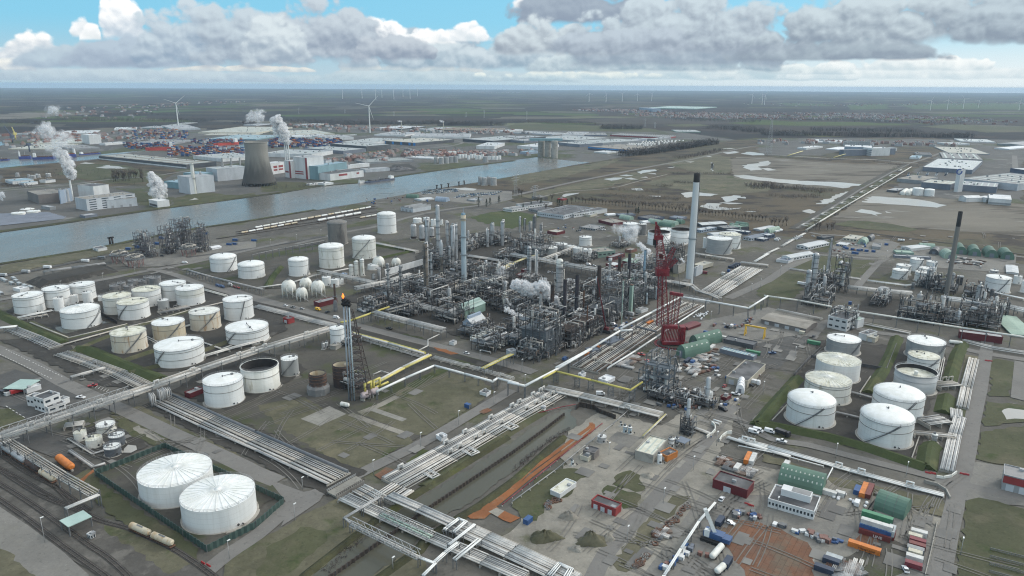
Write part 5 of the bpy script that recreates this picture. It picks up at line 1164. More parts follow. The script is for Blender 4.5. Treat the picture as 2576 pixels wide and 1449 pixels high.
rack([(700,1080),(0,1300)],6,1,1,'thin yellow pipe hung under the long pipe bridge',(Jv,),.25,legs=False,**GPIPE)
rack([(1340,830),(930,975),(850,985)],6,2.2,2,'yellow gas pipe rising from the flare towards the plant',(Jw,Jv),.55,**GPIPE)
rack([(970,1095),(1340,1195),(1700,1300)],3,3,2,'fat lemon yellow pipe along the ditch',(Jw,PW_),.75,post=10,**GPIPE)
rack([(980,1120),(1700,1335)],1.2,5,5,'pale pipes under the lemon yellow pipe',W_,.3,post=10,loops=2)
rack([(1750,1318),(1480,1449),(1190,1610)],3.5,2.5,2,'fat cream yellow pipe leading to the flare drums',(Jv,PW_),.8,post=10,**GPIPE)
rack([(1640,1265),(1730,1220),(1730,1160),(1845,1105)],4,1,1,'white pipe stepping over the ditch from the plant',PW1,.4,post=20,**SPIPE)
rack([(1780,1330),(2200,1440),(2576,1545)],1.5,6,5,'pipe bank in the ditch before the corner furnace',W_,.3,post=10,loops=3)
rack([(1900,640),(2200,590),(2576,395)],8,6,8,'pipe rack with yellow pipes through the plant middle',(Jv,PB_,PW_),.35,levels=2)
rack([(1280,540),(1690,370)],4,3,3,'pipe rack on the white panel wall',(PB_,PW_),.3)
rack([(1700,770),(1320,870)],7,4,6,'brown grey pipe rack left inside the plant',(PB_,Jt),.3,levels=2);rack([(1300,720),(1900,880),(2000,905)],7,5,7,'pipe rack across the left plant block',W_,.3,levels=2);rack([(1800,690),(2060,620),(2300,540)],9,5,7,'pipe rack in front of the pale blue chimney',(PB_,PW_),.35,levels=2);rack([(1000,640),(1300,580),(1560,500)],6,6,8,'pipe rack between sphere yard and brown towers',W_,.3,levels=2)
org('C3')
rack([(0,300),(500,392),(950,470),(1450,545)],7.5,8,12,'long pipe rack behind the furnaces',W_,.35,levels=2,loops=3);rack([(1420,550),(1620,575),(1800,610)],5,6,6,'pipe rack beneath the pale chimney',W_,.4)
rack([(0,390),(150,330),(300,290)],7,3,3,'yellow topped pipe rack by the silver columns',(Jv,PW_),.35);rack([(290,360),(480,290),(650,225)],6,5,7,'pipe rack in front of the row of five tanks',W_,.35,levels=2)
rack([(730,1449),(1050,1240),(1400,1010),(1810,790)],1.2,22,14,'broad bank of white pipes beneath the red crane',W_+(Ju,),.4,post=14,loops=4)
rack([(960,1449),(1240,1275),(1450,1135),(1930,820)],1.5,1,1,'single white pipe along the crane yard edge',WP1,.6,post=9,**SPIPE)
rack([(1990,690),(2180,560),(2390,430)],1.3,20,14,'bank of white pipes beyond the red crane',W_,.4,post=14,loops=3);rack([(2070,720),(2240,610),(2490,450)],1.2,6,4,'white pipes at the right side of the bank beyond the crane',W_,.4,post=14)
rack([(1580,560),(1800,600),(1870,660),(2000,700),(2090,740)],4,6,7,'pipe bridge bending round behind the red crane',W_,.4,loops=1);rack([(1830,285),(2020,315),(2230,345)],2.5,5,6,'pipe rack in front of the grey clad tank',W_,.35);rack([(2440,370),(2576,290)],1.2,4,3,'white pipes crossing toward the upper right',WP1,.4);rack([(2300,375),(2576,405)],2,6,5,'pipe bridge over the culvert on the right',W_,.35,loops=1)
WP=[((440,1449),(790,1255),(1085,1075),(1210,1065)),((1090,1055),(1400,890),(1700,730),(1950,770),(2380,845),(2576,722))]
rack(list(WP[0]),8,1,1,'long white pipe on posts along the furnace road',WP1,.75,post=14,**SPIPE);rack(list(WP[1]),8.5,1,1,'white pipe on posts turning right past the red crane',WP1,.75,post=14,**SPIPE)
rack([(1690,730),(1990,790)],6,3,1,'lattice pipe bridge over the white pipe bank',(SP_,),.3,legs=False,truss=True,name=Q2,cat='truss');rack([(1260,1030),(1450,1075)],4,3,2,'dark girder bridge over the pipes by the crane',(Jg,),.5,name=Q2,cat='truss');rack([(860,1375),(1000,1395)],2.5,3,3,'short pipe bridge across the broad white bank',(PB_,),.3,loops=1)
org('C4')
rack([(-40,718),(300,765),(640,830)],8.5,1,1,'white pipe on posts passing the right plant,left stretch',(Ja,),.7,post=16,**SPIPE);rack([(840,868),(1300,940),(1960,1045),(2700,1155)],8.5,1,1,'white pipe on posts passing the right plant,right stretch',(Ja,),.7,post=16,**SPIPE)
rack([(800,625),(1100,660),(1450,690)],5,7,8,'white pipe rack with square loops in the right plant',(WP_,PW_),.35,levels=2,loops=4);rack([(1740,735),(2050,775),(2400,825),(2700,890)],5,9,9,'white pipe rack at the right edge of the plant',(WP_,PW_),.35,levels=2,loops=4)
rack([(1000,560),(1380,610),(1550,595)],1.6,3,3,'white pipes left of the right tank cluster',WP1,.35,loops=2);rack([(1100,640),(1430,690)],1,4,3,'pale pipe pair behind the mud plot',W_,.3)
rack([(90,850),(540,945)],.8,6,3,'flat pale pipe channel behind the long grey warehouse',(PB_,PW_),.4,post=20);rack([(930,990),(1430,1090)],.8,7,3,'pale pipe channel right of the white walled plant house',(PB_,PW_),.4,post=20);rack([(1950,1165),(2250,1240),(2700,1310)],.8,8,3,'flat white pipe channel at the right edge',PW1,.4,post=20);rack([(220,440),(500,480),(930,545)],.8,5,3,'white pipe channel below the lawn of the right plant',PW1,.35,post=20)
rack([(140,215),(250,150),(370,85)],.8,4,3,'white pipes running up beside the far car park',PW1,.4,post=14);rack([(-40,300),(100,235)],.8,4,3,'white pipe stretch below the far car park',PW1,.4,post=14)
rack([(2140,640),(2360,700),(2576,745)],1.5,4,3,'white pipes in front of the white tank on the right',WP1,.4)
org('D4')
rack([(2075,90),(2000,385),(1960,580)],1.1,6.5,8,'upper stretch of the white pipe bank beside the right road',W_,.36,post=14,loops=1);rack([(1890,600),(1900,690),(1930,680),(1880,850),(1800,1215)],1.1,6.5,9,'lower stretch of the white pipe bank beside the right road',W_,.36,post=14)
rack([(2035,80),(1975,370),(1915,580)],1.1,1,1,'single pipe left of the right road bank',PW1,.4,post=14,**SPIPE);rack([(1690,350),(1900,330)],2.5,9,9,'valve manifold beside the floating roof tank',(Jt,PB_,PW_),.28,post=6,loops=4,**VMAN);rack([(1560,720),(1780,690)],2.5,11,9,'valve manifold right of the middle domed tank',(Jt,PW_),.28,post=6,loops=4,**VMAN);rack([(1470,830),(1880,870)],2.2,5,6,'manifold pipes right of the nearest domed tank',(PB_,Jt,PW_),.3,post=6,loops=4,**VMAN);rack([(1750,90),(1700,320)],1.2,4,4,'pipes behind the floating roof tank',PW1,.35);rack([(660,625),(940,690)],1.2,2,2,'low wall pipes between the domed tanks',(Jt,),.45,post=8);rack([(800,415),(1065,490)],1.2,2,2,'low wall pipes behind the scaffolded tank',(Jt,),.45,post=8)
rack([(-560,715),(-480,740)],1,4,2,'short white pipes below the curved culvert',WP1,.4)
org('E4')
rack([(-300,75),(0,150),(830,390),(1400,545),(1770,640)],.9,3.2,6,'silver pipes in the long ditch below the right bund',(WP_,PW_),.3,post=12,loops=3)
rack([(-300,140),(60,215),(560,350)],.9,.6,1,'thin white pipe beside the long ditch',WP1,.3,post=12,**SPIPE);rack([(650,365),(590,480)],2.5,.5,1,'white pipe from the ditch to the green shed',WP1,.3,post=9,**SPIPE)
org('D2')
rack([(1215,428),(1500,295),(1795,168),(2100,250),(2380,328),(2430,296),(2640,350)],5,1,1,'white gas pipe looping round the flare field',WP1,.75,post=12,**SPIPE)
rack([(1390,1345),(1900,1060),(2300,830),(2600,655),(2880,500),(3010,425)],1.4,17,15,'broad bank of white pipes beside the water channel',W_,.38,post=14,loops=5)
rack([(2280,190),(2440,110),(2576,45)],7,3,3,'yellow and white pipe bridge to the corner furnace',(Jw,PW_),.35,name='pipe_rack');rack([(1180,250),(1260,215),(1340,240)],1,1,1,'flat white pipe loop beside the cream pipe',PW1,.35,**SPIPE)
for (a,b_),s,l in ((((1700,1250),(1770,1215)),5.5,'flat pipe loop on the channel pipe bank,nearest the bridge'),(((2090,1020),(2170,985)),6,'flat pipe loop on the channel pipe bank,above a dark platform'),(((2490,770),(2560,735)),6,'flat pipe loop on the channel pipe bank,farther one')): loops_on((a,b_),1.8,s,l)
org(J8)
rack([(340,380),(700,460),(1100,555),(1500,655)],2.2,8,9,'pipe bank crossing at the head of the channel',W_,.36,post=10,loops=2)
rack([(312,293),(440,222),(800,312),(1190,412),(1312,332)],9,1,1,'lemon yellow pipe on lattice towers above the crossing road',(Jw,),.6,post=400,**GPIPE,legs=False)
rack([(-40,338),(130,372)],8,1,1,'white pipe meeting the corner of the furnace road',WP1,.75,**SPIPE);rack([(130,372),(460,200),(800,0)],8,1,1,'white pipe climbing along the furnace road from the crossing',WP1,.75,post=16,**SPIPE)
for x,y in ((440,340),(655,380),(790,405),(990,470),(1205,520)):
 g=at(x,y);t=thing('support_tower','grey lattice tower under the lemon yellow pipe','pipe support',g,'lattice towers under the yellow pipe');b=mb(SM_);lattice(b,g,g+UP*8.7,3,4,.25);b.build('lattice',t)
rack([(1550,650),(1320,870)],1.2,1.4,2,'green yellow pipe line to the small plant building',(Jv,PW_),.3,post=8);rack([(1180,600),(1010,750),(740,960),(430,1215),(0,1530)],1.2,.6,1,'dark pipe fence line along the orange track',(Jt,),.25,post=7,name='pipe_fence',cat='pipe');rack([(910,740),(700,900),(450,1110),(100,1400),(-100,1560)],.8,.5,1,'red pipe along the orange track',(Q0,),.25,post=7,name='fire_pipe',cat='pipe');rack([(250,640),(480,580),(640,550)],1,.5,1,'red rail along the channel head wall',(Q0,),.25,name='fire_pipe',cat='pipe')
rack([(1800,770),(2010,850)],1,3,4,'pipes in the small walled pit at the curved culvert',W_,.35);rack([(2170,880),(2576,1010),(2800,1075)],.9,3.2,5,'silver pipes emerging from the curved culvert wall',(WP_,PW_),.3,post=12)
org('E2')
rack([(880,655),(1300,850),(1760,1060),(2300,1290),(2700,1460)],1.5,7,8,'lower pipe bank crossing the channel at the bottom',W_,.34,post=12,loops=3);rack([(1340,640),(1650,775),(1960,915)],3.2,6,8,'upper pipe bridge over the channel with walkway',(SP_,PW_),.4,levels=1,post=20);rack([(1960,920),(2300,1075),(2576,1200),(2980,1390),(3200,1500)],1.6,11,13,'broad white pipe bank at the bottom of the picture',W_,.36,post=12,loops=4)
rack([(1030,570),(1130,620),(1250,690)],1.2,8,8,'pipe bank between road bridge and channel bridge',W_,.34);rack([(1480,560),(1300,680)],1.4,14,10,'pipes turning at the end of the channel bank',W_,.36)
rack([(955,935),(1640,1270)],4.5,2.2,2,'pale lattice pipe bridge over the channel,lowest one',(SP_,PW_),.35,legs=False,truss=True,name=Q2,cat='truss');rack([(1255,835),(1760,1065)],2.2,3,2,'pale green lattice pipe bridge over the channel',(Jy,Jy),.4,legs=False,truss=True,name=Q2,cat='truss')
rack([(1240,660),(890,870),(955,920)],4.5,1.4,2,'pipe bending round the meadow corner above the channel',(PW_,SP_),.35,post=9);rack([(1640,1270),(1800,1330),(1680,1449)],4,1.6,2,'white pipes dropping to the lower picture edge',WP1,.35,post=9);rack([(2030,1120),(1900,1220),(1790,1320)],4,2,3,'white pipe crossing over the bottom bank,left one',WP1,.35,post=8);rack([(2250,1085),(2000,1290)],4,2,3,'white pipe crossing over the bottom bank,middle one',WP1,.35,post=8);rack([(2200,935),(1940,1140)],3.6,1.4,2,'white pipe crossing over the bottom bank,upper one',WP1,.35,post=8);rack([(1900,990),(1920,970),(2040,880),(2110,905),(1990,1010)],3.4,1.6,2,'square white pipe loop at the channel bridge end',WP1,.35,post=20,**SPIPE)
org(J6)
rack([(380,1449),(480,1330),(590,1380),(520,1500)],3,2.4,3,'square white pipe loop at the bottom picture edge',WP1,.4,post=20);rack([(2045,715),(1880,905),(1700,1180),(1530,1449),(1430,1600)],3.2,1.2,2,'white pipe on posts dividing the storage yard',WP1,.32,post=12,**SPIPE)
org('E1')
rack([(75,105),(300,245),(640,460),(960,640)],5,4.5,7,'rusty white pipe rack beside the tank wagons',(PW_,PB_,Ju),.28,levels=2,post=8);rack([(995,635),(660,775)],6,3,4,'white pipe rack crossing over the tracks',PW1,.3,post=22)
rack([(0,75),(60,110)],6,6,6,'end of the pipe rack under the long bridge',W_,.3)
rack([(700,880-690),(940,1045-690),(1060,1010-690)],1,2.4,3,'white pipes around the dark tank yard',(PW_,Jt),.3,post=8)
org('D1')
rack([(690,890),(940,1045),(1060,1010)],1,2.4,3,'white pipes round the corner of the small tank yard',(PW_,Jt),.3,post=8)
rack([(650,760),(840,735)],2,6,8,'manifold of upright pipes beneath the long bridge',(PW_,Jt),.22,post=4,loops=4,**VMAN)
org('B4')
rack([(385,1310),(720,1105),(1100,880),(1440,675)],2.0,3.5,3,'long white pipe line with loops across the empty fields',(Ja,PB_),.5,post=25)
for i in range(11):
 x=430+i*95;y=1262-i*55.5;loops_on(((x-10,y+8),(x+22,y-10)),2.4,-10,'square pipe loop on the long line across the fields',PW_,.4)
rack([(0,552),(620,590),(1100,605),(1500,640)],5,4,3,'beige pipe rack in front of the striped silo plant',(PB_,),.5,post=30);rack([(200,560),(350,515)],6,3,2,'inclined beige pipe bridge by the lattice mast',(Jv,),.6,post=25);rack([(660,580),(780,545)],6,3,2,'inclined beige pipe bridge by the silo plant',(Jv,),.6,post=25)
# buildings
def clad(name,c,c2=None,rough=.55): return mat(name,c,c2,.08,rough,str_=(1,1,.3))
for n,c in dict(w_white=(.66,.67,.67),w_pale=(.5,.53,.56),w_grey=(.3,.31,.32),w_dark=(.085,.09,.1),w_slate=(.17,.19,.23),w_blue=(.3,.37,.46),w_teal=(.2,.32,.36),w_cream=(.55,.52,.43),w_beige=(.44,.41,.34),w_maroon=(.13,.02,.025),w_red=(.28,.04,.04),w_brick=(.2,.1,.08),w_green=(.24,.34,.29),w_mint=(.3,.44,.38),w_brown=(.2,.18,.17),w_navy=(.08,.1,.15),w_orange=(.55,.2,.05)).items(): clad(n,c)
for n,c,d in ((Q4,(.06,.06,.063),(.13,.13,.135)),(Q5,(.25,.25,.25),(.2,.2,.2)),(Q6,(.36,.37,.38),(.3,.31,.32)),(Q7,(.54,.56,.57),(.46,.48,.49)),(Q8,(.44,.43,.37),(.37,.36,.32)),(Q9,(.22,.2,.17),(.27,.25,.22)),('r_green',(.2,.33,.25),(.16,.28,.21)),(Qa,(.38,.5,.46),(.32,.43,.4)),(Qb,(.25,.36,.42),(.2,.3,.36)),(Qc,(.17,.2,.25),(.14,.165,.2)),(Qd,(.105,.19,.145),(.085,.155,.118)),(Qe,(.3,.4,.33),(.25,.35,.29))): mat(n,c,d,.1,.7,c3=tuple(v*.75 for v in c),s3=.06,t3=(.52,.66))
mat('glass',(.03,.04,.05),(.05,.06,.07),.5,.15);mat('door_blue',(.35,.45,.6),None,.5,.5);mat(Qf,(.74,.75,.76),(.62,.63,.65),.4,.6);mat(Qg,(.45,.5,.45),(.38,.42,.38),.4,.4)
mat('bright_blue',(.05,.25,.6),None,.3,.5)
NB=0
def hall(ax,ay,bx,by,cx,cy_,hp,label,w=Qh,r=Q5,style=Jo,win=0,doors=0,z0=0.0,name='building',cat='building',sky=0,posts=False,group=None,stripe=None):
 global NB
 NB+=1
 g=at(ax,ay+hp);h=max(2.0,hgt(g,ay));A,B,C=at(ax,ay,h),at(bx,by,h),at(cx,cy_,h)
 u=(B-A);u.z=0;L=u.length;u.normalize();v=V((-u.y,u.x,0));D=(C-B).dot(v)
 if D<0: v=-v;D=-D
 D=max(D,2.0)
 O=V((A.x,A.y,0));Q=lambda s,t_,z: O+u*(s*L)+v*(t_*D)+UP*z
 t=thing(name,label,cat,O,group);zb=h*z0
 far=O.y>1100
 b=mb(w)
 hw=h if style in(Jo,'saw',Jm) else h*.72
 if style!=Jm: b.hexa([Q(0,0,zb),Q(1,0,zb),Q(1,1,zb),Q(0,1,zb),Q(0,0,hw),Q(1,0,hw),Q(1,1,hw),Q(0,1,hw)],True,z0>0)
 if style==Qi:
  if L>D: b.v;n0=[(0,0),(0,1)],[(1,0),(1,1)]
  al=L>=D
  for e in (0,1):
   k=len(b.v)
   b.v+= [tuple(Q(e,0,hw)),tuple(Q(e,1,hw)),tuple(Q(e,.5,h-.1))] if al else [tuple(Q(0,e,hw)),tuple(Q(1,e,hw)),tuple(Q(.5,e,h-.1))]
   b.face((k,k+1,k+2))
 if b.f: b.build(Q3,t)
 b=mb(r);e=.35;eu,ev=e/max(L,1),e/D
 if style==Qi:
  if L>=D:
   for (p,q) in ((-ev,.5),(1+ev,.5)): b.hexa([Q(-eu,p,hw-.05),Q(1+eu,p,hw-.05),Q(1+eu,q,h),Q(-eu,q,h),Q(-eu,p,hw+.25),Q(1+eu,p,hw+.25),Q(1+eu,q,h+.3),Q(-eu,q,h+.3)],True,True)
  else:
   for (p,q) in ((-eu,.5),(1+eu,.5)): b.hexa([Q(p,-ev,hw-.05),Q(p,1+ev,hw-.05),Q(q,1+ev,h),Q(q,-ev,h),Q(p,-ev,hw+.25),Q(p,1+ev,hw+.25),Q(q,1+ev,h+.3),Q(q,-ev,h+.3)],True,True)
 elif style=='saw':
  k=max(3,int(L/9))
  for i in range(k):
   a0,a1=i/k,(i+.96)/k;b.hexa([Q(a0,0,h),Q(a1,0,h),Q(a1,1,h),Q(a0,1,h),Q(a0,0,h+.4),Q(a1,0,h+3),Q(a1,1,h+3),Q(a0,1,h+.4)])
 else:
  b.hexa([Q(eu,ev,h-.3),Q(1-eu,ev,h-.3),Q(1-eu,1-ev,h-.3),Q(eu,1-ev,h-.3),Q(eu,ev,h+.05),Q(1-eu,ev,h+.05),Q(1-eu,1-ev,h+.05),Q(eu,1-ev,h+.05)]) if style!=Jm else b.hexa([Q(-eu,-ev,h-.3),Q(1+eu,-ev,h-.3),Q(1+eu,1+ev,h-.3),Q(-eu,1+ev,h-.3),Q(-eu,-ev,h),Q(1+eu,-ev,h),Q(1+eu,1+ev,h),Q(-eu,1+ev,h)],True,True)
 rf=b.build('roof',t)
 if style==Jo:
  b=mb(w);th=.35
  for p,q in ((Q(0,0,0),Q(1,0,0)),(Q(1,0,0),Q(1,1,0)),(Q(1,1,0),Q(0,1,0)),(Q(0,1,0),Q(0,0,0))): b.bar(p+UP*(h+.22),q+UP*(h+.22),th,.5)
  b.build('parapet',rf)
  R=RR(NB);b=mb(Q6 if R.random()<.5 else Qh)
  for i in range(max(1,min(14,int(L*D/(900 if far else 160))))):
   s,q=R.uniform(.1,.9),R.uniform(.15,.85);z=R.uniform(.7,1.6)*(2 if far else 1);b.box(Q(s,q,0),R.uniform(1,2.4)*(2 if far else 1),R.uniform(1,2),h-.1,h+z,math.atan2(u.y,u.x))
  b.build('roof_vent',rf)
 if sky:
  b=mb(Qg);
  for i in range(sky):
   s=(i+.5)/sky;z=h+.16
   if style==Qi and L>=D: b.hexa([Q(s-.15/sky,.12,hw+(h-hw)*.24+.3),Q(s+.15/sky,.12,hw+(h-hw)*.24+.3),Q(s+.15/sky,.4,h-(h-hw)*.2+.3),Q(s-.15/sky,.4,h-(h-hw)*.2+.3)]+[Q(s-.15/sky,.12,hw+(h-hw)*.24+.4),Q(s+.15/sky,.12,hw+(h-hw)*.24+.4),Q(s+.15/sky,.4,h-(h-hw)*.2+.4),Q(s-.15/sky,.4,h-(h-hw)*.2+.4)])
   else: b.hexa([Q(s-.12/sky,.08,h),Q(s+.12/sky,.08,h),Q(s+.12/sky,.92,h),Q(s-.12/sky,.92,h),Q(s-.12/sky,.08,z),Q(s+.12/sky,.08,z),Q(s+.12/sky,.92,z),Q(s-.12/sky,.92,z)])
  b.build(Qg,rf)
 if win:
  fl=max(1,int((hw-zb)/3.3)) if not far else 1
  for f in range(fl):
   z=zb+(hw-zb)*(f+.55)/fl;b=None
   for i in range(win):
    s=(i+.5)/win;dw=.28/win;b=mb('glass');b.hexa([Q(s-dw,-.06/D,z-.6),Q(s+dw,-.06/D,z-.6),Q(s+dw,.02/D,z-.6),Q(s-dw,.02/D,z-.6),Q(s-dw,-.06/D,z+.7),Q(s+dw,-.06/D,z+.7),Q(s+dw,.02/D,z+.7),Q(s-dw,.02/D,z+.7)],True,True)
    if (f*win+i)<40: b.build('window',t)
   wd=max(2,int(D/5))
   for i in range(min(8,wd)):
    s=(i+.5)/wd;dw=.3/wd;b=mb('glass');b.hexa([Q(1-.02/L,s-dw,z-.6),Q(1+.06/L,s-dw,z-.6),Q(1+.06/L,s+dw,z-.6),Q(1-.02/L,s+dw,z-.6),Q(1-.02/L,s-dw,z+.7),Q(1+.06/L,s-dw,z+.7),Q(1+.06/L,s+dw,z+.7),Q(1-.02/L,s+dw,z+.7)],True,True);b.build('window',t)
 for i in range(doors):
  s=(i+.6)/(doors+.4);dh=min(hw*.7,3.6);dw=min(1.7,.25*L/doors)/L;b=mb(Qj if w not in(Qk,Qj) else Qh);b.hexa([Q(s-dw,-.07/D,0),Q(s+dw,-.07/D,0),Q(s+dw,.02/D,0),Q(s-dw,.02/D,0),Q(s-dw,-.07/D,dh),Q(s+dw,-.07/D,dh),Q(s+dw,.02/D,dh),Q(s-dw,.02/D,dh)],True);b.build('door',t)
 if stripe:
  for (mm,s0,s1,f0,f1) in stripe:
   b=mb(mm);b.hexa([Q(s0,-.12/D,hw*f0),Q(s1,-.12/D,hw*f0),Q(s1,.02/D,hw*f0),Q(s0,.02/D,hw*f0),Q(s0,-.12/D,hw*f1),Q(s1,-.12/D,hw*f1),Q(s1,.02/D,hw*f1),Q(s0,.02/D,hw*f1)],True,True);b.build('wall_panel',t)
 if z0>0 or style==Jm:
  k=max(2,int(L/6)+1);kk=2 if D<14 else 3
  for i in range(k):
   for j in range(kk): b=mb(SM_);b.bar(Q(i/(k-1),j/(kk-1),0),Q(i/(k-1),j/(kk-1),zb if z0 else h-.3),.45);b.build('post',t)
 return t,Q,h,L,D
def arch(ax,ay,bx,by,L,h,label,m=Qd,lat=False,sky=0,name='arched_shed',cat='shed',group=None):
 A,B=at(ax,ay),at(bx,by);u=B-A;W=u.length;u.normalize();v=V((-u.y,u.x,0));v=-v if v.y<0 else v
 t=thing(name,label,cat,A,group)
 if lat: O,ax_,cr,Ln,Wd=A,u,v,W,L
 else: O,ax_,cr,Ln,Wd=A,v,u,L,W
 n=12;b=mb(m);k=0
 P=lambda s,i: O+ax_*s+cr*(Wd/2-Wd/2*cos(PI*i/n))+UP*(h*(sin(PI*i/n))**.8)
 for i in range(n): b.quad(P(0,i),P(0,i+1),P(Ln,i+1),P(Ln,i),True)
 b.build('roof',t)
 for s in (0,Ln):
  b=mb(m);q=len(b.v);b.v+=[tuple(P(s+(.06 if s==0 else -.06),i)) for i in range(n+1)];b.face(tuple(range(q,q+n+1)));b.build('end_wall',t)
 o=O+cr*Wd/2+ax_*(-.12);b=mb(Ql);b.hexa([o-cr*Wd*.16,o+cr*Wd*.16,o+cr*Wd*.16+ax_*.15,o-cr*Wd*.16+ax_*.15]+[q+UP*h*.55 for q in (o-cr*Wd*.16,o+cr*Wd*.16,o+cr*Wd*.16+ax_*.15,o-cr*Wd*.16+ax_*.15)]);b.build('door',t)
 b=mb(SM_ if not sky else Qg)
 if sky:
  for r_ in ((2,3),(4,5)) if lat else ((3,4),(8,9)):
   for i in range(sky): s=Ln*(i+.4)/sky;b.quad(*[p+UP*.08 for p in (P(s,r_[0]+.15),P(s,r_[0]+.7),P(s+Ln*.3/sky,r_[0]+.7),P(s+Ln*.3/sky,r_[0]+.15))])
 else:
  for i in range(1,int(Ln/4)):
   for j in range(n): b.bar(P(i*4,j)+UP*.04,P(i*4,j+1)+UP*.04,.12)
 b.build(Qg if sky else 'rib',t)
 return t
def many(rows,**k):
 for r in rows: hall(*r[:-1],**{**k,**(r[-1] if isinstance(r[-1],dict) else {})}) if isinstance(r[-1],dict) else hall(*r,**k)
org(J6)
many([(385,588,485,630,630,505,45,'white flat roofed shed on the grass beside the dark pipe fence',Qk,Jb,Jo,{}),(800,690,1043,782,1102,725,75,'bright red switch house with white roof edge and pale doors',Qm,Q4,Jo,dict(doors=3)),
(2022,480,2368,592,2442,505,85,'large maroon block with puddled flat roof',Qn,Q4,Jo,dict(doors=1)),(715,185,828,218,885,172,70,'dark walled pump house with white end and pipe on roof','w_brown',Q4,Jo,dict(doors=1)),(683,238,768,265,800,238,42,'small cream lean-to in front of the dark pump house',Qo,Q5,Jo,{}),
(1480,210,1562,250,1632,182,58,'small orange walled block with dark roof','w_orange',Q4,Jo,dict(doors=1)),(1240,190,1420,240,1582,88,85,'grey concrete basin house with peeling white roof',Ji,Jb,Jo,dict(sky=3)),(1645,78,1735,112,1772,70,60,'open shelter with blue grey roof beside the slim tower',SM_,Qc,Jm,{})])
t,Q,h,L,D=hall(1560,1500,1600,1520,1650,1490,20,'small white cabin at the bottom picture edge',Qk,Q7)
org('E4')
arch(95,525,540,645,13,7.5,'long green arched shed with skylights behind the white office',lat=True,sky=10);arch(1055,788,1360,898,12,7.5,'green arched shed with tan roof panels by the rubble heap',lat=True,sky=0)
t,Q,h,L,D=hall(3,675,465,808,548,664,82,'white flat roofed office with a row of small dark windows',Qk,Q4,Jo,win=13)
b=mb(Qk);b.hexa([Q(.2,.45,h),Q(.85,.45,h),Q(.85,.8,h),Q(.2,.8,h)]+[Q(.2,.45,h+3.2),Q(.85,.45,h+3.2),Q(.85,.8,h+3.2),Q(.2,.8,h+3.2)]);b.use(Q5);b.hexa([Q(.42,.48,h+3.2),Q(.83,.48,h+3.2),Q(.83,.77,h+3.2),Q(.42,.77,h+3.2)]+[Q(.42,.48,h+3.3),Q(.83,.48,h+3.3),Q(.83,.77,h+3.3),Q(.42,.77,h+3.3)]);b.build('penthouse',t)
hall(2375,432,2700,512,2730,412,150,'red and grey plant block cut by the right picture edge',Qh,Q5,Jo,stripe=[(Qm,0,1,.52,.97)],doors=2)
org('C4')
many([(-68,930,385,1030,464,956,60,'long grey warehouse with brown grey roof beside the crane yard','w_brown',Q9,Qi,dict(doors=4)),(608,915,800,958,845,880,115,'white walled plant house with black roof and boxy top',Qk,Q4,Jo,dict(win=3)),(650,842,715,856,735,815,40,'white box on top of the plant house roof',Qk,Q4,Jo,{}),(792,932,905,962,915,926,82,'white side block of the plant house with striped edge',Qk,Qa,Jo,{}),(915,1087,995,1110,1018,1052,58,'white dark roofed hut right of the plant house',Qk,Q4,Jo,{}),(990,1122,1080,1142,1085,1112,45,'cream lean-to shed beside the dark roofed hut',Qo,Q8,Jo,dict(doors=1)),
(1930,1078,2365,1135,2370,1108,62,'long maroon shed on legs below the white pipe',Qn,Q6,Jo,{}),(2455,1095,2720,1120,2740,940,22,'pale green roofed hall cut by the right picture edge','w_green',Qe,Qi,{}),
(140,300,228,320,330,247,48,'white gabled barrack with blue windows,nearer of two by the crossroads',Qk,Q7,Qi,dict(win=3)),(83,347,203,367,206,340,22,'low white annex with blue roof trim at the barrack front',Qk,Qc,Jo,{}),(290,192,405,214,476,142,40,'white gabled barrack beside the far car park',Qk,Q7,Qi,dict(win=3)),(1340,207,1440,230,1506,166,36,'white gabled hall with blue doors on the upper right yard',Qk,Q7,Qi,dict(doors=2)),
(757,130,895,148,905,106,24,'cream flat roofed hut at the upper right compound',Qo,Q8,Jo,dict(win=4)),(1050,216,1135,224,1146,190,26,'grey hut with outside stair at the upper right compound',Qh,Q5,Jo,{}),(490,116,560,131,578,98,20,'dark grey hut beside the far car park',Qp,Q4,Jo,{}),(690,192,790,205,800,180,16,'white cabin row in the upper right compound',Qk,Q7,Jo,dict(win=4)),(2400,468,2522,482,2530,412,14,'white roofed store tent near the right edge',Qk,Q7,Qi,{}),(1275,310,1640,330,1642,318,20,'long silver roofed rack beside the white gabled hall',Ql,Jh,Jo,{}),(1290,275,1470,285,1475,262,18,'grey green roofed long shed behind the silver rack','w_green',Qe,Jo,{}),(1095,640,1180,655,1180,622,14,'pale grey roofed shelter between the pipe racks',Qh,Q6,Qi,{})])
for x,y,x2,y2,l in ((1880,292,2000,302,'leftmost'),(2012,308,2142,320,'second'),(2178,325,2318,337,'third'),(2337,342,2478,354,'rightmost')): arch(x,y,x2,y2,26,9,'green striped arched shed,%s of the row of four'%l,Qd)
arch(1768,338,1900,345,18,8,'pale green arched shed in front of the row of four',Qe);arch(1525,238,1680,248,10,6,'grey green long arched shed on the upper right yard',Qe,lat=True);arch(1615,292,1715,304,16,6.5,'black arched shed on the upper right yard',Qp);arch(898,192,985,202,18,6.5,'mint arched shed in the upper right compound',Qe);arch(975,160,1040,168,18,6.5,'black arched shed in the upper right compound',Qp)
org('Z4')
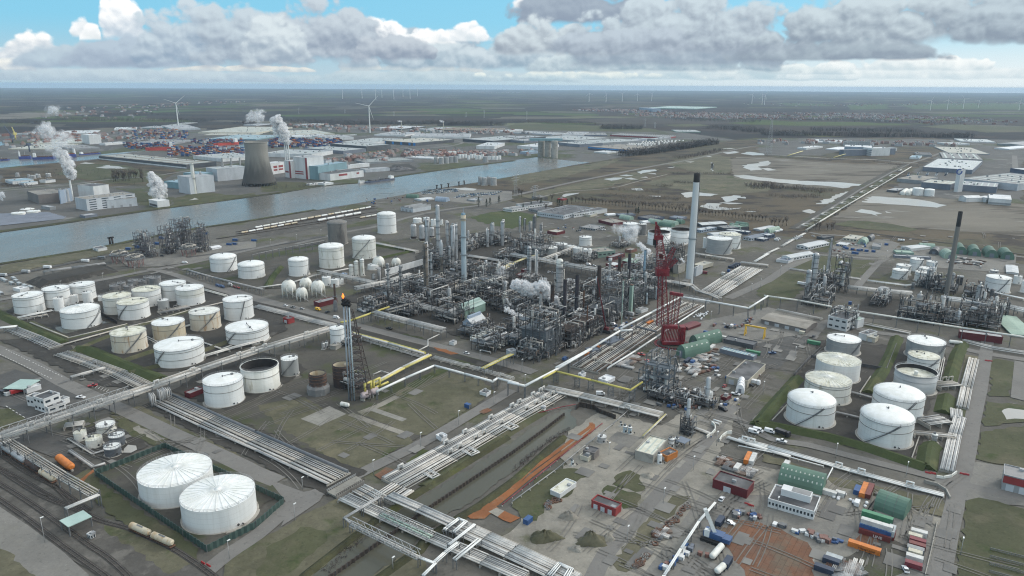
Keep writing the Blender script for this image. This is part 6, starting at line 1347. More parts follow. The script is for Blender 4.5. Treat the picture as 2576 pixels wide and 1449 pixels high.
many([(1322,122,1430,152,1592,57,35,'pale blue gabled shed left of the navy barrack',Qq,Q7,Qi,{}),(1620,78,1985,122,2012,98,36,'long navy barrack with white roof',Qr,Q7,Jo,dict(win=12)),(1905,178,2035,202,2170,108,56,'dark roofed gate house with pale gables',Qj,Qc,Qi,dict(win=3)),(2085,212,2235,237,2262,202,32,'navy cabin with white roof nearest the road',Qr,Q7,Jo,dict(win=5)),(2155,142,2295,172,2332,137,50,'two storey navy cabin stack with white roof',Qr,Q7,Jo,dict(win=5)),(2065,52,2180,72,2312,2,30,'lilac grey gabled shed with white roof',Qj,Q7,Qi,{}),(1085,640,1228,668,1312,585,75,'beige box house on legs beside the pale chimney',Qs,Q8,Jo,dict(z0=.35)),(2330,80,2430,95,2500,58,18,'white tent by the upper road',Qf,Qf,Qi,{}),(0,395,95,412,160,378,40,'small brick hut behind the furnaces','w_brick',Q9,Jo,{}),(170,1360,265,1385,345,1340,38,'low white walled cabin at the foot of the heater block',Qk,Q5,Jo,{}),(780,640,860,655,880,600,130,'grey concrete hopper house behind the crane',Ji,Q5,Jo,{}),(1090,700,1150,710,1165,650,120,'grey slatted cooler house beside the beige box',Qj,Q5,Jo,{})])
arch(2240,120,2330,135,26,6,'green arched tent at the upper road,left one',Qe);arch(1670,50,1810,62,12,6,'green arched shed behind the navy barrack,left',Qd,lat=True);arch(1840,75,1960,85,12,6,'green arched shed behind the navy barrack,right',Qd,lat=True)
org(J1)
many([(40,1048,150,1068,262,1008,24,'white three storey office with window bands by the pines',Qk,Q4,Jo,dict(win=10)),(-90,1090,0,1105,86,1066,26,'white long office at the left of the pines',Qk,Q5,Jo,dict(win=8)),(255,1128,520,1162,745,1078,40,'wide office complex with dark patched roof',Qj,Q4,Jo,dict(win=14)),(540,1132,625,1148,825,1075,36,'laboratory wing with bright end wall beside the office complex',Qk,Q4,Jo,dict(win=6)),(165,1092,260,1112,350,1077,25,'low dark roofed canteen before the offices',Qh,Q4,Jo,dict(win=5)),(715,1150,790,1160,832,1140,18,'cream pavilion beside the laboratory wing',Qo,Q6,Jo,{}),(200,965,265,985,325,968,24,'old concrete block beside the pylon',Jj,Jj,Jo,{}),(455,993,520,1000,552,992,12,'bright red hut at the edge of the fields',Qm,Qm,Jo,{}),
(870,1207,1010,1242,1076,1205,25,'dark brown roofed workshop behind the steam',Qn,Q9,Jo,{}),(1265,1178,1400,1202,1425,1160,18,'low dark workshop with blue side',Qr,Q4,Jo,{}),(1280,1215,1335,1230,1374,1200,14,'white tent beside the blue sided workshop',Qf,Qf,Qi,{}),(930,1140,965,1152,1000,1130,16,'white tent in front of the laboratory yard',Qf,Qf,Qi,{}),(1842,1300,1905,1312,1970,1268,25,'pale blue cabin row right of the chimney',Qq,Q7,Jo,dict(win=4)),(1845,1230,1915,1252,2030,1196,28,'dark gabled shed with bright white roof',Qp,Q7,Qi,{}),(2060,1268,2130,1292,2228,1228,32,'dark grey flat roofed workshop right of the gabled shed',Qp,Q5,Jo,{}),(1580,1180,1700,1195,1720,1172,14,'slate barrack row behind the green tents',Ql,Qc,Jo,{}),(690,1280,840,1300,865,1262,16,'grey cabin row on the gravel yard',Qh,Q5,Jo,dict(win=6)),(355,1318,450,1335,468,1305,25,'dark maroon container office on the gravel yard',Qn,Q8,Jo,{}),(1040,1145,1080,1160,1170,1125,14,'blue grey hut row by the tree row',Ql,Qc,Jo,{})])
for x,y,x2,y2,l in ((1365,1235,1470,1252,'left of the yard tents'),(1470,1265,1600,1285,'second of the yard tents'),(1505,1245,1640,1265,'behind the second yard tent'),(1640,1240,1700,1250,'right of the yard tents'),(1075,1192,1180,1212,'beside the brown roofed workshop'),(2185,1300,2290,1318,'far right of the yard tents'),(2240,1265,2350,1280,'behind the far right yard tent')): arch(x,y,x2,y2,10,5.5,'green arched tent shed,'+l,Qe if x%2 else Qd,lat=True)
org(Ky)
many([(1595,990,1665,1003,1742,978,16,'white gabled shed by the car park',Qk,Q7,Qi,{}),(1455,1078,1580,1097,1733,1062,36,'pale grey shed with three tone roof beside the sidings',Qj,Q6,'saw',dict(doors=3)),(2120,1000,2200,1012,2305,998,12,'low grey garage by the car park',Qh,Q6,Jo,{})])
arch(1508,985,1620,990,10,6,'green arched shed on the river bank',Qd,lat=True);arch(1800,1018,1915,1026,12,7,'blue grey arched shed by the car park',Qq,lat=True)
org('C3')
many([(775,240,868,277,976,236,55,'green walled hall right of the row of five tanks','w_green',Q9,Jo,dict(win=3)),(948,323,1000,332,1117,283,33,'maroon flat roofed hut behind the silver stack',Qn,Q5,Jo,dict(win=3)),(943,392,1035,412,1100,386,34,'maroon shed with white roof behind the silver stack',Qn,Q7,Jo,{}),(1112,347,1252,377,1306,346,40,'maroon hall with pale green curved roof',Qn,Qe,Qi,{}),(40,502,150,518,216,497,25,'maroon hut behind the steam cloud,nearer one',Qn,Q5,Jo,{}),(92,452,160,462,335,470,28,'maroon hut behind the steam cloud,farther one',Qn,Q5,Jo,{}),
(878,1163,978,1197,1068,1127,30,'long slate blue cabin under the white pipe',Ql,Qc,Jo,{}),(735,1242,797,1274,860,1237,30,'short slate blue cabin under the white pipe',Ql,Qc,Jo,{}),(1690,1003,1775,1028,1840,967,36,'dark maroon corrugated shed right of the crane tracks',Qn,Qn,Qi,{}),(500,560,560,575,595,545,30,'small pale hut at the foot of the banded column',Qj,Q6,Jo,{}),(2090,1250,2430,1332,2450,1302,38,'row of upright blue grey steel boxes on the work yard',Ql,Qb,Jo,dict(sky=12)),(2130,1150,2428,1212,2432,1170,40,'dark green pen wall behind the timber stacks',Qp,Qp,Jo,{})])
arch(1775,1212,1865,1247,26,9,'green arched shed with tan skylights,farther from the camera',Qd,sky=5);arch(1650,1312,1742,1352,24,9,'green arched shed with tan skylights,nearer the camera',Qd,sky=5)
org(J8)
hall(2158,268,2370,318,2528,142,66,'beige walled flat hall with patched dark roof on the work yard',Qs,Q4,Jo,doors=2);arch(2245,435,2335,448,14,6,'white round tent beside the beige hall',Qf);many([(870,290,960,318,1042,278,30,'white wrapped structure beside the pipe bank',Qf,Qf,Jo,{}),(665,240,700,252,732,228,28,'small white wrapped box on the crane pipe bank',Qf,Qf,Jo,{}),(1745,540,1790,555,1820,538,28,'white wrapped unit in front of the two yard tanks',Qf,Qf,Jo,{}),(2098,470,2160,488,2198,450,42,'dark red container cabin on stilts at the yard edge',Qn,Q9,Jo,dict(z0=.4)),(435,405,480,418,505,398,22,'white box cabinet on the pipe bank head',Qk,Qk,Jo,{}),(290,575,315,585,330,568,20,'white wrapped cabinet on the channel pipe bank',Qf,Qf,Jo,{})])
org(J8);tank(1977,535,80,420,'white upright tank at the front of the assembly yard',rings=0,cat=Jp);tank(1862,470,74,400,'short grey tank beside the white upright yard tank',m=Je,rings=0,cat=Jp)
tank(1485,1155,46,1050,'white upright vessel before the orange walled block',roof=Jn,**VESS);tank(1603,990,58,890,'white ribbed vessel by the concrete basin house',roof=Jn,rings=3,rail=False,cat=Js,name=Jr);tank(1653,965,48,885,'white vessel right of the ribbed one',roof=Jn,rings=2,rail=False,cat=Js,name=Jr);tank(607,1170,28,1110,'slim white vessel on the grass by the dark pipe fence',roof=Jn,**VESS);tank(1138,840,38,765,'pale blue upright tank,left of the twin pair',m=Jx,rings=1,rail=False,cat=Js,name=Jr);tank(1186,850,38,775,'pale blue upright tank,right of the twin pair',m=Jx,rings=1,rail=False,cat=Js,name=Jr);tank(905,945,84,865,'squat silver tank with yellow ladders in a concrete pit',m=Jh,rings=2,cat=Jp);tank(1099,775,20,735,'small white cone vessel beside the pale blue twins',**VESS)
org('D4');tank(1675,945,52,850,'silver round vessel at the right manifold',m=Jh,roof=Jn,rings=1,rail=False,cat=Js,name=Jr)
org('C2')
many([(580,770,632,788,785,732,42,'maroon long shed with grey roof below the spheres',Qn,Q5,Jo,{}),(272,936,325,952,372,930,45,'pinkish red cube hut beside the ditch',Qm,Q4,Jo,dict(doors=1)),(1018,838,1085,866,1265,790,26,'pale grey gabled roof on posts beside the yellow pipe',Qj,Q7,Qi,dict(z0=.45)),(740,1215,800,1225,895,1200,40,'concrete block carrying the white flare tank',Ji,Ji,Jo,{}),(850,490,880,498,905,486,18,'blue container by the slim white vessels','door_blue','door_blue',Jo,{})])
org('Z2')
t,Q,h,L,D=hall(885,492,1052,528,1378,402,185,'pale green hall with ridge vent in the plant','w_mint',Qa,Qi,sky=3,doors=1);b=mb(Qa);b.hexa([Q(.38,.05,h*.95),Q(.62,.05,h*.95),Q(.62,.95,h*.95),Q(.38,.95,h*.95)]+[Q(.4,.05,h+1.6),Q(.6,.05,h+1.6),Q(.6,.95,h+1.6),Q(.4,.95,h+1.6)]);b.build('ridge_vent',t)
t,Q,h,L,D=hall(1010,682,1150,716,1357,626,262,'pale blue hall standing on stilts beside the green hall',Qq,Q7,Qi,z0=.55);b=mb(Qq);b.hexa([Q(.38,.05,h*.95),Q(.62,.05,h*.95),Q(.62,.95,h*.95),Q(.38,.95,h*.95)]+[Q(.4,.05,h+1.5),Q(.6,.05,h+1.5),Q(.6,.95,h+1.5),Q(.4,.95,h+1.5)]);b.build('ridge_vent',t)
hall(795,1080,865,1095,890,1065,30,'white equipment cabin beside the plant road',Qk,Qk);hall(1710,1205,1770,1240,1830,1190,110,'white ribbed cabinet on legs before the corner furnace',Qj,Q6,Jo,z0=.3);hall(2180,80,2260,95,2285,40,60,'pale panelled box on the silver column block',Qj,Q6)
org('C2')
p,q=at(1300,560),at(1690,445);t=thing(Q3,'long white panel wall through the left plant block',Q3,p);b=mb(Qk);b.bar(p+UP*8,q+UP*8,.6,6);b.build('panel',t)
for i in range(9): o=p+(q-p)*i/8;b=mb(SM_);b.bar(o,o+UP*10,.5);b.build('post',t)
for x0,y0,x1,y1,x2,y2,x3,y3,l in ((1620,555,1690,535,1700,580,1640,560,'left'),(1810,515,1855,545,1800,570,1790,545,'right')):
 t=thing('shelter_roof','white sloping shelter roof among the towers,'+l+' one','roof',at(x0,y0));b=mb(Qf);ps=[at(x,y,10) for x,y in ((x0,y0),(x1,y1),(x2,y2),(x3,y3))];b.hexa([p_ for p_ in ps]+[p_+UP*.3 for p_ in ps],True,True);b.build('sheet',t)
 for p_ in ps: b=mb(SM_);b.bar((p_.x,p_.y,0),p_,.3);b.build('post',t)
org('D1')
t,Q,h,L,D=hall(330,470,435,502,622,446,135,'white modern control building with stepped terraces',Qk,Q4,Jo,win=3)
many([(440,560,482,585,668,535,62,'white lower terrace block in front of the control building',Qk,Q4,Jo,dict(win=4)),(262,470,330,482,405,440,95,'white side wing left of the control building',Qk,Q4,Jo,dict(win=2)),(575,490,640,505,695,480,50,'white low wing right of the control building',Qk,Q4,Jo,{}),(40,385,235,392,312,298,60,'truck loading shelter with pale green roof',SM_,Qa,Jm,{}),(1855,427,1910,446,2066,396,46,'maroon long hut beside the large plain tank',Qn,Q5,Jo,{})])
hall(15,420,60,440,120,300,10,'white side wall screen left of the truck shelter',Qk,Qk);hall(232,385,268,400,322,318,45,'white side wall screen right of the truck shelter',Qk,Qk)
org('E1')
hall(610,888,690,948,916,852,108,'pale green canopy on posts over the railway track',SM_,Qa,Jm);hall(875,1030,910,1045,945,1020,32,'small white cabin below the railway canopy',Qk,Q4,Jo,win=2)
org('D2')
many([(2250,422,2320,442,2362,416,22,'small white hut on the flare field edge',Qk,Q4,Jo,{}),(1812,858,1865,886,1915,856,36,'white tarp wrapped box beside the channel road',Qf,Qf,Jo,{})])
org('C1')
many([(930,226,985,242,1056,221,28,'white block with black roof at the river bank',Qk,Q4,Jo,dict(doors=1)),(2085,217,2135,228,2206,206,25,'white tent beside the module towers',Qf,Qf,Qi,{}),(130,635,200,650,262,622,30,'white lean box among the pale containers',Qk,Qk,Jo,{})])
# far bank
org(Kv)
many([(992,562,1872,652,2140,620,36,'vast dark grey warehouse on the dock peninsula',Qp,Q9,dict(sky=9,stripe=[(Qk,0,1,.05,.35)])),(1942,562,2235,592,2500,545,30,'white walled warehouse left of the cooling tower',Qk,Q6,dict(sky=8)),(865,1002,1355,945,1290,920,115,'pale grey incinerator hall nearest the river',Qj,Q9,dict(win=4)),(935,872,1092,852,1000,830,130,'tall white boiler block above the incinerator hall',Qk,Q4,{}),(270,918,380,957,600,915,86,'brown grey waste bunker at the left of the incinerator','w_brown',Q9,{}),(1070,1012,1375,987,1340,970,80,'low front block of the incinerator hall',Qj,Q9,dict(doors=3)),(585,915,700,890,780,875,130,'blue framed filter block beside the slim stack',Qq,Q6,{}),(412,1067,500,1082,536,1070,28,'grey gabled shed before the waste bunker',Qh,Q6,{}),(800,1157,855,1167,955,1145,22,'blue grey shed at the river edge',Ql,Q6,{}),(1495,1002,1580,1022,1665,1000,60,'white cooling cell block under the rising steam',Qk,Qk,dict(stripe=[(Qp,.05,.95,.1,.45)])),
(1785,765,1900,782,2010,738,165,'grey gas turbine house left of the cooling tower',Qj,Q6,{}),(2020,745,2140,728,2080,702,92,'teal turbine hall behind the gas turbine house','w_teal',Qb,{}),(2180,698,2490,672,2450,650,122,'long pale grey boiler house beside the cooling tower',Qj,Q6,dict(sky=5)),(1650,818,1800,835,1850,800,60,'low teal annex left of the gas turbine house','w_teal',Qb,{}),(50,802,125,820,282,790,30,'blue striped white factory,left one',Qk,Qb,dict(stripe=[(Qq,.1,.9,.3,.6)])),(185,832,240,838,372,822,24,'blue striped white factory,middle one',Qk,Qb,dict(stripe=[(Qq,.1,.9,.3,.6)])),(395,806,455,812,550,800,25,'low white factory right of the blue striped pair',Qk,Q4,{}),
(275,440,815,434,810,386,10,'long cream store with ribbed roof at the scrap quay',Qo,Q8,dict(sky=8)),(80,492,475,492,470,445,8,'cream store with ribbed roof in front at the scrap quay',Qo,Q8,dict(sky=6)),(740,492,1005,478,1000,440,12,'grey dock shed behind the ships',Qh,Q5,{}),(815,348,890,355,908,340,90,'white mill tower at the dock',Qk,Qk,{}),(590,338,945,332,930,305,8,'white roofed shed behind the mill tower',Qk,Q7,{}),(160,337,275,337,270,318,10,'pale shed at the far left dock',Qj,Q6,{}),(1305,432,1700,440,1985,402,12,'long grey dock shed beside the container quay',Qh,Q5,{}),(1380,278,1600,280,1620,262,8,'teal sided shed beyond the containers','w_teal',Q6,{}),(1730,292,2015,285,2010,248,14,'grey white hall below the wind turbine',Qj,Q6,{}),(1990,325,2576,330,2700,270,14,'wide cream roofed warehouse complex',Qo,Q8,dict(sky=9)),(2050,352,2576,352,2640,335,6,'flat tan roofed warehouse in front of the cream complex',Qs,Q8,{}),(2095,390,2576,396,2576,352,10,'teal roofed dock warehouse','w_teal',Qb,dict(sky=8)),(1145,296,1370,292,1365,272,10,'white shed behind the container yard',Qk,Q7,{}),(1620,262,1745,262,1750,225,4,'ribbed grey store by the wind turbine',Qh,Q5,dict(sky=6)),(1000,435,1060,438,1062,412,20,'white gabled quay shed',Qk,Q7,{}),(2450,250,2576,252,2576,236,8,'far pale roofed shed at the right of the wind turbine',Qj,Q6,{})],style=Jo)
org(Ky)
many([(80,535,560,548,626,505,36,'white walled warehouse right of the cooling tower',Qk,Q6,dict(sky=7)),(320,352,792,338,792,294,14,'cream roofed warehouse behind the three slim stacks',Qo,Q8,dict(sky=5)),(360,372,700,367,690,345,12,'white canopy shed behind the container stacks',Qk,Q7,{}),(700,382,982,372,962,345,26,'white factory with a square tower',Qk,Q6,{}),(697,360,715,362,735,320,6,'white square tower of the factory',Qk,Qk,{}),(860,424,1172,434,1342,386,25,'white factory hall with silver roof',Qk,Q6,dict(sky=6)),(475,485,878,513,1100,490,30,'steel blue warehouse with pale roof',Ql,Q6,dict(sky=8)),(750,440,1112,467,1372,448,48,'charcoal warehouse behind the steel blue one',Qp,Q6,dict(sky=8)),
(1270,410,1603,432,1982,398,28,'black warehouse with bright blue panels',Qp,Q8,dict(stripe=[('bright_blue',x,x+.06,0,.95) for x in (.05,.3,.55,.8,.94)])),(370,572,510,584,610,562,212,'tall white boiler house with red corner stripe',Qk,Q6,dict(stripe=[(Qm,.86,1,0,1),(Qm,.1,.7,.2,.26),(Qm,.1,.7,.3,.36)])),(285,608,345,618,388,602,168,'white bunker house with red strip left of the boiler house',Qk,Q7,dict(stripe=[(Qm,.7,1,0,1),(Qm,.05,.6,.3,.4)])),(520,664,622,670,1018,632,132,'teal grey machine hall of the power station','w_teal',Qb,{}),(745,748,1082,708,962,690,66,'white front building with red windows at the river',Qk,Q4,dict(stripe=[(Qm,.25,.5,.55,.85),(Qm,.78,.86,.55,.8)])),(135,642,282,622,272,608,112,'white block with red windows beside the cooling tower',Qk,Q7,dict(stripe=[(Qm,.25,.5,.55,.75),(Qm,.6,.9,.55,.75),(Qm,.25,.5,.3,.45),(Qm,.6,.9,.3,.45)])),(895,655,925,658,930,615,35,'white chute tower on the machine hall',Qk,Qk,{}),(620,610,680,600,790,598,40,'low white grey annex behind the machine hall',Qj,Q4,{}),
(990,602,1100,628,1482,580,18,'low grey factory between wood and river',Qh,Q5,dict(sky=6)),(1050,692,1100,702,1280,672,28,'pale shed beside the coal heap',Qj,Q6,{}),(625,835,690,842,745,826,22,'white cabins at the power station quay',Qk,Qk,{}),(505,845,540,850,555,815,12,'white gatehouse at the pipe jetty',Qk,Qk,{}),(1190,282,1470,290,1606,262,10,'white roofed dark warehouse beyond the second turbine',Qp,Q7,{}),(1590,292,1750,300,1925,272,12,'pale warehouse left of the brown saw roof',Qj,Q6,{}),(1825,302,2390,314,2392,288,10,'brown saw roofed factory by the wood','w_brown',Q9,dict(style='saw')),(2425,306,2500,310,2512,288,14,'white factory at the edge of the wood',Qk,Q7,{}),(1190,348,1500,354,1482,322,14,'low white glassworks beside the stack',Qk,Q6,{}),(1560,368,2150,370,2105,338,18,'long low white factory with slender stack',Qk,Q6,{}),(2080,392,2380,412,2700,365,26,'dark warehouse with pale roof,left of the silos',Qp,Q6,dict(sky=7)),(2215,462,2400,466,2492,430,30,'bright white cold store',Qk,Q7,{}),(370,250,560,254,640,236,8,'far factory row behind the wood',Qs,Q6,{}),(1500,575,1780,590,1800,560,6,'white stacked goods roof beside the grey tanks',Qk,Q7,{}),(1580,560,1930,572,1935,535,10,'dark long shed before the white tanks',Qp,Q9,{})],style=Jo)
org(J1)
many([(215,380,640,408,842,372,14,'grey distribution hall behind the concrete silos',Qh,Q6,dict(sky=10)),(640,412,880,434,1086,390,26,'grey distribution hall with white loading doors',Qh,Q6,dict(sky=8)),(460,428,680,448,822,425,26,'grey distribution hall right of the concrete silos',Ql,Q6,dict(sky=6)),(-90,368,60,384,168,355,28,'dark hall left of the distribution halls',Qp,Q6,{}),(-40,400,120,412,280,395,22,'slate hall left of the concrete silos',Ql,Q6,{}),(55,462,270,474,560,452,26,'white roofed hall behind the concrete silos',Qk,Q7,{}),(765,470,1200,504,1452,470,30,'brown roofed hall with blue stripe beside the tree row',Qr,Q9,dict(stripe=[('bright_blue',0,1,.6,.9)])),(985,352,1560,378,1572,362,12,'long red row of stalls beneath the dike',Qm,Q6,dict(style='saw')),(1655,318,1900,320,1902,302,8,'grey green greenhouse beyond the dike','w_green',Q6,dict(sky=9)),(1345,78,1850,88,1858,66,6,'far pale green glasshouse complex','w_mint',Qa,dict(sky=8)),(1412,88,1500,88,1502,76,30,'pale blue sugar silo block in the distance',Qq,Qq,{}),(505,348,720,352,725,322,10,'white small factory under the dike',Qk,Q6,{}),(740,352,960,354,980,330,10,'slate small factory under the dike',Ql,Q5,{}),(1090,402,1180,408,1200,375,16,'blue grey office by the trailer park',Qq,Q6,{}),(1360,392,1440,396,1446,368,22,'grey four storey office at the trailer park',Qh,Q6,dict(win=6)),(80,520,160,526,240,510,22,'blue workshop before the white hall',Qq,Qb,{}),(825,520,960,530,970,510,12,'white shed at the yard end',Qk,Q7,{}),(0,325,400,345,420,325,10,'long pale hall far behind the silos',Qj,Q6,{})],style=Jo)
org('B4')
many([(770,468,1045,478,1058,460,70,'white and blue base of the striped silo plant',Qq,Qk,{}),(960,478,1048,488,1056,465,75,'white striped stair block of the silo plant',Qk,Qk,dict(stripe=[(Qp,0,1,z,z+.07) for z in (.2,.45,.7)])),(720,500,765,505,770,438,60,'dark lattice block left of the silo plant',Ql,Q5,{}),(430,418,755,428,756,402,10,'white long hall behind the silo plant',Qk,Q7,{}),(1820,532,2232,545,2242,485,8,'cream roofed rear part of the big distribution centre',Qh,Q8,{}),(1760,585,2160,602,2232,545,8,'grey roofed middle part of the big distribution centre',Qh,Q5,dict(sky=5)),(1560,675,2058,705,2126,612,40,'white roofed front part of the big distribution centre',Ql,Q7,dict(sky=10)),(1545,828,1838,852,1850,815,55,'grey factory left of the white cold tower',Ql,Q8,dict(sky=5)),(1925,852,2305,878,2300,836,60,'grey factory right of the white cold tower',Ql,Q6,dict(sky=6)),(1940,790,2515,850,2545,745,62,'pale grey assembly hall behind the white cold tower',Qj,Q5,dict(sky=6)),(1300,790,1545,812,1590,765,35,'low grey shed beside the staff car park',Qh,Q9,{}),(2440,685,2700,725,2720,640,42,'navy hall at the right edge',Qr,Q7,{}),(2310,432,2576,448,2720,385,24,'grey hangar at the upper right edge',Qh,Q6,dict(style=Qi)),(1703,427,1800,440,1804,412,14,'white small warehouse by the far lot',Qk,Q7,{}),(1940,415,2290,425,2296,400,8,'row of white trailers and sheds in the far lot',Qk,Q7,dict(sky=9)),
(1905,695,1945,699,1958,692,228,'tall white cold tower with blue ring emblem',Qk,Qk,{}),(1925,955,2000,970,2070,950,58,'white gabled compressor house below the cold tower',Qk,Qk,dict(style=Qi)),(2225,990,2452,1006,2455,962,58,'white cooling tower cells at the right',Qk,Qk,dict(stripe=[(Qh,0,1,.1,.4)])),(2115,975,2200,985,2230,968,45,'white box house between compressor and cooling cells',Qk,Qk,{}),(1425,577,1525,582,1532,560,16,'white depot with blue roof',Qk,Qb,{}),(1495,548,1650,554,1654,530,18,'long grey depot behind the blue roofed one',Qh,Q4,{}),(295,478,385,484,392,455,18,'white chemical hall by the lattice mast',Qk,Qk,{}),(580,490,720,498,725,470,10,'white tents beside the silo plant',Qf,Qf,dict(style=Qi)),(1195,905,1300,915,1308,885,20,'dark cabin left of the gas tanks',Qp,Q6,{}),(2275,480,2430,490,2420,450,14,'pale tent hall at the far right',Qf,Qf,dict(style=Qi)),(1065,490,1130,495,1132,470,30,'white pump house right of the silo plant',Qk,Qq,{})],style=Jo)
# red ring crane
def crane():
 org('C3');g=at(1563,1232);c=gp(g,8,0);Y=c.y;t=thing('ring_crane','giant red lattice ring crane standing beside the white pipe bank','crane',c)
 r=150/pxm(c);b=mb(Jl);b.lathe(c,[(r,0),(r,.9),(r-3,.9),(r-3,0)],36,False);b.use(Q0)
 for i in range(36): a=2*PI*i/36;b.box(c+V((cos(a),sin(a),0))*(r+.6),2.6,.8,0,.6,a)
 b.build('ring_track',t)
 P=lambda x,y,dy=0: on_plane(x,y,Y+dy)
 b=mb(Q0);p=P(1560,1190);b.box(c,r*1.4,r*.8,1.2,3.2,0);b.box(c+V((r*.62,0,0)),r*.34,r*.6,3.2,14,0);b.box(c-V((r*.2,0,0)),r*1.0,r*.4,12.5,14.5,0);b.box(c-V((r*.66,0,0)),r*.12,r*.4,3,12.5,0)
 for i in range(14): x=-r*.7+i*r*.1;b.bar(c+V((x,-r*.35,4)),c+V((x+r*.1,-r*.3,13)),.5)
 b.build('machinery_deck',t)
 b=mb(Q0)
 for dy in (-3,3): lattice(b,P(1480,1010,dy),P(1495,480,dy),3.4,15,.26,2.6);lattice(b,P(1552,1010,dy),P(1527,480,dy),3.4,15,.26,2.6)
 b.box(P(1511,490),9,6,P(1511,505).z,P(1511,430).z,0);b.build('boom',t)
 b=mb(Q0);lattice(b,P(1512,440),P(1478,130),6.2,13,.32,4.2);b.box(P(1475,125),6,4,P(1475,145).z,P(1475,105).z,0);lattice(b,P(1462,110),P(1456,12),3.2,5,.4,1.6);lattice(b,P(1490,110),P(1462,12),2.2,5,.35,1.4);b.bar(P(1456,12),P(1448,-32),1.3);b.bar(P(1448,-32),P(1462,10),.7);b.build('jib',t)
 b=mb(Q0);lattice(b,P(1525,440),P(1632,232),3.8,8,.28,2);lattice(b,P(1530,450),P(1656,345),3.8,7,.28,2);b.build('strut_mast',t)
 b=mb(Q0);lattice(b,P(1580,1010,4),P(1612,700,4),2.6,10,.24);lattice(b,P(1640,1010,4),P(1676,700,4),2.6,10,.24);b.bar(P(1588,683,4),P(1720,705,4),2.2);b.build('back_mast',t)
 b=mb(SD_)
 for q in ((1458,-10,1632,232),(1458,-10,1655,345),(1632,232,1600,683),(1655,345,1700,700),(1448,-30,1443,150)): b.bar(P(*q[:2]),P(*q[2:]),.22)
 b.build('cable',t)
 b=mb('soot');q=P(1443,172);b.box(q,3,2,q.z-2.2,q.z+2.2,0);b.tube(q-UP*2,q-UP*4,.5);b.build('hook',t)
 b=mb(Ja);
 for x,y in ((1490,330),(1500,345),(1515,350),(1475,345)): q=P(x,y);b.box(q,2.4,2,q.z,q.z+4,0)
 b.build('wrapping',t)
crane()
# flare
def flare():
 org('D2');g=at(968,512);Y=g.y;t=thing('flare_stack','three slim flare pipes with black tips and one small flame','flare',g)
 org('C2');tops=[on_plane(x,y,Y) for x,y in ((880,800),(909,798),(936,808))];org('D2');bots=[at(x,y) for x,y in ((940,505),(966,511),(992,520))]
 for p,q,m in zip(bots,tops,('flare_blue','flare_blue',Jx)): b=mb(m);b.tube((q.x,Y,0),(q.x,Y,q.z),.42,10);b.build('riser',t)
 for q in tops: b=mb('soot');b.tube((q.x,Y,q.z-1),(q.x,Y,q.z+3.6),.8,10);b.ring(V((q.x,Y,0)),.8,q.z+.4,.7,10);b.ring(V((q.x,Y,0)),.8,q.z+2.4,.5,10);b.build('burner_tip',t)
 m,N,bs=newmat('flame');bs.inputs[Ka].default_value=(1,.25,.03,1);bs.inputs['Emission Color'].default_value=(1,.22,.03,1);bs.inputs['Emission Strength'].default_value=1.6
 q=tops[0];b=mb('flame');b.lathe(V((q.x,Y,0)),[(.25,q.z+3.6),(.65,q.z+4.3),(.75,q.z+5),(.4,q.z+5.9),(0,q.z+6.8)],9);b.build('flame',t)
 org('D2');b0=at(1050,520);b1=tops[1];t2=thing('derrick','dark rusty lattice derrick beside the flare pipes','lattice tower',b0);b=mb(Jl);lattice(b,V((b0.x,Y+5,0)),V((b1.x+1.5,Y+2,b1.z-4)),12,12,.3,2.4);b.build('lattice',t2)
 b=mb(Jl)
 for i in range(9): z=4+i*5;b.box((b0.x-1,Y+4),5,4,z,z+.25,0)
 b.build('platform',t2)
flare()
def drumtower(x,y,w,yt,l,oct_):
 g=at(x,y);s=pxm(g);r=w/2/s;c=g+V((g.x,g.y,0)).normalized()*r;h=hgt(c,yt);t=thing('quench_tower',l,'rusty drum',c);b=mb(Jl);q=r*.72 if oct_ else r
 b.lathe(c,[(q,0),(q,h),(q-.5,h),(q-.5,h*.55)],24);b.use(Jk)
 for i in range(4): b.ring(c,q,h*(.45+.16*i),.3,24)
 b.build('drum',t);b=mb(Jd);b.lathe(c,[(q-.52,h-.4),(q-.52,h*.6)],24);b.build('lining',t);b=mb(Jf)
 if oct_: b.lathe(c,[(r,0),(r,h*.33),(q,h*.48)],8,False);b.build('base',t)
org('D2');drumtower(635,478,238,228,'rusty round drum on an octagonal base,nearer of two by the flare',1);drumtower(880,395,190,140,'rusty ribbed drum behind the nearer one by the flare',0)
for x,y,x2,y2,l in ((1075,515,1130,490,'grey pink knock out drum,left one at the flare'),(1165,478,1215,452,'grey pink knock out drum,right one at the flare')):
 p,q=at(x,y),at(x2,y2);t=thing('knockout_drum',l,'drum',p);b=mb('drum_pink' if 'drum_pink' in MATS else mat('drum_pink',(.42,.36,.37),(.34,.29,.3),.4,.6));b.drum(p+UP*3.4,q+UP*3.4,2.2,14);b.build(Js,t)
 for o in (p,q): b=mb(Ji);b.box(o,1,3,0,2);b.build('saddle',t)
 b=mb(Jw);m_=(p+q)/2;b.pipe([m_+UP*5,m_+UP*10,m_+eA*5+UP*10,m_+eA*5+UP*5,m_+eA*12+UP*5],.7,8);b.build('pipe',t)
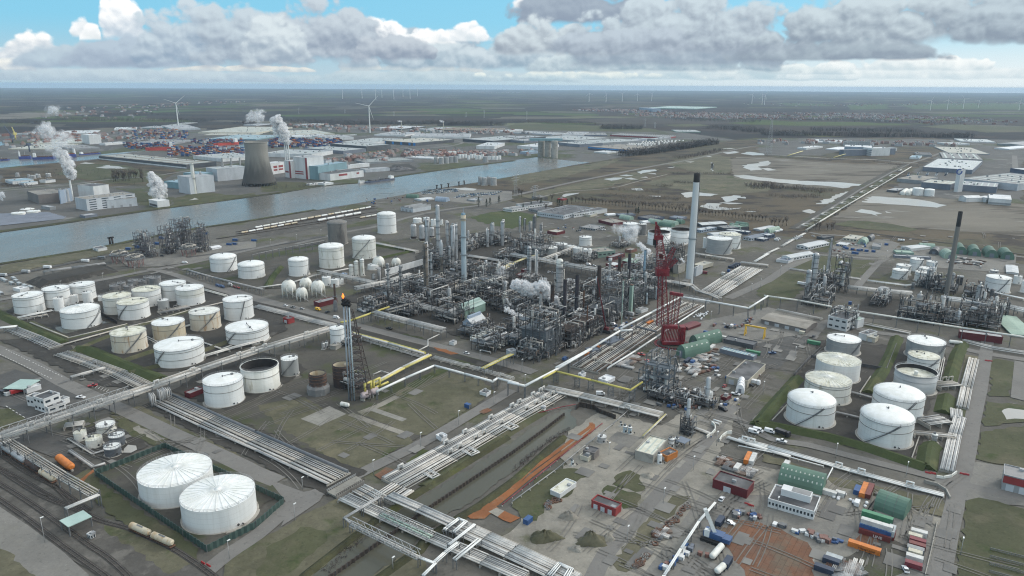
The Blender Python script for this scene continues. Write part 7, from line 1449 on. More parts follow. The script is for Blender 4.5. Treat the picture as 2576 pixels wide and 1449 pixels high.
# cooling tower and far stacks
def cooling():
 m,N,bs=newmat('tower_concrete');bs.inputs[K8].default_value=.9;z=N.n(K3);N.set(z.inputs[0],N.pos());f=N.ss(N.m('ADD',z.outputs[2],N.m(K4,N.noise(N.pos((1,1,.12)),.12,5),44)),38,82)
 N.set(bs.inputs[Ka],N.mix(f,N.mix(N.noise(N.pos((1,1,.1)),.3,4),(.055,.054,.052),(.09,.087,.08)),N.mix(N.noise(N.pos((1,1,.15)),.2,4),(.2,.195,.175),(.27,.26,.235))))
 org('F');g=at(653,470);r=41.5/pxm(g);c=g+V((g.x,g.y,0)).normalized()*r;h=hgt(c,357);t=thing('cooling_tower','big hyperbolic concrete cooling tower with dark stained lower half','cooling tower',c)
 b=mb('tower_concrete');pr=[]
 for i in range(15): u=i/14;pr.append((r*(.66+.34*((1-u/.8)**2 if u<.8 else .25*(u-.8))**.9) ,h*.07+h*.93*u))
 b.lathe(c,pr+[(pr[-1][0]-1,h),(pr[-1][0]-1.5,h*.8)],40);b.build('shell',t);b=mb('tower_concrete');b.ring(c,pr[-1][0],h-.8,.8,40);b.build('rim',t)
 for i in range(32):
  a=2*PI*i/32;q=a+PI/32;b=mb(SD_);b.bar((c.x+r*1.02*cos(a),c.y+r*1.02*sin(a),0),(c.x+r*.99*cos(q),c.y+r*.99*sin(q),h*.075),.9);b.build('leg',t)
cooling()
org(Ky);
for x,l in ((301,'left'),(319,'middle'),(338,'right')): stack(x,640,430,13,'slim white power station stack under steam,%s of three'%l,WP_,.95,0,tip=SP_)
stack(1466,348,220,9,'slender factory stack with a wisp of smoke,left one',Qs,.8,0,tip=SP_);stack(1887,352,220,9,'slender factory stack with a wisp of smoke,right one',Qs,.8,0,tip=SP_)
for x,y,l in ((2248,668,'left'),(2336,668,'middle'),(2424,665,'right')): org(Kv);stack(x,y+60,y-85,16,'short boiler house stack,%s of three'%l,SP_,1,0,tip=SP_)
stack(733,1010,806,24,'slim white incinerator stack with rising steam',WP_,.7,0,tip=SP_);stack(1962,945,632,42,'stout white gas turbine stack',Ja,.85,2,tip=SP_)
for x,y in ((645,1035),(680,1030),(610,1020)): tank(x,y,30,y-125,'tall silver silo at the incinerator filter block',roof=Jn,m=Jh,rm=Jh,rings=0,rail=False,name=Jq,cat=Jq,group='incinerator silos')
org(J1)
for x,y,w,l in ((294,572,66,'left'),(360,578,64,'middle'),(428,592,66,'right')): tank(x,y,w,412,'tall pale concrete silo at the river end,%s of three'%l,roof=Jo,m=Ji,rm=Ji,rings=0,rail=False,name=Jq,cat=Jq,base=False)
t=thing('roof_house','teal roof house bridging the concrete silos','roof house',at(330,580));b=mb('w_teal');q=at(330,580);z=hgt(q,412);b.bar(gp(q,0,-2*0,z+3)+V((-40,8,0)),gp(q,0,0,z+3)+V((45,8,0)),12,6);b.build(Q3,t)
org('B4')
for i in range(13): tank(768+i*21,478+i*.8,22,415,'slim grey silo in the long row on the striped plant',roof=Jn,**SPALE,rail=False,base=False,name=Jq,cat=Jq,group='silo row of the striped plant')
def ring_logo():
 org('B4');p=at(1925,925);q=on_plane(1926,722,p.y-9);t=bpy.data.objects['building'];b=mb('logo_blue' if 'logo_blue' in MATS else mat('logo_blue',(.05,.09,.3),None,.5,.5))
 for i in range(20):
  if i in(1,2): continue
  a,e=2*PI*i/20,2*PI*(i+1)/20;b.bar(q+V((cos(a)*4.4,0,sin(a)*4.4)),q+V((cos(e)*4.4,0,sin(e)*4.4)),1.7)
 b.lathe((0,0,0),[]) if 0 else None
 for o in bpy.data.objects:
  if o.get(K0,'').startswith('tall white cold tower'): b.build('emblem',o)
ring_logo()
# wind turbines,pylons,masts
def turbine(x,yb,yh,ang,label,group=None,f=1.0):
 g=at(x,yb);h=hgt(g,yh);h=min(h,125);k=h/100*f;t=thing('wind_turbine',label,'wind turbine',g,group);b=mb(WP_);b.lathe(g,[(2.6*k,0),(1.5*k,h)],12);b.build('tower',t)
 b=mb(WP_);n=V((-g.x,-g.y,0)).normalized();hub=g+UP*h+n*4*k;b.bar(hub-n*8*k,hub,4*k);b.build('nacelle',t);s=V((-n.y,n.x,0))
 for i in range(3):
  a=rad(ang+120*i);d=s*sin(a)+UP*cos(a);e=s*cos(a)-UP*sin(a);L=52*h/100;b=mb(WP_);z=n*.5*k
  b.hexa([hub+e*-1.0*k-z,hub+e*1.2*k-z,hub+e*1.2*k+z,hub-e*1.0*k+z,hub+d*L-e*.25-z*.3,hub+d*L+e*.35-z*.3,hub+d*L+e*.35+z*.3,hub+d*L-e*.25+z*.3],True,True);b.build('blade',t)
org('A1');turbine(1795,1262,1037,50,'large white wind turbine behind the container docks');org('A2');turbine(1148,1335,1067,43,'large white wind turbine behind the glassworks')
for x,y,h in ((872,995,905),(1068,990,895),(1206,1003,905),(1268,983,893),(1388,1000,900),(1480,975,893),(1551,993,903),(1627,968,890)): turbine(x,y,h,x,'distant wind turbine in the group near the centre horizon',Qt)
org('A3')
for x,y,h in ((775,1025,940),(946,1028,945),(1108,1022,942),(1260,1018,945),(1405,1018,940),(2413,1045,950),(2515,1052,965),(2540,1055,955)): turbine(x,y,h,x*2,'distant wind turbine standing before the horizon in the middle right fields',Qt)
org('A4')
for x,y,h in ((1632,1110,1010),(1802,1105,1005),(1962,1097,995),(2115,1085,1010),(2525,1110,1020),(215,920,890),(385,920,880),(770,912,890),(990,912,885),(1180,912,892)): turbine(x,y,h,x*2,'pale distant wind turbine before the right horizon',Qt)
def mast(x,yb,yt,w,label,group=None,arms=False,m=SP_):
 g=at(x,yb);h=hgt(g,yt);t=thing('lattice_mast' if not arms else 'pylon',label,'pylon' if arms else 'mast',g,group);b=mb(m);lattice(b,g,g+UP*h,w,max(6,int(h/6)),.35,w*.25);b.build('lattice',t)
 if arms:
  b=mb(m)
  for z,l in ((.98,9),(.85,13),(.72,10)): b.bar(g+UP*h*z-eA*l,g+UP*h*z+eA*l,.5)
  b.build('cross_arm',t)
 else: b=mb(Qm);b.box(g,2.5,2.5,h*.97,h,0);b.build('head',t)
org('B4');mast(8,540,182,13,'tall white red tipped lattice mast at the edge of the fields')
org(J1)
for x,y,yt in ((148,205,110),(1340,270,182),(1437,285,225),(38,955,750),(228,1000,860)): mast(x,y,yt,6,Qu,'power pylons',True)
org('A2')
for x,y,yt in ((2297,1190,1110),(1390,1170,1120),(430,1150,1085),(2115,1180,1130),(895,1140,1100)): mast(x,y,yt,6,Qu,'power pylons',True)
# steam
def steam_mat(name,al,sc):
 m,N,b=newmat(name);b.inputs[Ka].default_value=(.9,.91,.92,1);b.inputs[K8].default_value=1;b.inputs[K9].default_value=0;b.inputs['Subsurface Weight'].default_value=0
 a=N.m(K4,N.ss(N.noise(N.pos(),sc,5,.6),.3,.62),al);df=N.n('ShaderNodeBsdfDiffuse');tr=N.n('ShaderNodeBsdfTranslucent');tp=N.n('ShaderNodeBsdfTransparent');m1=N.n('ShaderNodeMixShader');m2=N.n('ShaderNodeMixShader');L=N.nt.links.new
 for q in (df,tr): q.inputs[0].default_value=(.97,.97,.98,1)
 m1.inputs[0].default_value=.5;L(df.outputs[0],m1.inputs[1]);L(tr.outputs[0],m1.inputs[2]);N.set(m2.inputs[0],a);L(tp.outputs[0],m2.inputs[1]);L(m1.outputs[0],m2.inputs[2]);L(m2.outputs[0],N.nt.nodes['Material Output'].inputs[0]);return m
steam_mat('steam_thick',.6,.16);steam_mat(Qv,.42,.1);steam_mat(Qw,.13,.09)
def plume(y0,path,label,m=Qv,n=60,seed=1,z=0):
 g=at(*y0);R=RR(seed);b=mb(m);ps=[(on_plane(x,y,g.y),r/pxm(on_plane(x,y,g.y))) for x,y,r in path]
 for k in range(int(n*2.2)):
  u=R.random()*(len(ps)-1);i=min(int(u),len(ps)-2);f=u-i;c=ps[i][0].lerp(ps[i+1][0],f);r=(ps[i][1]*(1-f)+ps[i+1][1]*f)*1.2
  d=V((R.gauss(0,1),R.gauss(0,1),R.gauss(0,1))).normalized()*r*R.random()**.5*.85;q=r*R.uniform(.13,.36);o=c+d
  nn,mm=9,6;s=len(b.v);rows=[]
  b.lathe(o,[(q*sin(PI*j/mm)*R.uniform(.85,1.15) if 0<j<mm else 0,o.z-q*cos(PI*j/mm)) for j in range(mm+1)],nn)
 o=b.build('steam_plume');tag(o,label,'steam',None,'stuff')
org(Kv)
plume((733,1010),[(728,790,22),(715,740,50),(690,660,66),(640,590,62),(600,530,60)],'dense white steam rising from the slim incinerator stack',Qv,150,1);plume((733,1010),[(620,520,66),(520,470,70),(640,430,70),(700,370,55),(480,330,90),(400,290,70),(520,270,50)],'thin drifting steam above the scrap quay',Qw,110,2)
plume((1580,1010),[(1580,975,78),(1590,900,80),(1560,830,62),(1530,770,42),(1510,740,25)],'steam cloud over the white cooling cells',Qv,130,3);plume((560,200),[(560,100,50),(500,130,60),(580,85,40)],'faint steam patch over the far fields',Qw,30,4);plume((20,1050),[(20,980,30),(-10,930,40)],'steam at the left picture edge',Qv,30,5)
org(Ky)
plume((319,640),[(318,418,34),(290,370,62),(240,300,68),(210,230,60),(215,180,45)],'dense steam above the three slim stacks',Qv,180,6);plume((319,640),[(60,120,60),(20,190,55),(-40,150,60),(-80,200,40)],'drifting steam left of the three slim stacks',Qw,70,7);plume((1466,348),[(1466,217,8),(1450,213,10),(1430,210,9)],'smoke wisp from the left slender stack',Qv,14,8);plume((1887,352),[(1887,217,10),(1865,213,14),(1845,213,12)],'smoke wisp from the right slender stack',Qv,16,9)
org('C3')
plume((300,900),[(495,835,16),(460,780,34),(430,740,40)],'steam tail beside the front furnace stack','steam_thick',60,10);plume((300,880),[(370,730,40),(330,650,68),(270,610,62),(220,680,62),(150,640,72),(80,610,60),(20,600,52)],'big white steam cloud over the plant centre','steam_thick',260,11)
plume((1200,420),[(1235,160,40),(1190,90,70),(1240,40,60),(1110,50,55),(1010,35,45)],'pale drifting steam round the grey tank',Qw,120,12);plume((1340,560),[(1240,310,28),(1320,330,34),(1370,270,42),(1300,205,30),(1260,190,26),(1415,300,28)],'steam scraps behind the blue stack',Qv,70,13);plume((1740,560),[(1740,375,14),(1710,350,20),(1690,345,12)],'steam puff beside the beige box house',Qv,20,14)
org('Z2');plume((1750,900),[(1990,670,30),(1930,660,36),(1850,640,50),(1780,590,46),(1690,550,48)],'low steam over the white pipe field',Qv,90,15);plume((1700,760),[(1800,500,26),(1740,430,36),(1720,380,24)],'thin steam thread above the low steam',Qw,40,16)
org('Z1');plume((2100,1250),[(2110,1080,55),(2010,1010,55),(2030,930,52),(2060,880,36)],'steam by the yellow pipe line',Qv,60,17);org('C4');plume((2330,990),[(2320,945,22),(2340,920,20)],'small steam puff in the far right unit',Qv,16,18)
# containers
CC=dict(blue=(.04,.1,.25),orange=(.62,.2,.04),red=(.17,.042,.038),maroon=(.2,.04,.05),white=(.6,.6,.58),grey=(.3,.31,.31),cream=(.55,.52,.42),green=(.08,.25,.14),navy=(.04,.055,.09),pale=(.42,.45,.46))
PROTO={}
def box_container(col,L):
 k=(col,L)
 if k in PROTO: return PROTO[k]
 m=mat('paint_'+col,CC[col],None,.6,.55);t=thing('container','x','container');b=mb(m);b.box((0,0),L,2.44,.1,2.6,0);
 for i in range(int(L/.8)):
  for s in (-1,1): x=-L/2+.5+i*.8;b.bar((x,s*1.24,.2),(x,s*1.24,2.5),.3,.12)
 b.build('body',t);b=mb(SM_)
 for s in (-.6,.6): b.box((L/2+.04,s),.1,1.1,.2,2.5,0)
 for y in (-.9,-.3,.3,.9): b.bar((L/2+.12,y,.2),(L/2+.12,y,2.5),.07)
 b.build('door',t);PROTO[k]=[t,0];return PROTO[k]
def container(x,y,col,L,ang,label,z=0.0,group=None):
 p=box_container(col,L);g=at(x,y,z)
 if p[1]==0: t=p[0];p[1]=1;t.location=g;t.rotation_euler=(0,0,ang);t[K0]=label;KIDS[t.name]=list(t.children);
 else:
  t=copy_tree(p[0],g,ang,label)
  if K1 in t: del t[K1]
 if group: t[K1]=group
 return t
def lettering(text,parent,size,loc,rot,m):
 cu=bpy.data.curves.new('lettering','FONT');cu.body=text;cu.size=size;cu.align_x='CENTER';cu.align_y='CENTER';cu.extrude=.02;o=bpy.data.objects.new('lettering',cu);me=bpy.data.meshes.new_from_object(o);bpy.data.objects.remove(o);o=bpy.data.objects.new('lettering',me);COL.objects.link(o);o.parent=parent;o.location=loc;o.rotation_euler=rot;me.materials.clear();me.materials.append(MATS[m])
gB=GA-PI/2
org('E4')
c_=container(1070,1060,'red',12,gB,'dark red container with white LINE lettering,lowest of the stacked block');lettering('LINE',c_,1.7,(1.2,-1.4,1.3),(PI/2,0,0),WP_);container(1075,1010,Qx,12,gB,'bright blue container behind the lettered red one',1.6);container(1090,960,Qy,12,gB,'white roofed container lying on the blue one',3.6);container(1095,880,'green',12,gB,'light green container between the stack and the arched shed',2.7);container(1240,1020,'pale',6,GA,'pale blue grey container at the end of the stacked block',2.2);container(1240,1060,'red',6,GA,'short red container below the pale blue grey one')
c_=container(965,1190,Qz,12,gB,'long orange container with black lettering on the scrap yard');lettering('Hapag-Lloyd',c_,1.2,(1,-1.4,1.3),(PI/2,0,0),'soot')
container(895,610,Qx,6,GA,'short blue container beside the orange and red pair');container(962,610,Qz,12,GA,'orange container between blue and red ones');container(1015,620,'red',12,GA,'brick red container right of the orange one')
for x,y,c,l in ((1515,1045,Qy,'white container pair at the head of the right column'),(1475,1085,'cream','small cream container second in the right column'),(1500,1130,X0,'maroon container third in the right column'),(1495,1175,'red','red container fourth in the right column'),(1478,1215,'grey','grey container fifth in the right column'),(1475,1250,'cream','cream container sixth in the right column'),(1468,1300,Qy,'white container seventh in the right column'),(1458,1370,X0,'maroon container last in the right column')): container(x,y,c,6 if x!=1475 or c!='cream' else 5,gB+.05,l)
container(290,425,Qz,12,gB,'orange container behind the green arched shed');container(180,355,Qy,6,GA,'white container at the far corner of the green arched shed');container(618,640,Qy,6,gB,'white container at the right end of the green arched shed');container(722,650,Qy,4,gB,'small white container beside the white one')
container(660,1300,'pale',6,gB,'open blue grey skip with white sheet on it');container(630,1330,X1,6,gB,'navy skip in front of the sheeted one');container(560,1410,X1,7,gB,'navy skip with sand at the rust plates')
org(J8);container(2372,1110,Qz,10,GA+.1,'orange container on the grass edge by the maroon block');container(2420,1120,Qy,10,GA+.1,'white container next to the orange one by the maroon block');container(2265,1210,Qy,6,GA,'white container behind the maroon block');container(1765,125,X1,8,GA,'navy container by the near green arched shed');container(1815,140,Qx,4,GA,'small blue container by the near green arched shed')
org('C3');container(2005,1110,Qx,12,gB,'blue container by the far green arched shed');container(1385,1000,Qz,9,GA,'orange red container beside the crane girder bridge');container(2425,1300,'green',10,gB,'dark green container behind the steel box row');container(2125,1150,Qy,9,gB,'white topped container block beside the pen wall');container(2010,1250,Qy,8,GA,'white container beside the timber stacks');container(1940,490,X0,5,gB,'maroon container at the foot of the pale chimney road')
for i,x in enumerate((2205,2228,2250,2272)): container(x,435-i*10,X1,6,gB,'navy skip parked in the row by the crossroads',group='skips by the crossroads')
container(2180,470,Qx,3,GA,'small bright blue cabin below the navy skips');container(2125,500,Qy,3.5,gB,'small white cabin below the navy skips');container(755,1315,Qz,3.5,gB,'small orange cabin beside the slate blue cabins');container(870,1250,Qz,3.5,gB,'small orange cabin by the long slate cabin')
org('C1')
for i,(x,y) in enumerate(((55,575),(120,600),(165,575),(195,605),(270,650),(310,640),(30,560),(250,625),(140,550),(10,700))): container(x,y,'pale',8,gB-.1,'pale grey container in the loose group at the left edge',group='pale containers at the left edge')
for x,y in ((2070,95),(1630,140),(2370,160),(2560,165),(2310,205),(2360,200),(1580,195),(1295,250),(1390,230)): container(x,y,Qx,7,GA-1.2,'blue container on the river side yard',group='blue containers on the river yard')
org('D2');container(2132,582,Qx,3.5,gB,'small blue cabin beside the channel road');org(J6);container(160,915,Qx,4,GA,'blue cabin at the end of the orange mats');container(2090,925,X1,6,GA,'dark teal container behind the mobile crane');container(2165,1340,X1,6,GA,'black container with white stripe by the tanker')
org('C4')
for x,y in ((860,290),(890,295),(910,265),(990,270),(1060,275),(770,235),(790,245),(850,255),(1190,205),(935,262)): container(x,y,Qx,4,gB,'small blue skip in the upper right compound',group='blue skips in the compound')
container(460,1200,'green',9,gB,'dark green container by the grey tank');container(340,1100,'cream',4,gB,'cream cabin at the end of the long warehouse');container(825,800,Qx,2.5,gB,'small blue tote by the louvred tower')
R=RR(7)
def yard(poly_,n,cols,label,group,L=12,mz=3,ang=None):
 org(poly_[0]);xs=[p[0] for p in poly_[1]];ys=[p[1] for p in poly_[1]];k=0
 while k<n:
  x,y=R.uniform(min(xs),max(xs)),R.uniform(min(ys),max(ys));ins=False;q=poly_[1]
  for i in range(len(q)):
   (x1,y1),(x2,y2)=q[i],q[(i+1)%len(q)]
   if (y1>y)!=(y2>y) and x<(x2-x1)*(y-y1)/(y2-y1)+x1: ins=not ins
  if not ins: continue
  c=R.choice(cols)
  for z in range(R.randint(1,mz)):
   container(x,y,c,L,(ang if ang is not None else gB)+R.choice([0,0,.02]),c+' '+label,z*2.6,c+' '+group);c=R.choice(cols);k+=1
yard((Kv,[(1250,370),(1640,360),(1900,310),(1880,370),(1640,400),(1240,405)]),45,[Qy,Qx,Qx,Qy],'container in the stacks behind the dock shed','containers behind the dock shed')
yard((Kv,[(1250,470),(1480,445),(1750,445),(1760,480),(1480,492),(1260,500)]),34,['red',Qx,X0,'red',X1],'container on the quay behind the red ship','containers on the ship quay')
yard((Kv,[(1690,545),(1850,500),(2460,475),(2460,515),(1960,575),(1700,560)]),60,['red',Qx,Qz,Qx,X0,'cream'],'container on the dock peninsula','containers on the dock peninsula')
yard((Ky,[(120,440),(400,400),(860,400),(880,430),(600,455),(140,490)]),60,[Qx,Qx,'red',X1,Qz,Qx],'container in the stacks behind the power station','containers behind the power station')
yard((Kv,[(1900,440),(2120,400),(2450,400),(2450,430),(2100,455)]),30,['red',Qx,X0,X1],'container beside the second red ship','containers by the second ship')
def stacks():
 R=RR(11);b=MB()
 for o,x0,y0,x1,y1,n in ((Ky,140,400,860,480,330),(Kv,1700,485,2450,570,200),(Kv,1250,450,1760,495,110),(Kv,1280,320,1890,400,130),(Kv,1920,410,2450,445,90)):
  org(o)
  for i in range(n):
   x,y=R.uniform(x0,x1),R.uniform(y0,y1);y=y0+(y-y0)*(1 if o==Ky else 1);g=at(x,y);k=R.randint(1,4)
   for z in range(k): b.use(MATS['paint_'+R.choice([Qx,Qx,Qx,'red',X1,Qz,X0,Qy])]);b.box(g,12,2.5,z*2.6,z*2.6+2.5,gB)
 tag(b.build('container_stacks'),'remaining stacks of coloured containers around the docks',None,None,'stuff')
stacks()
# vehicles
mat('tyre',(.02,.02,.02),None,.5,.9)
for n,c in dict(car_white=(.7,.71,.72),car_silver=(.38,.39,.4),car_black=(.03,.03,.035),car_blue=(.05,.1,.22),car_red=(.35,.03,.03),car_grey=(.16,.165,.17),car_yellow=(.7,.42,.04)).items():
 m=mat(n,c,tuple(v*.95 for v in c),.3,.3)
def car_proto(col,kind):
 t=thing('parked_'+kind,'x',kind);m=col;b=mb(m);L,Wd,h1,h2={X2:(4.4,1.8,.85,1.45),X3:(5.4,2.0,1.1,2.2),X4:(5.4,2,.95,1.8),X5:(8,2.5,1.2,3.0)}[kind]
 def pr(prof,y0,y1,name,mm):
  b=mb(mm);n=len(prof);k=0;b.v=[(x,y0,z) for x,z in prof]+[(x,y1,z) for x,z in prof]
  for i in range(n): j=(i+1)%n;b.face((i,j,n+j,n+i))
  b.face(tuple(range(n-1,-1,-1)));b.face(tuple(range(n,2*n)));b.build(name,t)
 a=L/2
 if kind==X2: body=[(-a,.35),(a,.35),(a,.7),(a*.55,h1),(-a*.9,h1+.05),(-a,.75)];cab=[(a*.5,h1),(a*.1,h2),(-a*.6,h2),(-a*.88,h1+.05)]
 elif kind==X3: body=[(-a,.4),(a,.4),(a,h1),(a*.7,h1+.15),(a*.42,h2),(-a,h2)];cab=[(a*.69,h1+.2),(a*.45,h2-.12),(a*.1,h2-.12),(a*.1,h1+.2)]
 elif kind==X4: body=[(-a,.45),(a,.45),(a,.95),(a*.5,1.05),(-a,1.05)];cab=[(a*.48,1.05),(a*.3,h2),(-a*.15,h2),(-a*.2,1.05)]
 else: body=[(-a,.9),(a*.55,.9),(a*.55,1.2),(-a,1.2)];cab=[(a*.55,.5),(a,.5),(a,2.0),(a*.9,h2),(a*.55,h2)]
 pr(body,-Wd/2,Wd/2,'body',m)
 if kind==X3: pr(cab,-Wd/2-.02,Wd/2+.02,'window','glass')
 elif kind==X5: pr(cab,-Wd/2,Wd/2,'cab',m);pr([(-a,1.25),(a*.45,1.25),(a*.45,2.9),(-a,2.9)],-Wd/2,Wd/2,'load',m)
 else: pr(cab,-Wd/2+.12,Wd/2-.12,'window','glass');pr([(cab[1][0]-.1,h2),(cab[2][0]+.1,h2),(cab[2][0]+.15,h2+.05),(cab[1][0]-.15,h2+.05)],-Wd/2+.15,Wd/2-.15,'roof',m)
 for sx in (-.62,.62):
  for sy in (-1,1): b=mb('tyre');b.tube((sx*a,sy*Wd/2-.12*sy,.34),(sx*a,sy*Wd/2+.04*sy,.34),.34,10);b.build('wheel',t)
 return t
VP={}
def vehicle(x,y,ang,label,kind=X2,col=X6,group=None,z=.35):
 k=(kind,col)
 if k not in VP: t=VP[k]=car_proto(col,kind);KIDS[t.name]=list(t.children);t.location=at(x,y)+UP*z;t.rotation_euler=(0,0,ang);t[K0]=label
 else:
  t=copy_tree(VP[k],at(x,y)+UP*z,ang,label)
  if K1 in t: del t[K1]
 if group: t[K1]=group
 return t
def vs(o,rows):
 org(o)
 for x,y,a,l,k,c in rows: vehicle(x,y,a,l,k,c,l.split(' in the ')[1] if 'in the row' in l else None)
vs('C2',[(812,945,gB+.1,'white van on the road before the front pipe rack',X3,X6),(625,860,gB,'yellow van at the plant corner',X3,'car_yellow'),(465,852,gB,'silver car near the yellow van',X2,X7),(375,838,gB,'dark green pickup on the road below the spheres',X4,X8),(1340,1052,gB,'black and white pickup under the front pipe rack',X4,X9),(2120,1300,gB,'white car on the road by the orange soil',X2,X6),(300,820,gB,'white small car on the road below the domed tanks',X2,X6),(720,885,GA,'black quad by the rusty short stack',X2,X9)])
vs('C3',[(372,480,GA,'white car behind the steam cloud',X2,X6),(412,488,GA,'silver car behind the steam cloud',X2,X7),(770,407,gB,'white and orange van behind the furnaces',X3,X6),(825,416,gB,'white car behind the furnaces,right of the van',X2,X6),(1178,912,gB,'striped tanker lorry by the green duct',X5,X7),(1258,910,GA,'grey utility vehicle beside the tanker lorry',X4,X8),(1015,1012,gB,'white van under the tall steel tower block',X3,X6),(535,1360,GA,'blue van by the corner furnace',X3,Xa),(2212,1030,GA,'white van on the yard beside the long warehouse',X3,X6),(2170,1033,GA,'dark van beside the white yard van',X3,X9),(898,305-900+900-250,gB,'white car on the gravel yard,left one',X2,X6),(925,52,gB,'white car on the gravel yard,right one',X2,X6)])
vs('D4',[(15,835,gB,'white van on the road under the domed tank',X3,X6),(145,862,gB-.2,'black wheel loader on the road under the domed tank',X5,X9),(135,930,gB,'white flatbed pickup below the wheel loader',X4,X6),(40,1400-1300-60,0,'blue utility trailer on the work yard',X4,Xa)])
vs(J8,[(2430,840,gB,'white van parked left at the curved culvert',X3,X6),(2475,825,gB,'white van parked right at the curved culvert',X3,X6),(2120,612,gB-.3,'black van on the dusty road corner',X3,X9),(2250,455,gB,'white crane pickup beside the round tent',X4,X6),(2430,345,gB,'white lorry with yellow load at the beige hall',X5,X6),(2400,365,gB,'black car at the beige hall',X2,X9),(2140,375,GA,'white red fork lift before the beige hall',X2,Xb),(1365,125,gB-.6,'red crawler lift on the crane yard',X4,Xb),(1300,55,gB,'red folded lift arm on the crane yard',X4,Xb),(890,575-420+300,0,'white tarp covered wagon by the pipe bank',X3,X6)])
vs('E4',[(895,735,GA,'white van between office and containers',X3,X6),(1380,1400,GA+.4,'old cream car at the bottom of the scrap yard',X2,X6)]);vs(J6,[(2192,930,gB,'white car parked behind the mobile crane',X2,X6),(2110,690,GA,'small white kiosk cart',X2,X6)])
vs('D1',[(815,490,gB+.4,'white crew cab pickup by the control building',X4,X6),(185,440,GA,'red lorry under the truck shelter',X5,Xb),(90,440,GA,'second dark lorry under the truck shelter',X5,X9),(935,370,GA-.5,'orange red boom lift on the parking lot',X4,Xb)]);vs('C1',[(2195,622,gB,'dark blue van by the kerb,left one',X3,Xa),(2238,632,gB,'dark blue van by the kerb,right one',X3,Xa),(2320,612,gB,'white box van by the kerb',X3,X6),(2362,630,gB,'orange red pump trailer by the kerb,left',X2,Xb),(2392,638,gB,'orange red pump trailer by the kerb,right',X2,Xb),(1862,388,GA-1,'white van at the road bend by the modules',X3,X6),(1632,318,GA-1,'black car pair below the module towers',X2,X9),(860,375,GA-1.1,'white tank lorry on the river road',X5,X6),(480,440,GA-1.1,'white tank lorry farther left on the river road',X5,X6),(262,485,GA-1.1,'silver tank lorry on the river road',X5,X7),(30,520,GA-1.1,'pale tank lorry at the left edge of the river road',X5,X7),(1025,345,GA-1.1,'dark green lorry on the river road',X5,X8)])
vs('C4',[(85,160,gB,'white van in the lane by the blue roofed sheds,upper',X3,X6),(102,150,gB,'white van in the lane by the blue roofed sheds,lower',X3,X6),(340,608,gB,'white lorry at the foot of the silver columns',X5,X6),(455,118,gB,'white car by the dark grey hut',X2,X6),(460,1130,GA,'dark car at the end of the long warehouse',X2,X9)]+[(180+i*22,192-i*14,gB,'white car in the row before the gabled barracks',X2,X6) for i in range(6)]+[(1315+i*24,160+i*2,GA,'white van in the row behind the white gabled hall',X3,X6) for i in range(3)])
SM={}
def lot(o,rows,label,group,ang,L=4.5,h=1.5):
 org(o)
 for x,y,x2,y2,n in rows:
  for i in range(n):
   if R.random()<.12: continue
   c=R.choice([X6,X7,X9,X8,Xa,X6]) if L<6 else WP_;f=i/max(1,n-1);g=at(x+(x2-x)*f,y+(y2-y)*f)
   k=(c,L)
   if k not in SM:
    b=mb(c);b.box((0,0),L,1.9 if L<6 else 2.5,.3,.9*h/1.5,0);b.use('glass' if L<6 else c);b.box((-L*.08,0),L*.55 if L<6 else L*.98,1.7 if L<6 else 2.5,.9*h/1.5,h,0,True,False,.86 if L<6 else 1);ob=SM[k]=b.build('parked_car' if L<6 else 'parked_trailer')
   else: ob=SM[k].copy();COL.objects.link(ob)
   ob.location=g+UP*.3;ob.rotation_euler=(0,0,ang);tag(ob,{X6:Qy,X7:Jh,X9:'black',X8:'grey',Xa:Qx,WP_:Qy}[c]+' '+label,X2 if L<6 else 'trailer',group)
lot(Ky,[(1640+i*14,955-i*11,2030-i*6,925-i*6,18) for i in range(5)]+[(2000+i*20,985-i*10,2400+i*22,955-i*9,17) for i in range(4)],'car in the big lot by the river','cars in the river lot',GA)
lot('B4',[(1400+i*95,785-i*4,1340+i*95+80,735,9) for i in range(5)],'car in the staff lot below the distribution centre','cars in the staff lot',gB)
lot(J1,[(1160+i*20,455-i*11,1400+i*80,462-i*12,14) for i in range(5)],'trailer parked in the field of trailers behind the tree row','trailers behind the tree row',GA,12,3.4)
lot('C4',[(270,150,330,120,6)],'car in the far car park','cars in far car park',gB)
# tank wagons
def wagon_proto(m):
 t=thing('tank_wagon','x','rail wagon');b=mb(m);b.drum((-6,0,2.7),(6,0,2.7),1.5,14);b.build('tank',t);b=mb(Jk);b.box((0,0),14,2.6,1.05,1.3,0,True,True);b.build('underframe',t);b=mb(SM_);b.bar((-2,0,4.25),(2,0,4.25),.7,.15);b.build('walkway',t)
 for x in (-5,5):
  b=mb(Jl);b.box((x,0),3,2,.6,1.05,0)
  for dx in (-.9,.9):
   for s in (-1,1): b.tube((x+dx,s*.7,.65),(x+dx,s*.85,.65),.45,10)
  b.build('bogie',t)
 return t
WPR={}
def train(o,x,y,x2,y2,n,cols,label,group=None):
 org(o)
 p,q=at(x,y),at(x2,y2);a=math.atan2(q.y-p.y,q.x-p.x)
 for i in range(n):
  m=R.choice(cols);g=p+(q-p)*((i+.5)/n);l=label[i] if isinstance(label,list) else label
  if m not in WPR: t=WPR[m]=wagon_proto(m);KIDS[t.name]=list(t.children)
  else: t=copy_tree(WPR[m])
  t.location=g;t.rotation_euler=(0,0,a);t[K0]=l;s=min(1.15,max(.7,(q-p).length/n/15));t.scale=(s,s,s)
  if group: t[K1]=group
  elif K1 in t: del t[K1]
train(Ky,-10,1300,1160,1090,17,[WP_,Ja,Jd,WP_],'tank wagon in the long train on the sidings','wagons of the long siding train')
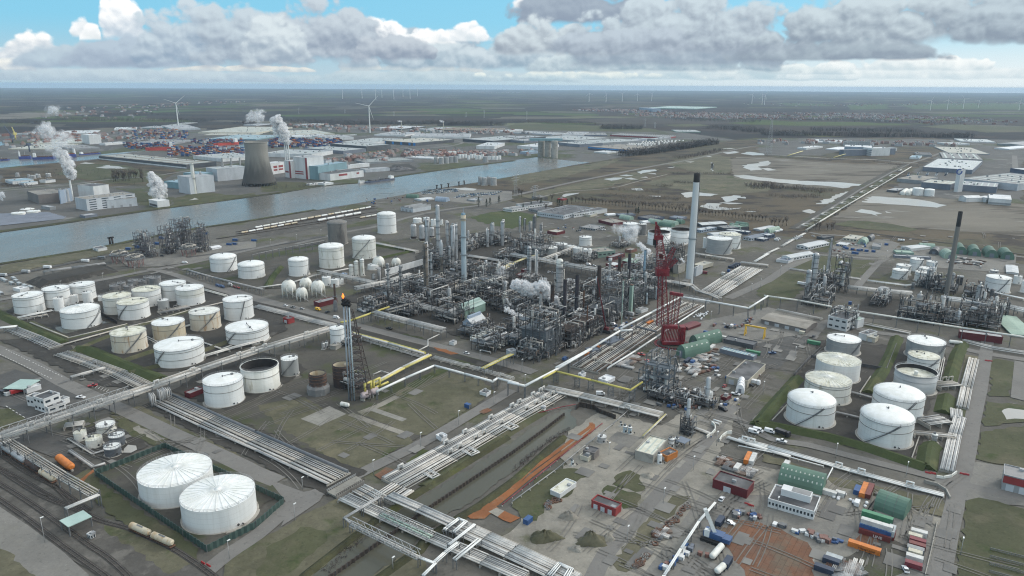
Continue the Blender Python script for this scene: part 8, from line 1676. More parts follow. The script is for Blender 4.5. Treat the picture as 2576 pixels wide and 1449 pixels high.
train(Ky,-150,1350,420,1245,8,[WP_,Jd],'tank wagon on the second siding','wagons on the second siding');train(Ky,620,1232,1060,1152,5,[WP_],'white tank wagon on the third siding behind the silo tower','wagons on the third siding');train(Ky,1045,1197,1215,1168,3,[Jd,Ja],'beige tank wagon beside the tall banded tank','wagons by the banded tank')
train('E1',-120,90,560,530,5,[Jl,Jh,Jh,Jd],['dark tank wagon at the left edge under the rack','silver tank wagon nearest the left edge under the rack','silver tank wagon second under the rusty rack','silver tank wagon third under the rusty rack','last tank wagon under the rusty rack'])
train('E1',1310,980,1755,1180,2,[Jh,Jd],['shiny tank wagon alone beside the green fence,rear one','tank wagon alone beside the green fence,front one'])
org('E1');p,q=at(600,300),at(720,395);t=thing('gas_tank','bright orange horizontal tank in a walled pit','tank',p);b=mb('paint_orange');b.drum(p+UP*2.4,q+UP*2.4,1.9,14);b.build(Js,t)
for o in (p,q): b=mb(Ji);b.box(o,1,3,0,1.2);b.build('saddle',t)
for o,x,y,x2,y2,l in (('D2',860,575,930,590,'white tank trailer at the flare foot'),('C4',1825,1200,1945,1215,'silver white tank trailer below the maroon long shed'),(J6,2010,1300,2105,1190,'white tank trailer on the storage yard'),(J6,2060,1449,2125,1390,'white tank at the bottom of the storage yard'),('B4',1355,955,1390,930,'white bullet tank,left of two'),('B4',1405,958,1440,932,'white bullet tank,right of two'),('C4',1660,585,1740,590,'silver horizontal vessel left of the grey chimney'),('C4',1890,600,1950,605,'silver horizontal vessel right of the grey chimney'),(J8,1330,425,1385,410,'pale horizontal vessel under the assembly tower')):
 org(o);p,q=at(x,y),at(x2,y2);L=(q-p).length;t=thing('horizontal_tank',l,'tank',p);b=mb(Ja if Qy in l or 'pale' in l else Jh);zz=8 if Q1 in l else 2.2;b.drum(p+UP*zz,q+UP*zz,max(1.3,L*.14),14);b.build(Js,t)
 for f in (.2,.8): b=mb(SD_);b.box(p+(q-p)*f,.6,2.4,0,zz);b.build('saddle',t)
# lamps,posts,dolphins
LP={}
def lamp(x,y,yt,where):
 g=at(x,y);h=min(16,max(6,hgt(g,yt)));t=thing('street_lamp','thin lamp post '+where,'lamp post',g);b=mb(SP_);b.tube(g,g+UP*h,.14,6,.09);b.build('pole',t);b=mb(WP_);b.box(g+eA*.5,1.3,.5,h-.1,h+.15);b.build('lamp_head',t)
for o,rows in dict(E2=[(1183,430,285,'beside the rusty plates'),(1658,155,10,'by the tarp wrapped box'),(395,895,725,'at the bend of the green fence'),(470,575,500,'at the road corner by the bridge'),(1380,1400,1265,'on the meadow below the channel')],D2=[(2040,760,615,'on the channel road,middle'),(2395,550,425,'on the channel road,far end')],D3=[(130,360,250,'at the crossing under the white pipes'),(100,215,95,'before the corner furnace'),(2525,450,320,'right of the round tent'),(2058,970,825,'at the junction by the curved culverts')],E3=[(1160,1110,950,'on the storage road,lower'),(1525,720,570,'on the storage road,middle'),(1822,390,250,'on the storage road,upper'),(975,235,110,'by the squat silver tank')],E4=[(680,265,120,'below the bund road,left'),(1388,455,305,'below the bund road,right'),(1935,1240,1070,'on the right verge'),(90,805,660,'in front of the white office')],E1=[(2310,1280,1095,'outside the green fence'),(455,1120,865,'between the railway tracks')],C2=[(2255,1360,1265,'on the plant road'),(150,230,150,'on the upper road,left'),(410,180,95,'on the upper road,middle'),(655,115,45,'on the upper road,right')],C1=[(1040,570,485,'at the mound foot'),(1362,495,425,'at the road bend'),(615,640,565,'behind the tall white tanks')],C3=[(2405,690,590,'by the lawn road'),(2500,640,545,'farther on the lawn road'),(2000,960,870,'beside the crane yard')],C4=[(125,490,410,'at the upper crossroads'),(1190,340,260,'on the right cross road'),(270,1340,1230,'on the dark yard')]).items():
 org(o)
 for r_ in rows: lamp(*r_)
for o,rows in dict(C1=[(1108,192,130),(1135,190,125),(1692,92,38),(1714,86,32)],B2=[(1820,893,860),(1866,890,853),(1936,880,842),(2042,860,825),(2095,845,815)]).items():
 org(o)
 for x,y,yt in rows: g=at(x,y);h=hgt(g,yt);t=thing('mooring_post','dark steel mooring post in the river','mooring post',g,'mooring posts along the river bank');b=mb(Jl);b.tube(g,g+UP*h,1.1,8);b.build('pile',t);b=mb('soot');b.box(g,3.2,2.6,h-.6,h+.8);b.build('cap',t)
# fences and walls
def wall_line(pts,h,label,m,name='fence',corr=0,cat='fence',th=.25,closed=False):
 ps=[at(x,y) for x,y in pts];ps=ps+[ps[0]] if closed else ps;t=thing(name,label,cat,ps[0]);b=mb(m);k=0
 for p,q in zip(ps,ps[1:]):
  d=q-p;u=d.normalized();nn=V((-u.y,u.x,0));n=max(1,int(d.length/corr)) if corr else 1;o=0
  for i in range(n):
   s=.22 if i%2 else -.22;a,e=p+d*(i/n)+nn*s*bool(corr),p+d*((i+1)/n)-nn*s*bool(corr);b.hexa([a-nn*th/2,e-nn*th/2,e+nn*th/2,a+nn*th/2]+[v+UP*h for v in (a-nn*th/2,e-nn*th/2,e+nn*th/2,a+nn*th/2)])
   k+=1
 b.build('panel',t);b=mb(SM_)
 for p,q in zip(ps,ps[1:]):
  n=max(1,int((q-p).length/6));
  for i in range(n): o=p+(q-p)*i/n;b.bar(o,o+UP*(h+.1),.2)
 b.build('post',t)
mat('fence_green',(.05,.085,.075),(.04,.07,.06),.3,.6);mat('pile_brown',(.055,.043,.036),(.04,.032,.028),.4,.9)
org('E1');wall_line([(960,440),(1660,165),(2260,440),(2860,720),(2576,965),(2085,1210)],3.2,'dark green corrugated fence round the twin huge tanks','fence_green',corr=1.3,closed=True)
org('E2');wall_line([(720,1500),(800,1449),(1250,1130),(1780,760),(2576,230),(2880,10),(3100,-160)],2.2,'brown sheet pile wall dividing the water channel','pile_brown','sheet_pile_wall',1.2,Q3,.35)
org(J8);wall_line([(640,600),(680,570),(830,600),(880,640),(1040,700)],3,'dark lock wall at the head of the channel','pile_brown','retaining_wall',1.2,Q3,.5);wall_line([(1955,895),(2010,860),(2045,820),(2040,780),(2010,750)],2,'pale curved culvert wall,left one',Ja,Xc,0,Q3,.5);wall_line([(2085,930),(2110,890),(2160,850),(2210,845)],2,'pale curved culvert wall,right one',Ja,Xc,0,Q3,.5)
org('D4');wall_line([(1690,1290),(1760,1300),(1840,1285),(1895,1245)],1.6,'white curved wall at the end of the pipe bank',Ja,Xc,0,Q3,.5);wall_line([(260,270),(430,80),(500,90)],2.4,'black bund wall by the grey tank,left',Q4,Xd,0,Q3,.4);wall_line([(900,160),(1190,210),(1290,-40)],2.4,'black bund wall between the tank rows',Q4,Xd,0,Q3,.4);wall_line([(40,720),(200,550)],1,'pale kerb wall left of the domed tank',Ji,Xd,0,Q3,.5);wall_line([(920,445),(1030,280)],1.4,'pale bund wall before the grass dike',Ji,Xd,0,Q3,.5);wall_line([(1445,1100),(1520,880)],1,'pale kerb wall right of the nearest tank',Ji,Xd,0,Q3,.5)
org('E4');wall_line([(1570,510),(1700,545),(1790,600),(1830,680)],1.6,'pale curved wall at the end of the long ditch',Ji,Xc,0,Q3,.5);wall_line([(1700,920),(1640,1200),(1580,1449)],1,'thin pale fence along the container column',Ji,'yard_fence',0,'fence',.3)
org('C1');wall_line([(985,895),(1180,1000)],3,'black bund wall behind the ribbed roof tank','black_inside',Xd,0,Q3,.4)
def bridge():
 org('E2');a,b_,c,d=at(730,610),at(1010,450),at(1085,495),at(810,640);a,b_,c,d=[at(x,y,1.6) for x,y in ((715,600),(1005,440),(1090,488),(810,650))];t=thing('road_bridge','pale concrete road bridge over the pipe bank','bridge',a);b=mb(Kf);b.hexa([p-UP*.8 for p in (a,b_,c,d)]+[a,b_,c,d],True,True);b.build('deck',t)
 for p,q in ((a,b_),(d,c)):
  b=mb(SP_ if p is a else Jl);n=14
  for z in (.5,1.1): b.bar(p+UP*z,q+UP*z,.14)
  for i in range(n+1): o=p+(q-p)*i/n;b.bar(o,o+UP*1.1,.12)
  b.build('railing',t)
 b=mb(Jj);b.bar(d-UP*.9-eB*.2,c-UP*.9-eB*.2,.6,1.4);b.build('girder',t)
bridge()
# ships
def ship(o,x,y,x2,y2,hm,label,deckm=Jk,w=14,h=7,house=0):
 org(o);p,q=at(x,y),at(x2,y2);d=q-p;L=d.length;u=d.normalized();n=V((-u.y,u.x,0));t=thing('barge' if h<4 else 'cargo_ship',label,'ship',p);P=lambda s,v,z: p+u*s*L+n*v*w+UP*z
 b=mb(hm);out=[(0,.35),(0,-.35),(.05,-.5),(.88,-.5),(1,0),(.88,.5),(.05,.5)];b.prism([P(s,v,0) for s,v in out],0,h);b.build('hull',t);b=mb(deckm)
 for i in range(4): b.hexa([P(.2+i*.17,-.4,h),P(.34+i*.17,-.4,h),P(.34+i*.17,.4,h),P(.2+i*.17,.4,h)]+[P(.2+i*.17,-.4,h+2),P(.34+i*.17,-.4,h+2),P(.34+i*.17,.4,h+2),P(.2+i*.17,.4,h+2)])
 b.build('hatch',t);s0=.04 if not house else .82;b=mb(WP_);k=max(4,h*1.6)
 b.hexa([P(s0,-.4,h),P(s0+.12,-.4,h),P(s0+.12,.4,h),P(s0,.4,h)]+[P(s0,-.35,h+k),P(s0+.1,-.35,h+k),P(s0+.1,.35,h+k),P(s0,.35,h+k)]);b.build('bridge_house',t);b=mb(SP_);b.bar(P(s0+.06,0,h+k),P(s0+.06,0,h+k*1.7),.6);b.bar(P(.5,0,h),P(.5,0,h+k),.7);b.build('mast',t)
mat('ship_red',(.5,.06,.04),None,.1,.5);mat(Xe,(.05,.07,.25),None,.1,.5)
ship(Kv,1752,498,1465,508,'ship_red','long red cargo ship at the container quay',w=18,h=8);ship(Kv,2395,445,2150,460,'ship_red','red cargo ship beside the teal dock warehouse',w=16,h=7);ship(Kv,190,596,320,590,Xe,'orange and blue ship at the scrap quay,left',w=14,house=0);ship(Kv,330,600,570,592,Xe,'long blue ship at the scrap quay',Jk,14,6);ship(Kv,640,580,770,572,Xe,'blue ship with orange stern at the scrap quay',Ko,14,8,1);ship(Kv,-60,612,100,606,Xe,'dark barge at the left dock edge',Jk,10,3);ship(Kv,800,556,1015,540,Xe,'dark lighter beside the grey dock shed',Jk,10,3)
ship(Ky,1385,798,1095,838,Qr,'dark coal barge with white wheelhouse at the power station quay','coal' if 'coal' in MATS else Q4,11,3);ship(Ky,1035,840,1100,832,Qk,'small white tug ahead of the coal barge',Q7,6,2.5)
# yard cranes
org(J6);p=at(2030,1090);t=thing('mobile_crane','blue and white crawler crane with raised white boom on rust plates','crane',p);b=mb('tyre');b.box(p-eA*3,9,1.6,.3,1.6,gB);b.box(p+eA*3,9,1.6,.3,1.6,gB);b.build('track',t);b=mb(Xa);b.box(p,8,4,1.7,4.2,gB);b.box(p+eB*5,4,4,1.7,3.6,gB);b.build('upperworks',t);b=mb(WP_);b.box(p-eB*2.5-eA*1.4,2.2,1.6,2,5,gB);b.build('cab',t);e=on_plane(1945,775,p.y);b=mb(WP_);b.bar(p+UP*4,e,1.5);b.bar(e-(e-p)*.3,e,1.1);b.build('boom',t);b=mb(Jh);b.tube(p-eB*3+UP*3,p+(e-p)*.4,.4);b.build('cylinder',t)
org('C3');p=at(945,1085);t=thing('telescopic_crane','dark red telescopic crane among the furnaces','crane',p);b=mb(SD_);b.box(p,9,3,.4,2.6,gB);b.build('carrier',t);b=mb(Qn);b.box(p,4,3,2.6,4.6,gB);m_=on_plane(895,750,p.y);b.bar(p+UP*3,m_,.9);b.bar(m_,on_plane(860,535,p.y),.55);b.build('boom',t)
p=at(2440,1125);t=thing('gantry_crane','yellow portal frame on the work yard','gantry',p);b=mb('car_yellow');
for s in (-7,7): b.bar(p+eB*s-eA*2,p+eB*s+UP*8,.8);b.bar(p+eB*s+eA*2,p+eB*s+UP*8,.8)
b.bar(p-eB*8+UP*8,p+eB*8+UP*8,1);b.build('frame',t)
org(Kv)
for x,y,x2,y2,l in ((130,430,40,258,'dark dock crane at the far left'),(160,400,118,270,'yellow dock crane at the far left'),(300,520,240,470,'blue dock crane above the scrap quay'),(1400,470,1408,405,'grey dock crane at the red ship'),(2065,490,2068,420,'grey dock crane on the peninsula')):
 p=at(x,y);t=thing('dock_crane',l,'crane',p);e=on_plane(x2,y2,p.y);b=mb(Qr if 'dark' in l or Qx in l else Jv if 'yellow' in l else SP_);b.tube(p,p+UP*18,2);b.box(p,9,7,16,23);b.build('tower',t);b=mb(Qr if 'dark' in l or Qx in l else Jv if 'yellow' in l else SP_);lattice(b,p+UP*20,e,3,8,.6,1);b.build('jib',t)
# heaps,clutter
def heap(o,x,y,w,h,label,m,name='mound',seed=1,el=.7):
 org(o);c=at(x,y);r=w/2/pxm(c);rng=RR(seed);b=mb(m);n=22;k=6;rows=[];
 for j in range(k+1):
  f=j/k;row=[]
  for i in range(n): a=2*PI*i/n;q=r*(1-f)*(1+.18*sin(3*a+seed)+rng.uniform(-.2,.2));row.append((c.x+q*cos(a),c.y+q*el*sin(a),h*(1-(1-f)**1.7)*rng.uniform(.7,1.15) if j else 0))
  rows.append(len(b.v));b.v+=row
 for j in range(k):
  for i in range(n): b.face((rows[j]+i,rows[j]+(i+1)%n,rows[j+1]+(i+1)%n,rows[j+1]+i),True)
 struct(name,b,K2,label)
heap(J6,330,1075,340,4,'overgrown earth heap',Kj,seed=2,el=.55);heap(J6,800,1110,300,5,'overgrown sand heap',Kj,seed=3);heap(J6,570,860,210,3,'grey sand heap',Kc,seed=4);heap(J6,640,1185,170,1.6,'pale rubble heap',Kf,seed=5);heap(J6,1370,450,160,2,'sand heap',Kc,seed=6);heap(J6,960,1090,160,3,'sand heap',Kc,seed=8);heap(Ky,1440,700,260,7,'coal heap',Q4,seed=7);heap(J8,880,1400-1200,60,1,'dirt heap','mud',seed=9);heap('D2',2270,285,160,1.5,'sand heap',Kc,seed=10)
def scatter(o,pts,n,label,group,name,cat,maker,seed=3):
 org(o);rng=RR(seed);pro=[]
 for i in range(n):
  u=rng.random()*(len(pts)-1);k=min(int(u),len(pts)-2);f=u-k;a,c=pts[k],pts[k+1];sp=a[2]*(1-f)+c[2]*f;g=at(a[0]+(c[0]-a[0])*f+rng.uniform(-sp,sp),a[1]+(c[1]-a[1])*f+rng.uniform(-sp,sp)*.6)
  if len(pro)<5: ob=maker(rng,name,i);pro.append(ob)
  else: ob=rng.choice(pro).copy();COL.objects.link(ob)
  ob.location=g+UP*.3;ob.rotation_euler=(0,0,rng.choice([GA,gB,rng.uniform(0,6)]));tag(ob,label,cat,group)
def mk_ring(rng,name,i):
 b=mb(rng.choice([Jk,Jk,SM_,Jj]));r=rng.uniform(.8,1.5);b.lathe((0,0,0),[(r,0),(r,.6),(r*.62,.6),(r*.62,0)],12,False);return b.build(name)
def mk_crate(rng,name,i):
 b=mb([Ql,Qk,SM_,'paint_blue','w_brick'][i%5]);w,d,h=rng.uniform(1.2,3),rng.uniform(1,2),rng.uniform(.7,2)
 b.box((0,0),w,d,.12,h,0);b.use(SD_)
 for s in (-.4,.4): b.box((w*s,0),.2,d,0,.13,0);b.bar((w*s,-d/2-.03,.12),(w*s,-d/2-.03,h),.1);b.bar((w*s,d/2+.03,.12),(w*s,d/2+.03,h),.1)
 return b.build(name)
def mk_pipes(rng,name,i):
 b=mb([SM_,PW_,Jk,SP_,Ju][i%5]);L=rng.uniform(4,9)
 for k in range(rng.randint(3,6)):
  for z in range(2): b.tube((-L/2,k*.55,.3+z*.5),(L/2,k*.55,.3+z*.5),.26,6)
 return b.build(name)
def mk_bag(rng,name,i):
 b=mb(Qf);b.lathe((0,0,0),[(.5,0),(.75,.4),(.65,.95),(.3,1.05),(0,1)],8);return b.build(name)
def mk_block(rng,name,i):
 b=mb([Ji,Jj,Jb][i%3]);b.box((0,0),rng.uniform(1.2,2.2),1,0,rng.uniform(.6,1),0);b.box((.1,.1),.8,.5,.6,rng.uniform(1.05,1.3),0);return b.build(name)
scatter(J6,[(1240,1370,20),(1340,1250,30),(1560,960,35),(1700,840,30),(1800,720,30)],46,'rusty pipe ring lying along the storage yard edge','pipe rings along the storage yard','pipe_ring','pipe ring',mk_ring)
scatter(J6,[(330,790,30),(400,700,40),(480,690,20)],16,'rusty ring fitting heaped below the white shed','ring fittings by the white shed','ring_fitting','pipe ring',mk_ring,4)
scatter(J6,[(1460,1080,30),(1560,1020,30)],14,'steel frame fitting on the storage yard edge','frame fittings on the storage yard','steel_fitting','fitting',mk_pipes,5)
scatter('E4',[(60,930,20),(250,1000,20),(420,1040,20),(560,1110,30),(740,1110,20)],34,'steel bin or pallet in the curved row by the rust plates','bins by the rust plates','steel_bin','bin',mk_crate,6)
scatter('E4',[(1090,640,20),(1250,660,35),(1370,700,20)],36,'broken concrete block in the rubble beside the green arched shed','concrete blocks in the rubble','concrete_block','block',mk_block,7)
scatter('E4',[(640,700,25),(760,640,25),(940,790,30),(1010,720,20)],16,'white bulk bag between the sheds','bulk bags between the sheds','bulk_bag','bag',mk_bag,8);scatter('E4',[(700,1400,90),(900,1400,90)],34,'rusty pipe bundle in the scrap heap','pipe bundles in the scrap heap','scrap_bundle','scrap',mk_pipes,9)
scatter(J8,[(1080,180,60),(1180,130,70),(1250,80,30)],22,'steel section laid out on the crane yard','steel sections on the crane yard','steel_section','steel sections',mk_pipes,10);scatter(J8,[(1700,180,50),(1820,200,60),(1900,240,50),(1850,100,60)],34,'pipe bundle laid out behind the assembly tower','pipe bundles behind the assembly tower','pipe_bundle','pipe bundle',mk_pipes,11);scatter(J8,[(1450,540,40),(1700,590,50),(1900,560,60),(2150,560,60),(2250,480,40)],40,'crate in the site clutter before the assembly yard','crates on the assembly yard',Xf,Xf,mk_crate,12);scatter(J8,[(2050,200,40),(2000,180,60),(2120,300,50),(2480,250,30)],24,'crate around the beige hall','crates round the beige hall',Xf,Xf,mk_crate,13)
scatter('C3',[(1850,930,25),(1960,890,30),(1900,960,40)],24,'white bulk bag stacked beside the maroon corrugated shed','white bags by the corrugated shed','bulk_bag','bag',mk_bag,14);scatter('C3',[(2050,1000,40),(2200,1030,60),(2330,1000,50),(2420,960,40)],24,'grey crate by the long warehouse','crates by the long warehouse',Xf,Xf,mk_crate,15);scatter('C3',[(1050,1060,60),(1250,920,60),(1000,1130,60)],24,'crate in the clutter along the furnace road','crates along the furnace road',Xf,Xf,mk_crate,16);scatter('C3',[(1850,1320,50),(2000,1350,70),(1990,1250,40)],24,'rusty pipe bundle beside the green arched sheds','pipe bundles by the green sheds','pipe_bundle','pipe bundle',mk_pipes,17)
scatter(J6,[(2200,850,40),(2400,850,40),(2480,880,30)],20,'dark steel bin behind the mobile crane','bins behind the mobile crane','steel_bin','bin',mk_crate,18);scatter(J6,[(1500,1400,40),(1640,1320,40),(1780,1180,40),(1950,1270,40)],22,'crate in the bottom storage yard','crates in the bottom yard',Xf,Xf,mk_crate,19);scatter(J6,[(2100,300,50),(2250,390,60),(2450,430,60)],24,'steel part behind the maroon block','steel parts behind the maroon block','steel_section','steel sections',mk_pipes,20);scatter('C4',[(1750,380,60),(2000,370,70),(2200,400,60),(1850,340,60)],34,'rusty pipe bundle before the row of green arched sheds','pipe bundles before the green row','pipe_bundle','pipe bundle',mk_pipes,21);scatter('C4',[(660,240,60),(850,240,70),(1000,220,70)],24,'crate in the upper right compound','crates in the compound',Xf,Xf,mk_crate,22);scatter(Ky,[(1080,1030,40),(1300,1020,60),(1500,1000,50),(1900,1030,80)],30,'crate on the yard beside the river','crates on the river yard',Xf,Xf,mk_crate,23);scatter(J1,[(620,1300,50),(760,1330,60),(500,1280,60),(500,1330,40)],16,'plant item parked on the gravel yard','plant items on the gravel yard',Xf,Xf,mk_crate,24)
org(Kv)
for i in range(9): p,q=at(-60,1275-i*13),at(640-i*22,1200-i*6);t=thing('solar_row','dark blue row of solar panels in the field by the river','solar panels',p,'solar rows by the river');b=mb(Ql);n=V((0,1,0));b.hexa([p+UP*.6,q+UP*.6,q+n*7+UP*2.6,p+n*7+UP*2.6]+[v+UP*.15 for v in (p+UP*.6,q+UP*.6,q+n*7+UP*2.6,p+n*7+UP*2.6)],True,True);b.build('panel',t)
org('E4')
for i in range(4): p,q=at(2235-i*4,1195+i*75),at(2700,1310+i*80);t=thing('fence_row','grey rail fence on the lower right lawn','fence',p,'rail fences on the right lawn');b=mb(SM_);[b.bar(p+(q-p)*(k/24),p+(q-p)*(k/24)+UP*1.4,.15) for k in range(25)];b.bar(p+UP*1.4,q+UP*1.4,.2);b.bar(p+UP*.7,q+UP*.7,.15);b.bar(p+UP*.2+eA*.3,q+UP*.2+eA*.3,1.4,.2);b.build('rail',t)
for o,rows in dict(D4=[(1608,1245),(1660,1250),(1955,1255),(1995,1262),(2200,115),(2235,118)],E1=[(2045,1330),(2100,1355)],E3=[(2365,735),(2405,750)]).items():
 org(o)
 for x,y in rows: p=at(x,y);ob=mb(Xb);ob.hexa([gp(p,-.4,-1.2),gp(p,-.4,1.2),gp(p,.4,1.2),gp(p,.4,-1.2)]+[gp(p,-.12,-1.2,1.1),gp(p,-.12,1.2,1.1),gp(p,.12,1.2,1.1),gp(p,.12,-1.2,1.1)]);tag(ob.build('road_barrier',None,p),'red plastic road barrier at a road end','barrier','red road barriers')
def worker(o,x,y,label,col):
 org(o);g=at(x,y);t=thing('person',label,'person',g);b=mb(Qr)
 b.lathe(g,[(.1,.3),(.16,.45),(.2,1.1),(.17,1.2)],8);b.use(col);b.lathe(g,[(.18,1.1),(.24,1.5),(.26,1.72),(.1,1.82),(.07,1.9)],8);b.tube(g+V((.27,0,1.7)),g+V((.33,-.1,1.1)),.07);b.tube(g+V((-.27,0,1.7)),g+V((-.33,-.1,1.1)),.07);b.use(Jd);b.ball(g+UP*2.0,.13,8,6);b.build('body',t);b=mb(WP_);b.lathe(g,[(.16,2.03),(.13,2.13),(0,2.17)],8);b.build('helmet',t)
worker(J8,2280,570,'worker in a yellow high visibility jacket on the dusty road',Jw);worker(J8,2002,895,'worker in blue clothes at the culvert wall',Xa);worker(J8,1930,575,'worker in dark clothes before the white upright tank',Qr)
# trees
mat('bark',(.1,.085,.07),(.08,.066,.056),.5,.95);mat('twigs',(.13,.105,.085),(.1,.08,.066),.5,.95);mat('twigs_purple',(.06,.042,.042),(.045,.034,.035),.5,.95);mat('pine',(.02,.035,.018),(.03,.045,.022),.4,.9);mat(Xg,(.085,.075,.066),(.062,.055,.05),.5,.95)
def tuft(b,o,R,s):
 a,c=R.uniform(0,6.28),R.uniform(-.5,.9);d=V((cos(a)*cos(c),sin(a)*cos(c),sin(c)))*s;e=V((-sin(a),cos(a),R.uniform(-.4,.4)))*s*.2
 k=len(b.v);b.v+=[tuple(o),tuple(o+d*.6+e),tuple(o+d),tuple(o+d*.55-e)];b.face((k,k+1,k+2,k+3))
def bare_tree(h,seed,m='twigs'):
 R=RR(seed);t=thing('bare_tree','x','tree');b=mb('bark');b.tube((0,0,0),(0,0,h*.45),.28,6,.16)
 tips=[]
 for i in range(9): a=R.uniform(0,6.28);p=V((0,0,h*R.uniform(.25,.45)));q=V((cos(a)*h*R.uniform(.12,.26),sin(a)*h*R.uniform(.12,.26),h*R.uniform(.6,.98)));b.tube(p,q,.13,4,.04);tips+=[p.lerp(q,f) for f in (.45,.7,.9,1)]
 b.build('trunk',t);b=mb(m)
 for p in tips:
  for k in range(8): tuft(b,p+V((R.gauss(0,.5),R.gauss(0,.5),R.gauss(0,.5))),R,R.uniform(.7,1.5)*h/12)
 b.build('crown',t);return t
def pine_tree(h,seed):
 R=RR(seed);t=thing('pine_tree','x','tree');b=mb('bark');b.tube((0,0,0),(0,0,h*.9),.3,6,.06);b.build('trunk',t);b=mb('pine')
 for k in range(420): z=R.uniform(.12,1)**.9;r=h*.3*(1.02-z)*R.random()**.4*(1+.25*sin(z*19));a=R.uniform(0,6.28);tuft(b,V((cos(a)*r,sin(a)*r,z*h)),R,R.uniform(.8,1.7))
 b.build('crown',t);return t
TP=[bare_tree(11,i) for i in range(3)];PP=[pine_tree(13,9),pine_tree(11,10)];USED=set()
for t in TP+PP: KIDS[t.name]=list(t.children)
def tree(x,y,label,group,pr=TP,s=1.0,R=RR(3)):
 p=R.choice(pr);s*=R.uniform(.8,1.2)
 if p.name not in USED: USED.add(p.name);t=p;t.location=at(x,y);t.scale=(s,)*3;t[K0]=label;t[K1]=group
 else: copy_tree(p,at(x,y),R.uniform(0,6),label,group,scale=s)
R=RR(5);org(J1)
for i in range(58): tree(640+i*33.5,1026+i*3.25+R.uniform(-4,4)+(i>30)*(i-30)*.4,'bare roadside tree in the long row behind the plant','bare roadside trees',s=.95)
org('B4')
for x,y in ((30,1275),(65,1270),(105,1272),(145,1268),(185,1265),(480,1310),(515,1308),(595,1312),(640,1310),(655,1300)): tree(x,y,'bare tree by the upper road before the empty fields','bare trees by the upper road',s=1.1)
org(Kv)
for i in range(24): tree(1140+R.uniform(0,300),825-R.uniform(0,45),'bare poplar in the loose group behind the incinerator','bare poplars by the incinerator',s=1.6)
org(Ky)
for x,y in ((2240,1072),(2355,1068),(2320,1075),(2445,1035)): tree(x,y,'dark pine tree left of the white offices','dark pines left of the offices',PP)
org(J1)
for x,y in ((112,1105),(192,1070),(292,1060),(455,1070),(478,1068),(503,1066),(555,1060),(1162,1162),(1270,1150),(1245,1148)): tree(x,y,'dark pine tree between the office blocks','dark pines by the offices',PP,.9)
for x,y in ((70,970),(95,975),(260,1050),(400,1030),(600,1045),(340,1120)): tree(x,y,'bare tree round the office blocks','bare trees by the offices',s=1.2)
org('Z1');tree(1530,1010,'green conifer among the pipes beside the pale blue chimney','conifer among the pipes',PP,.8)
for t in PP+TP:
 if t.name not in USED:
  for c in KIDS[t.name]: bpy.data.objects.remove(c)
  bpy.data.objects.remove(t)
def wood(o,pts,w,h,n,label,m=Xg,k=9,seed=1):
 org(o);R=RR(seed);ps=[at(x,y) for x,y in pts];b=mb(m);Ls=[(q-p).length for p,q in zip(ps,ps[1:])];T=sum(Ls)
 for i in range(n):
  s=R.random()*T;j=0
  while j<len(Ls)-1 and s>Ls[j]: s-=Ls[j];j+=1
  d=(ps[j+1]-ps[j]).normalized();nn=V((-d.y,d.x,0));g=ps[j]+d*s+nn*R.uniform(-w/2,w/2);hh=h*R.uniform(.6,1.15)
  b.bar(g,g+UP*hh*.7,.5*h/14)
  for q in range(k): tuft(b,g+V((R.gauss(0,hh*.16),R.gauss(0,hh*.16),hh*R.uniform(.35,.95))),R,hh*R.uniform(.16,.32))
 tag(b.build('wood'),label,None,None,'stuff')
wood(J1,[(1110,565),(1400,535),(1750,480),(2030,440)],45,17,900,'dense bare tree belt beside the trailer park',Xg,12,1);wood(J1,[(1640,592),(1850,560),(2110,500)],34,6,420,'low purple scrub belt','twigs_purple',9,2);wood(J1,[(890,285),(1310,292)],110,17,420,'bare copse on the dike',Xg,9,3);wood(J1,[(0,222),(880,250)],90,12,420,'bare orchard behind the dike','twigs',7,4);wood(J1,[(1980,282),(2300,300),(2540,330)],120,17,420,'bare wood left of the lattice mast',Xg,9,5)
wood('A4',[(-60,1360),(450,1362),(1000,1372),(1500,1378),(2060,1382)],70,18,1100,'long bare tree belt behind the silo plant',Xg,10,6);wood('A4',[(420,1310),(900,1320),(1500,1330)],120,16,500,'second bare tree belt',Xg,8,7)
wood('A2',[(270,1230),(700,1240),(1200,1250),(1700,1255)],190,17,1100,'wide bare wood behind the port',Xg,9,8);wood('A2',[(1700,1245),(2100,1255),(2500,1262)],130,18,700,'bare wood right of the port',Xg,9,9);wood('A1',[(560,1205),(900,1210),(1300,1215),(1700,1215),(2100,1222)],190,16,800,'dark wood left behind the port',Xg,8,10);wood('A1',[(0,1235),(400,1240)],150,15,300,'dark wood at the left edge',Xg,8,11);wood('A1',[(1000,1150),(1770,1160)],120,15,400,'distant tree belt before the wind turbine',Xg,7,12)
wood('A3',[(1650,1205),(2000,1215),(2500,1225)],300,13,600,'trees round the far village',Xg,7,13);wood('A4',[(0,1195),(600,1215),(1300,1225),(2000,1245)],300,13,700,'trees round the far right village',Xg,7,14)
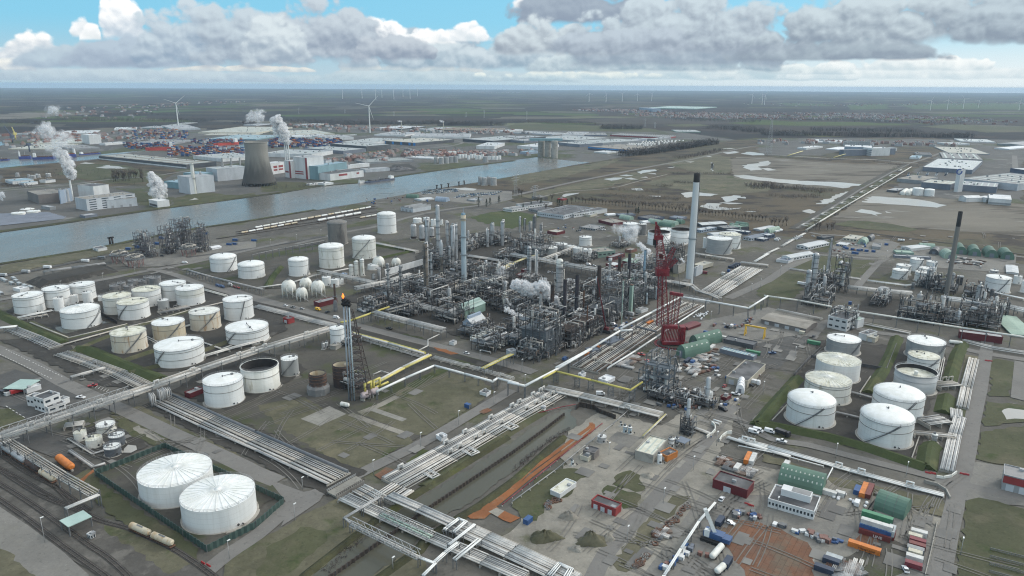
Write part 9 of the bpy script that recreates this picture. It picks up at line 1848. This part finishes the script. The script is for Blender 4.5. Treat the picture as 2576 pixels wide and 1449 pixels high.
for o,pts,w,h,n,l,s in ((J1,[(1430,860),(1620,870)],26,4,110,'dark scrub patch',20),(J1,[(1620,830),(1820,838)],24,4,110,'dark scrub patch',21),(J1,[(950,900),(1250,910),(1500,930)],30,4,260,'brown scrub on the wet heath',22),(J1,[(900,960),(1300,985),(1700,1000)],40,4,380,'brown scrub on the wet heath',23),(J1,[(2460,850),(2576,900)],60,7,200,Xh,24),('B4',[(0,880),(200,880),(420,910),(600,930)],50,6,420,Xh,25),('B4',[(0,960),(300,990),(500,960)],30,5,200,Xh,26),(J1,[(1600,745),(1800,735),(2100,745),(2220,745)],10,4,160,'low hedge across the heath',27),('B4',[(500,575),(900,600),(1320,655)],9,4,200,'low hedge behind the empty field',28),('B4',[(1130,760),(1320,660)],8,3,80,'low hedge at the empty field edge',29),(J1,[(650,1000),(1200,1030),(1900,1075),(2500,1130)],16,3.5,420,'bramble strip behind the plant',30),(J1,[(450,790),(620,800)],16,3,70,'scrub patch on the river heath',31),(J1,[(0,850),(200,810),(380,780)],12,3,130,'scrub patch on the river heath',32),('E2',[(700,1420),(980,1150),(1240,950)],4,1.2,260,'reddish reeds along the channel',33),(J8,[(0,1230),(200,1060),(400,900),(600,790)],3,1.6,240,'reddish reeds along the channel',34),(Ky,[(900,610),(1050,600)],40,9,130,'bare trees behind the power station',35),(Kv,[(2350,235),(2560,235)],120,12,160,'dark wood behind the steam',36)):
 wood(o,pts,w,h,n,l,'twigs_purple' if 'red' in l or s%3==0 else 'twigs',8,s)
mat('house',(.2,.13,.11),(.27,.25,.24),.02,.9)
def village(o,pts,w,n,label,seed):
 org(o);R=RR(seed);b=mb('house')
 for i in range(n):
  u=R.random()*(len(pts)-1);k=min(int(u),len(pts)-2);f=u-k;g=at(pts[k][0]*(1-f)+pts[k+1][0]*f,pts[k][1]*(1-f)+pts[k+1][1]*f)+V((R.uniform(-w,w),R.uniform(-w,w),0));b.use(R.choice(['house',Q6,Q5,'w_brick','house']));b.box(g,R.uniform(10,26),R.uniform(8,12),0,R.uniform(5,9),R.choice([GA,gB]),True,False,.9);b.use('w_brick');b.box(g,9,5,6,9.5,GA,True,False,.5)
 tag(b.build('village'),label,None,None,'stuff')
village('A3',[(1650,1150),(2100,1170),(2576,1180)],420,420,'far village of small houses',1);village('A4',[(600,1150),(1200,1180),(1900,1225)],380,420,'far right village of small houses',2);village('A3',[(850,1110),(1350,1120)],200,160,'far works and houses',3);village('A2',[(2000,920),(2576,935)],700,200,'town on the horizon',4);village('A1',[(900,1190),(1200,1080),(2500,1020)],300,120,'scattered far farms',5);village('A4',[(200,1060),(1400,1050),(2500,1040)],600,130,'scattered far right farms',6)
village(Kv,[(80,470),(500,350),(1100,400),(1700,300)],160,150,'small works and stores round the docks',7);village(Ky,[(300,260),(1000,290),(1900,330),(2500,330)],150,130,'small works behind the big warehouses',8);village(Ky,[(900,620),(1500,540),(2100,560),(2576,540)],70,130,'small works along the far river bank',9);village('B4',[(50,430),(900,440),(1700,450)],90,70,'small works behind the silo plant',10)
for o,p,w,n,s in ((Kv,[(0,900),(700,700),(1500,840)],60,120,40),(Kv,[(2100,700),(2576,650)],40,60,41),(Ky,[(150,900),(600,860)],20,60,42),(Ky,[(1000,590),(1700,500),(2500,480)],60,160,43),(Kv,[(0,860),(300,880)],20,50,44)): wood(o,p,w,6,n,'bare trees and scrub on the far bank',Xg,8,s)
# air
def haze():
 m=bpy.data.materials.new('air');m.use_nodes=True;nt=m.node_tree;nt.nodes.clear()
 o=nt.nodes.new('ShaderNodeOutputMaterial');v=nt.nodes.new('ShaderNodeVolumePrincipled')
 v.inputs['Color'].default_value=(.58,.77,.96,1);v.inputs['Density'].default_value=4.0e-5;v.inputs['Anisotropy'].default_value=.1
 nt.links.new(v.outputs[0],o.inputs[1]);MATS['air']=m
 b=mb('air');b.box((0,18000),60000,40000,-1,192,0,True,True)
 h=b.build('haze');h['kind']='stuff'
haze()
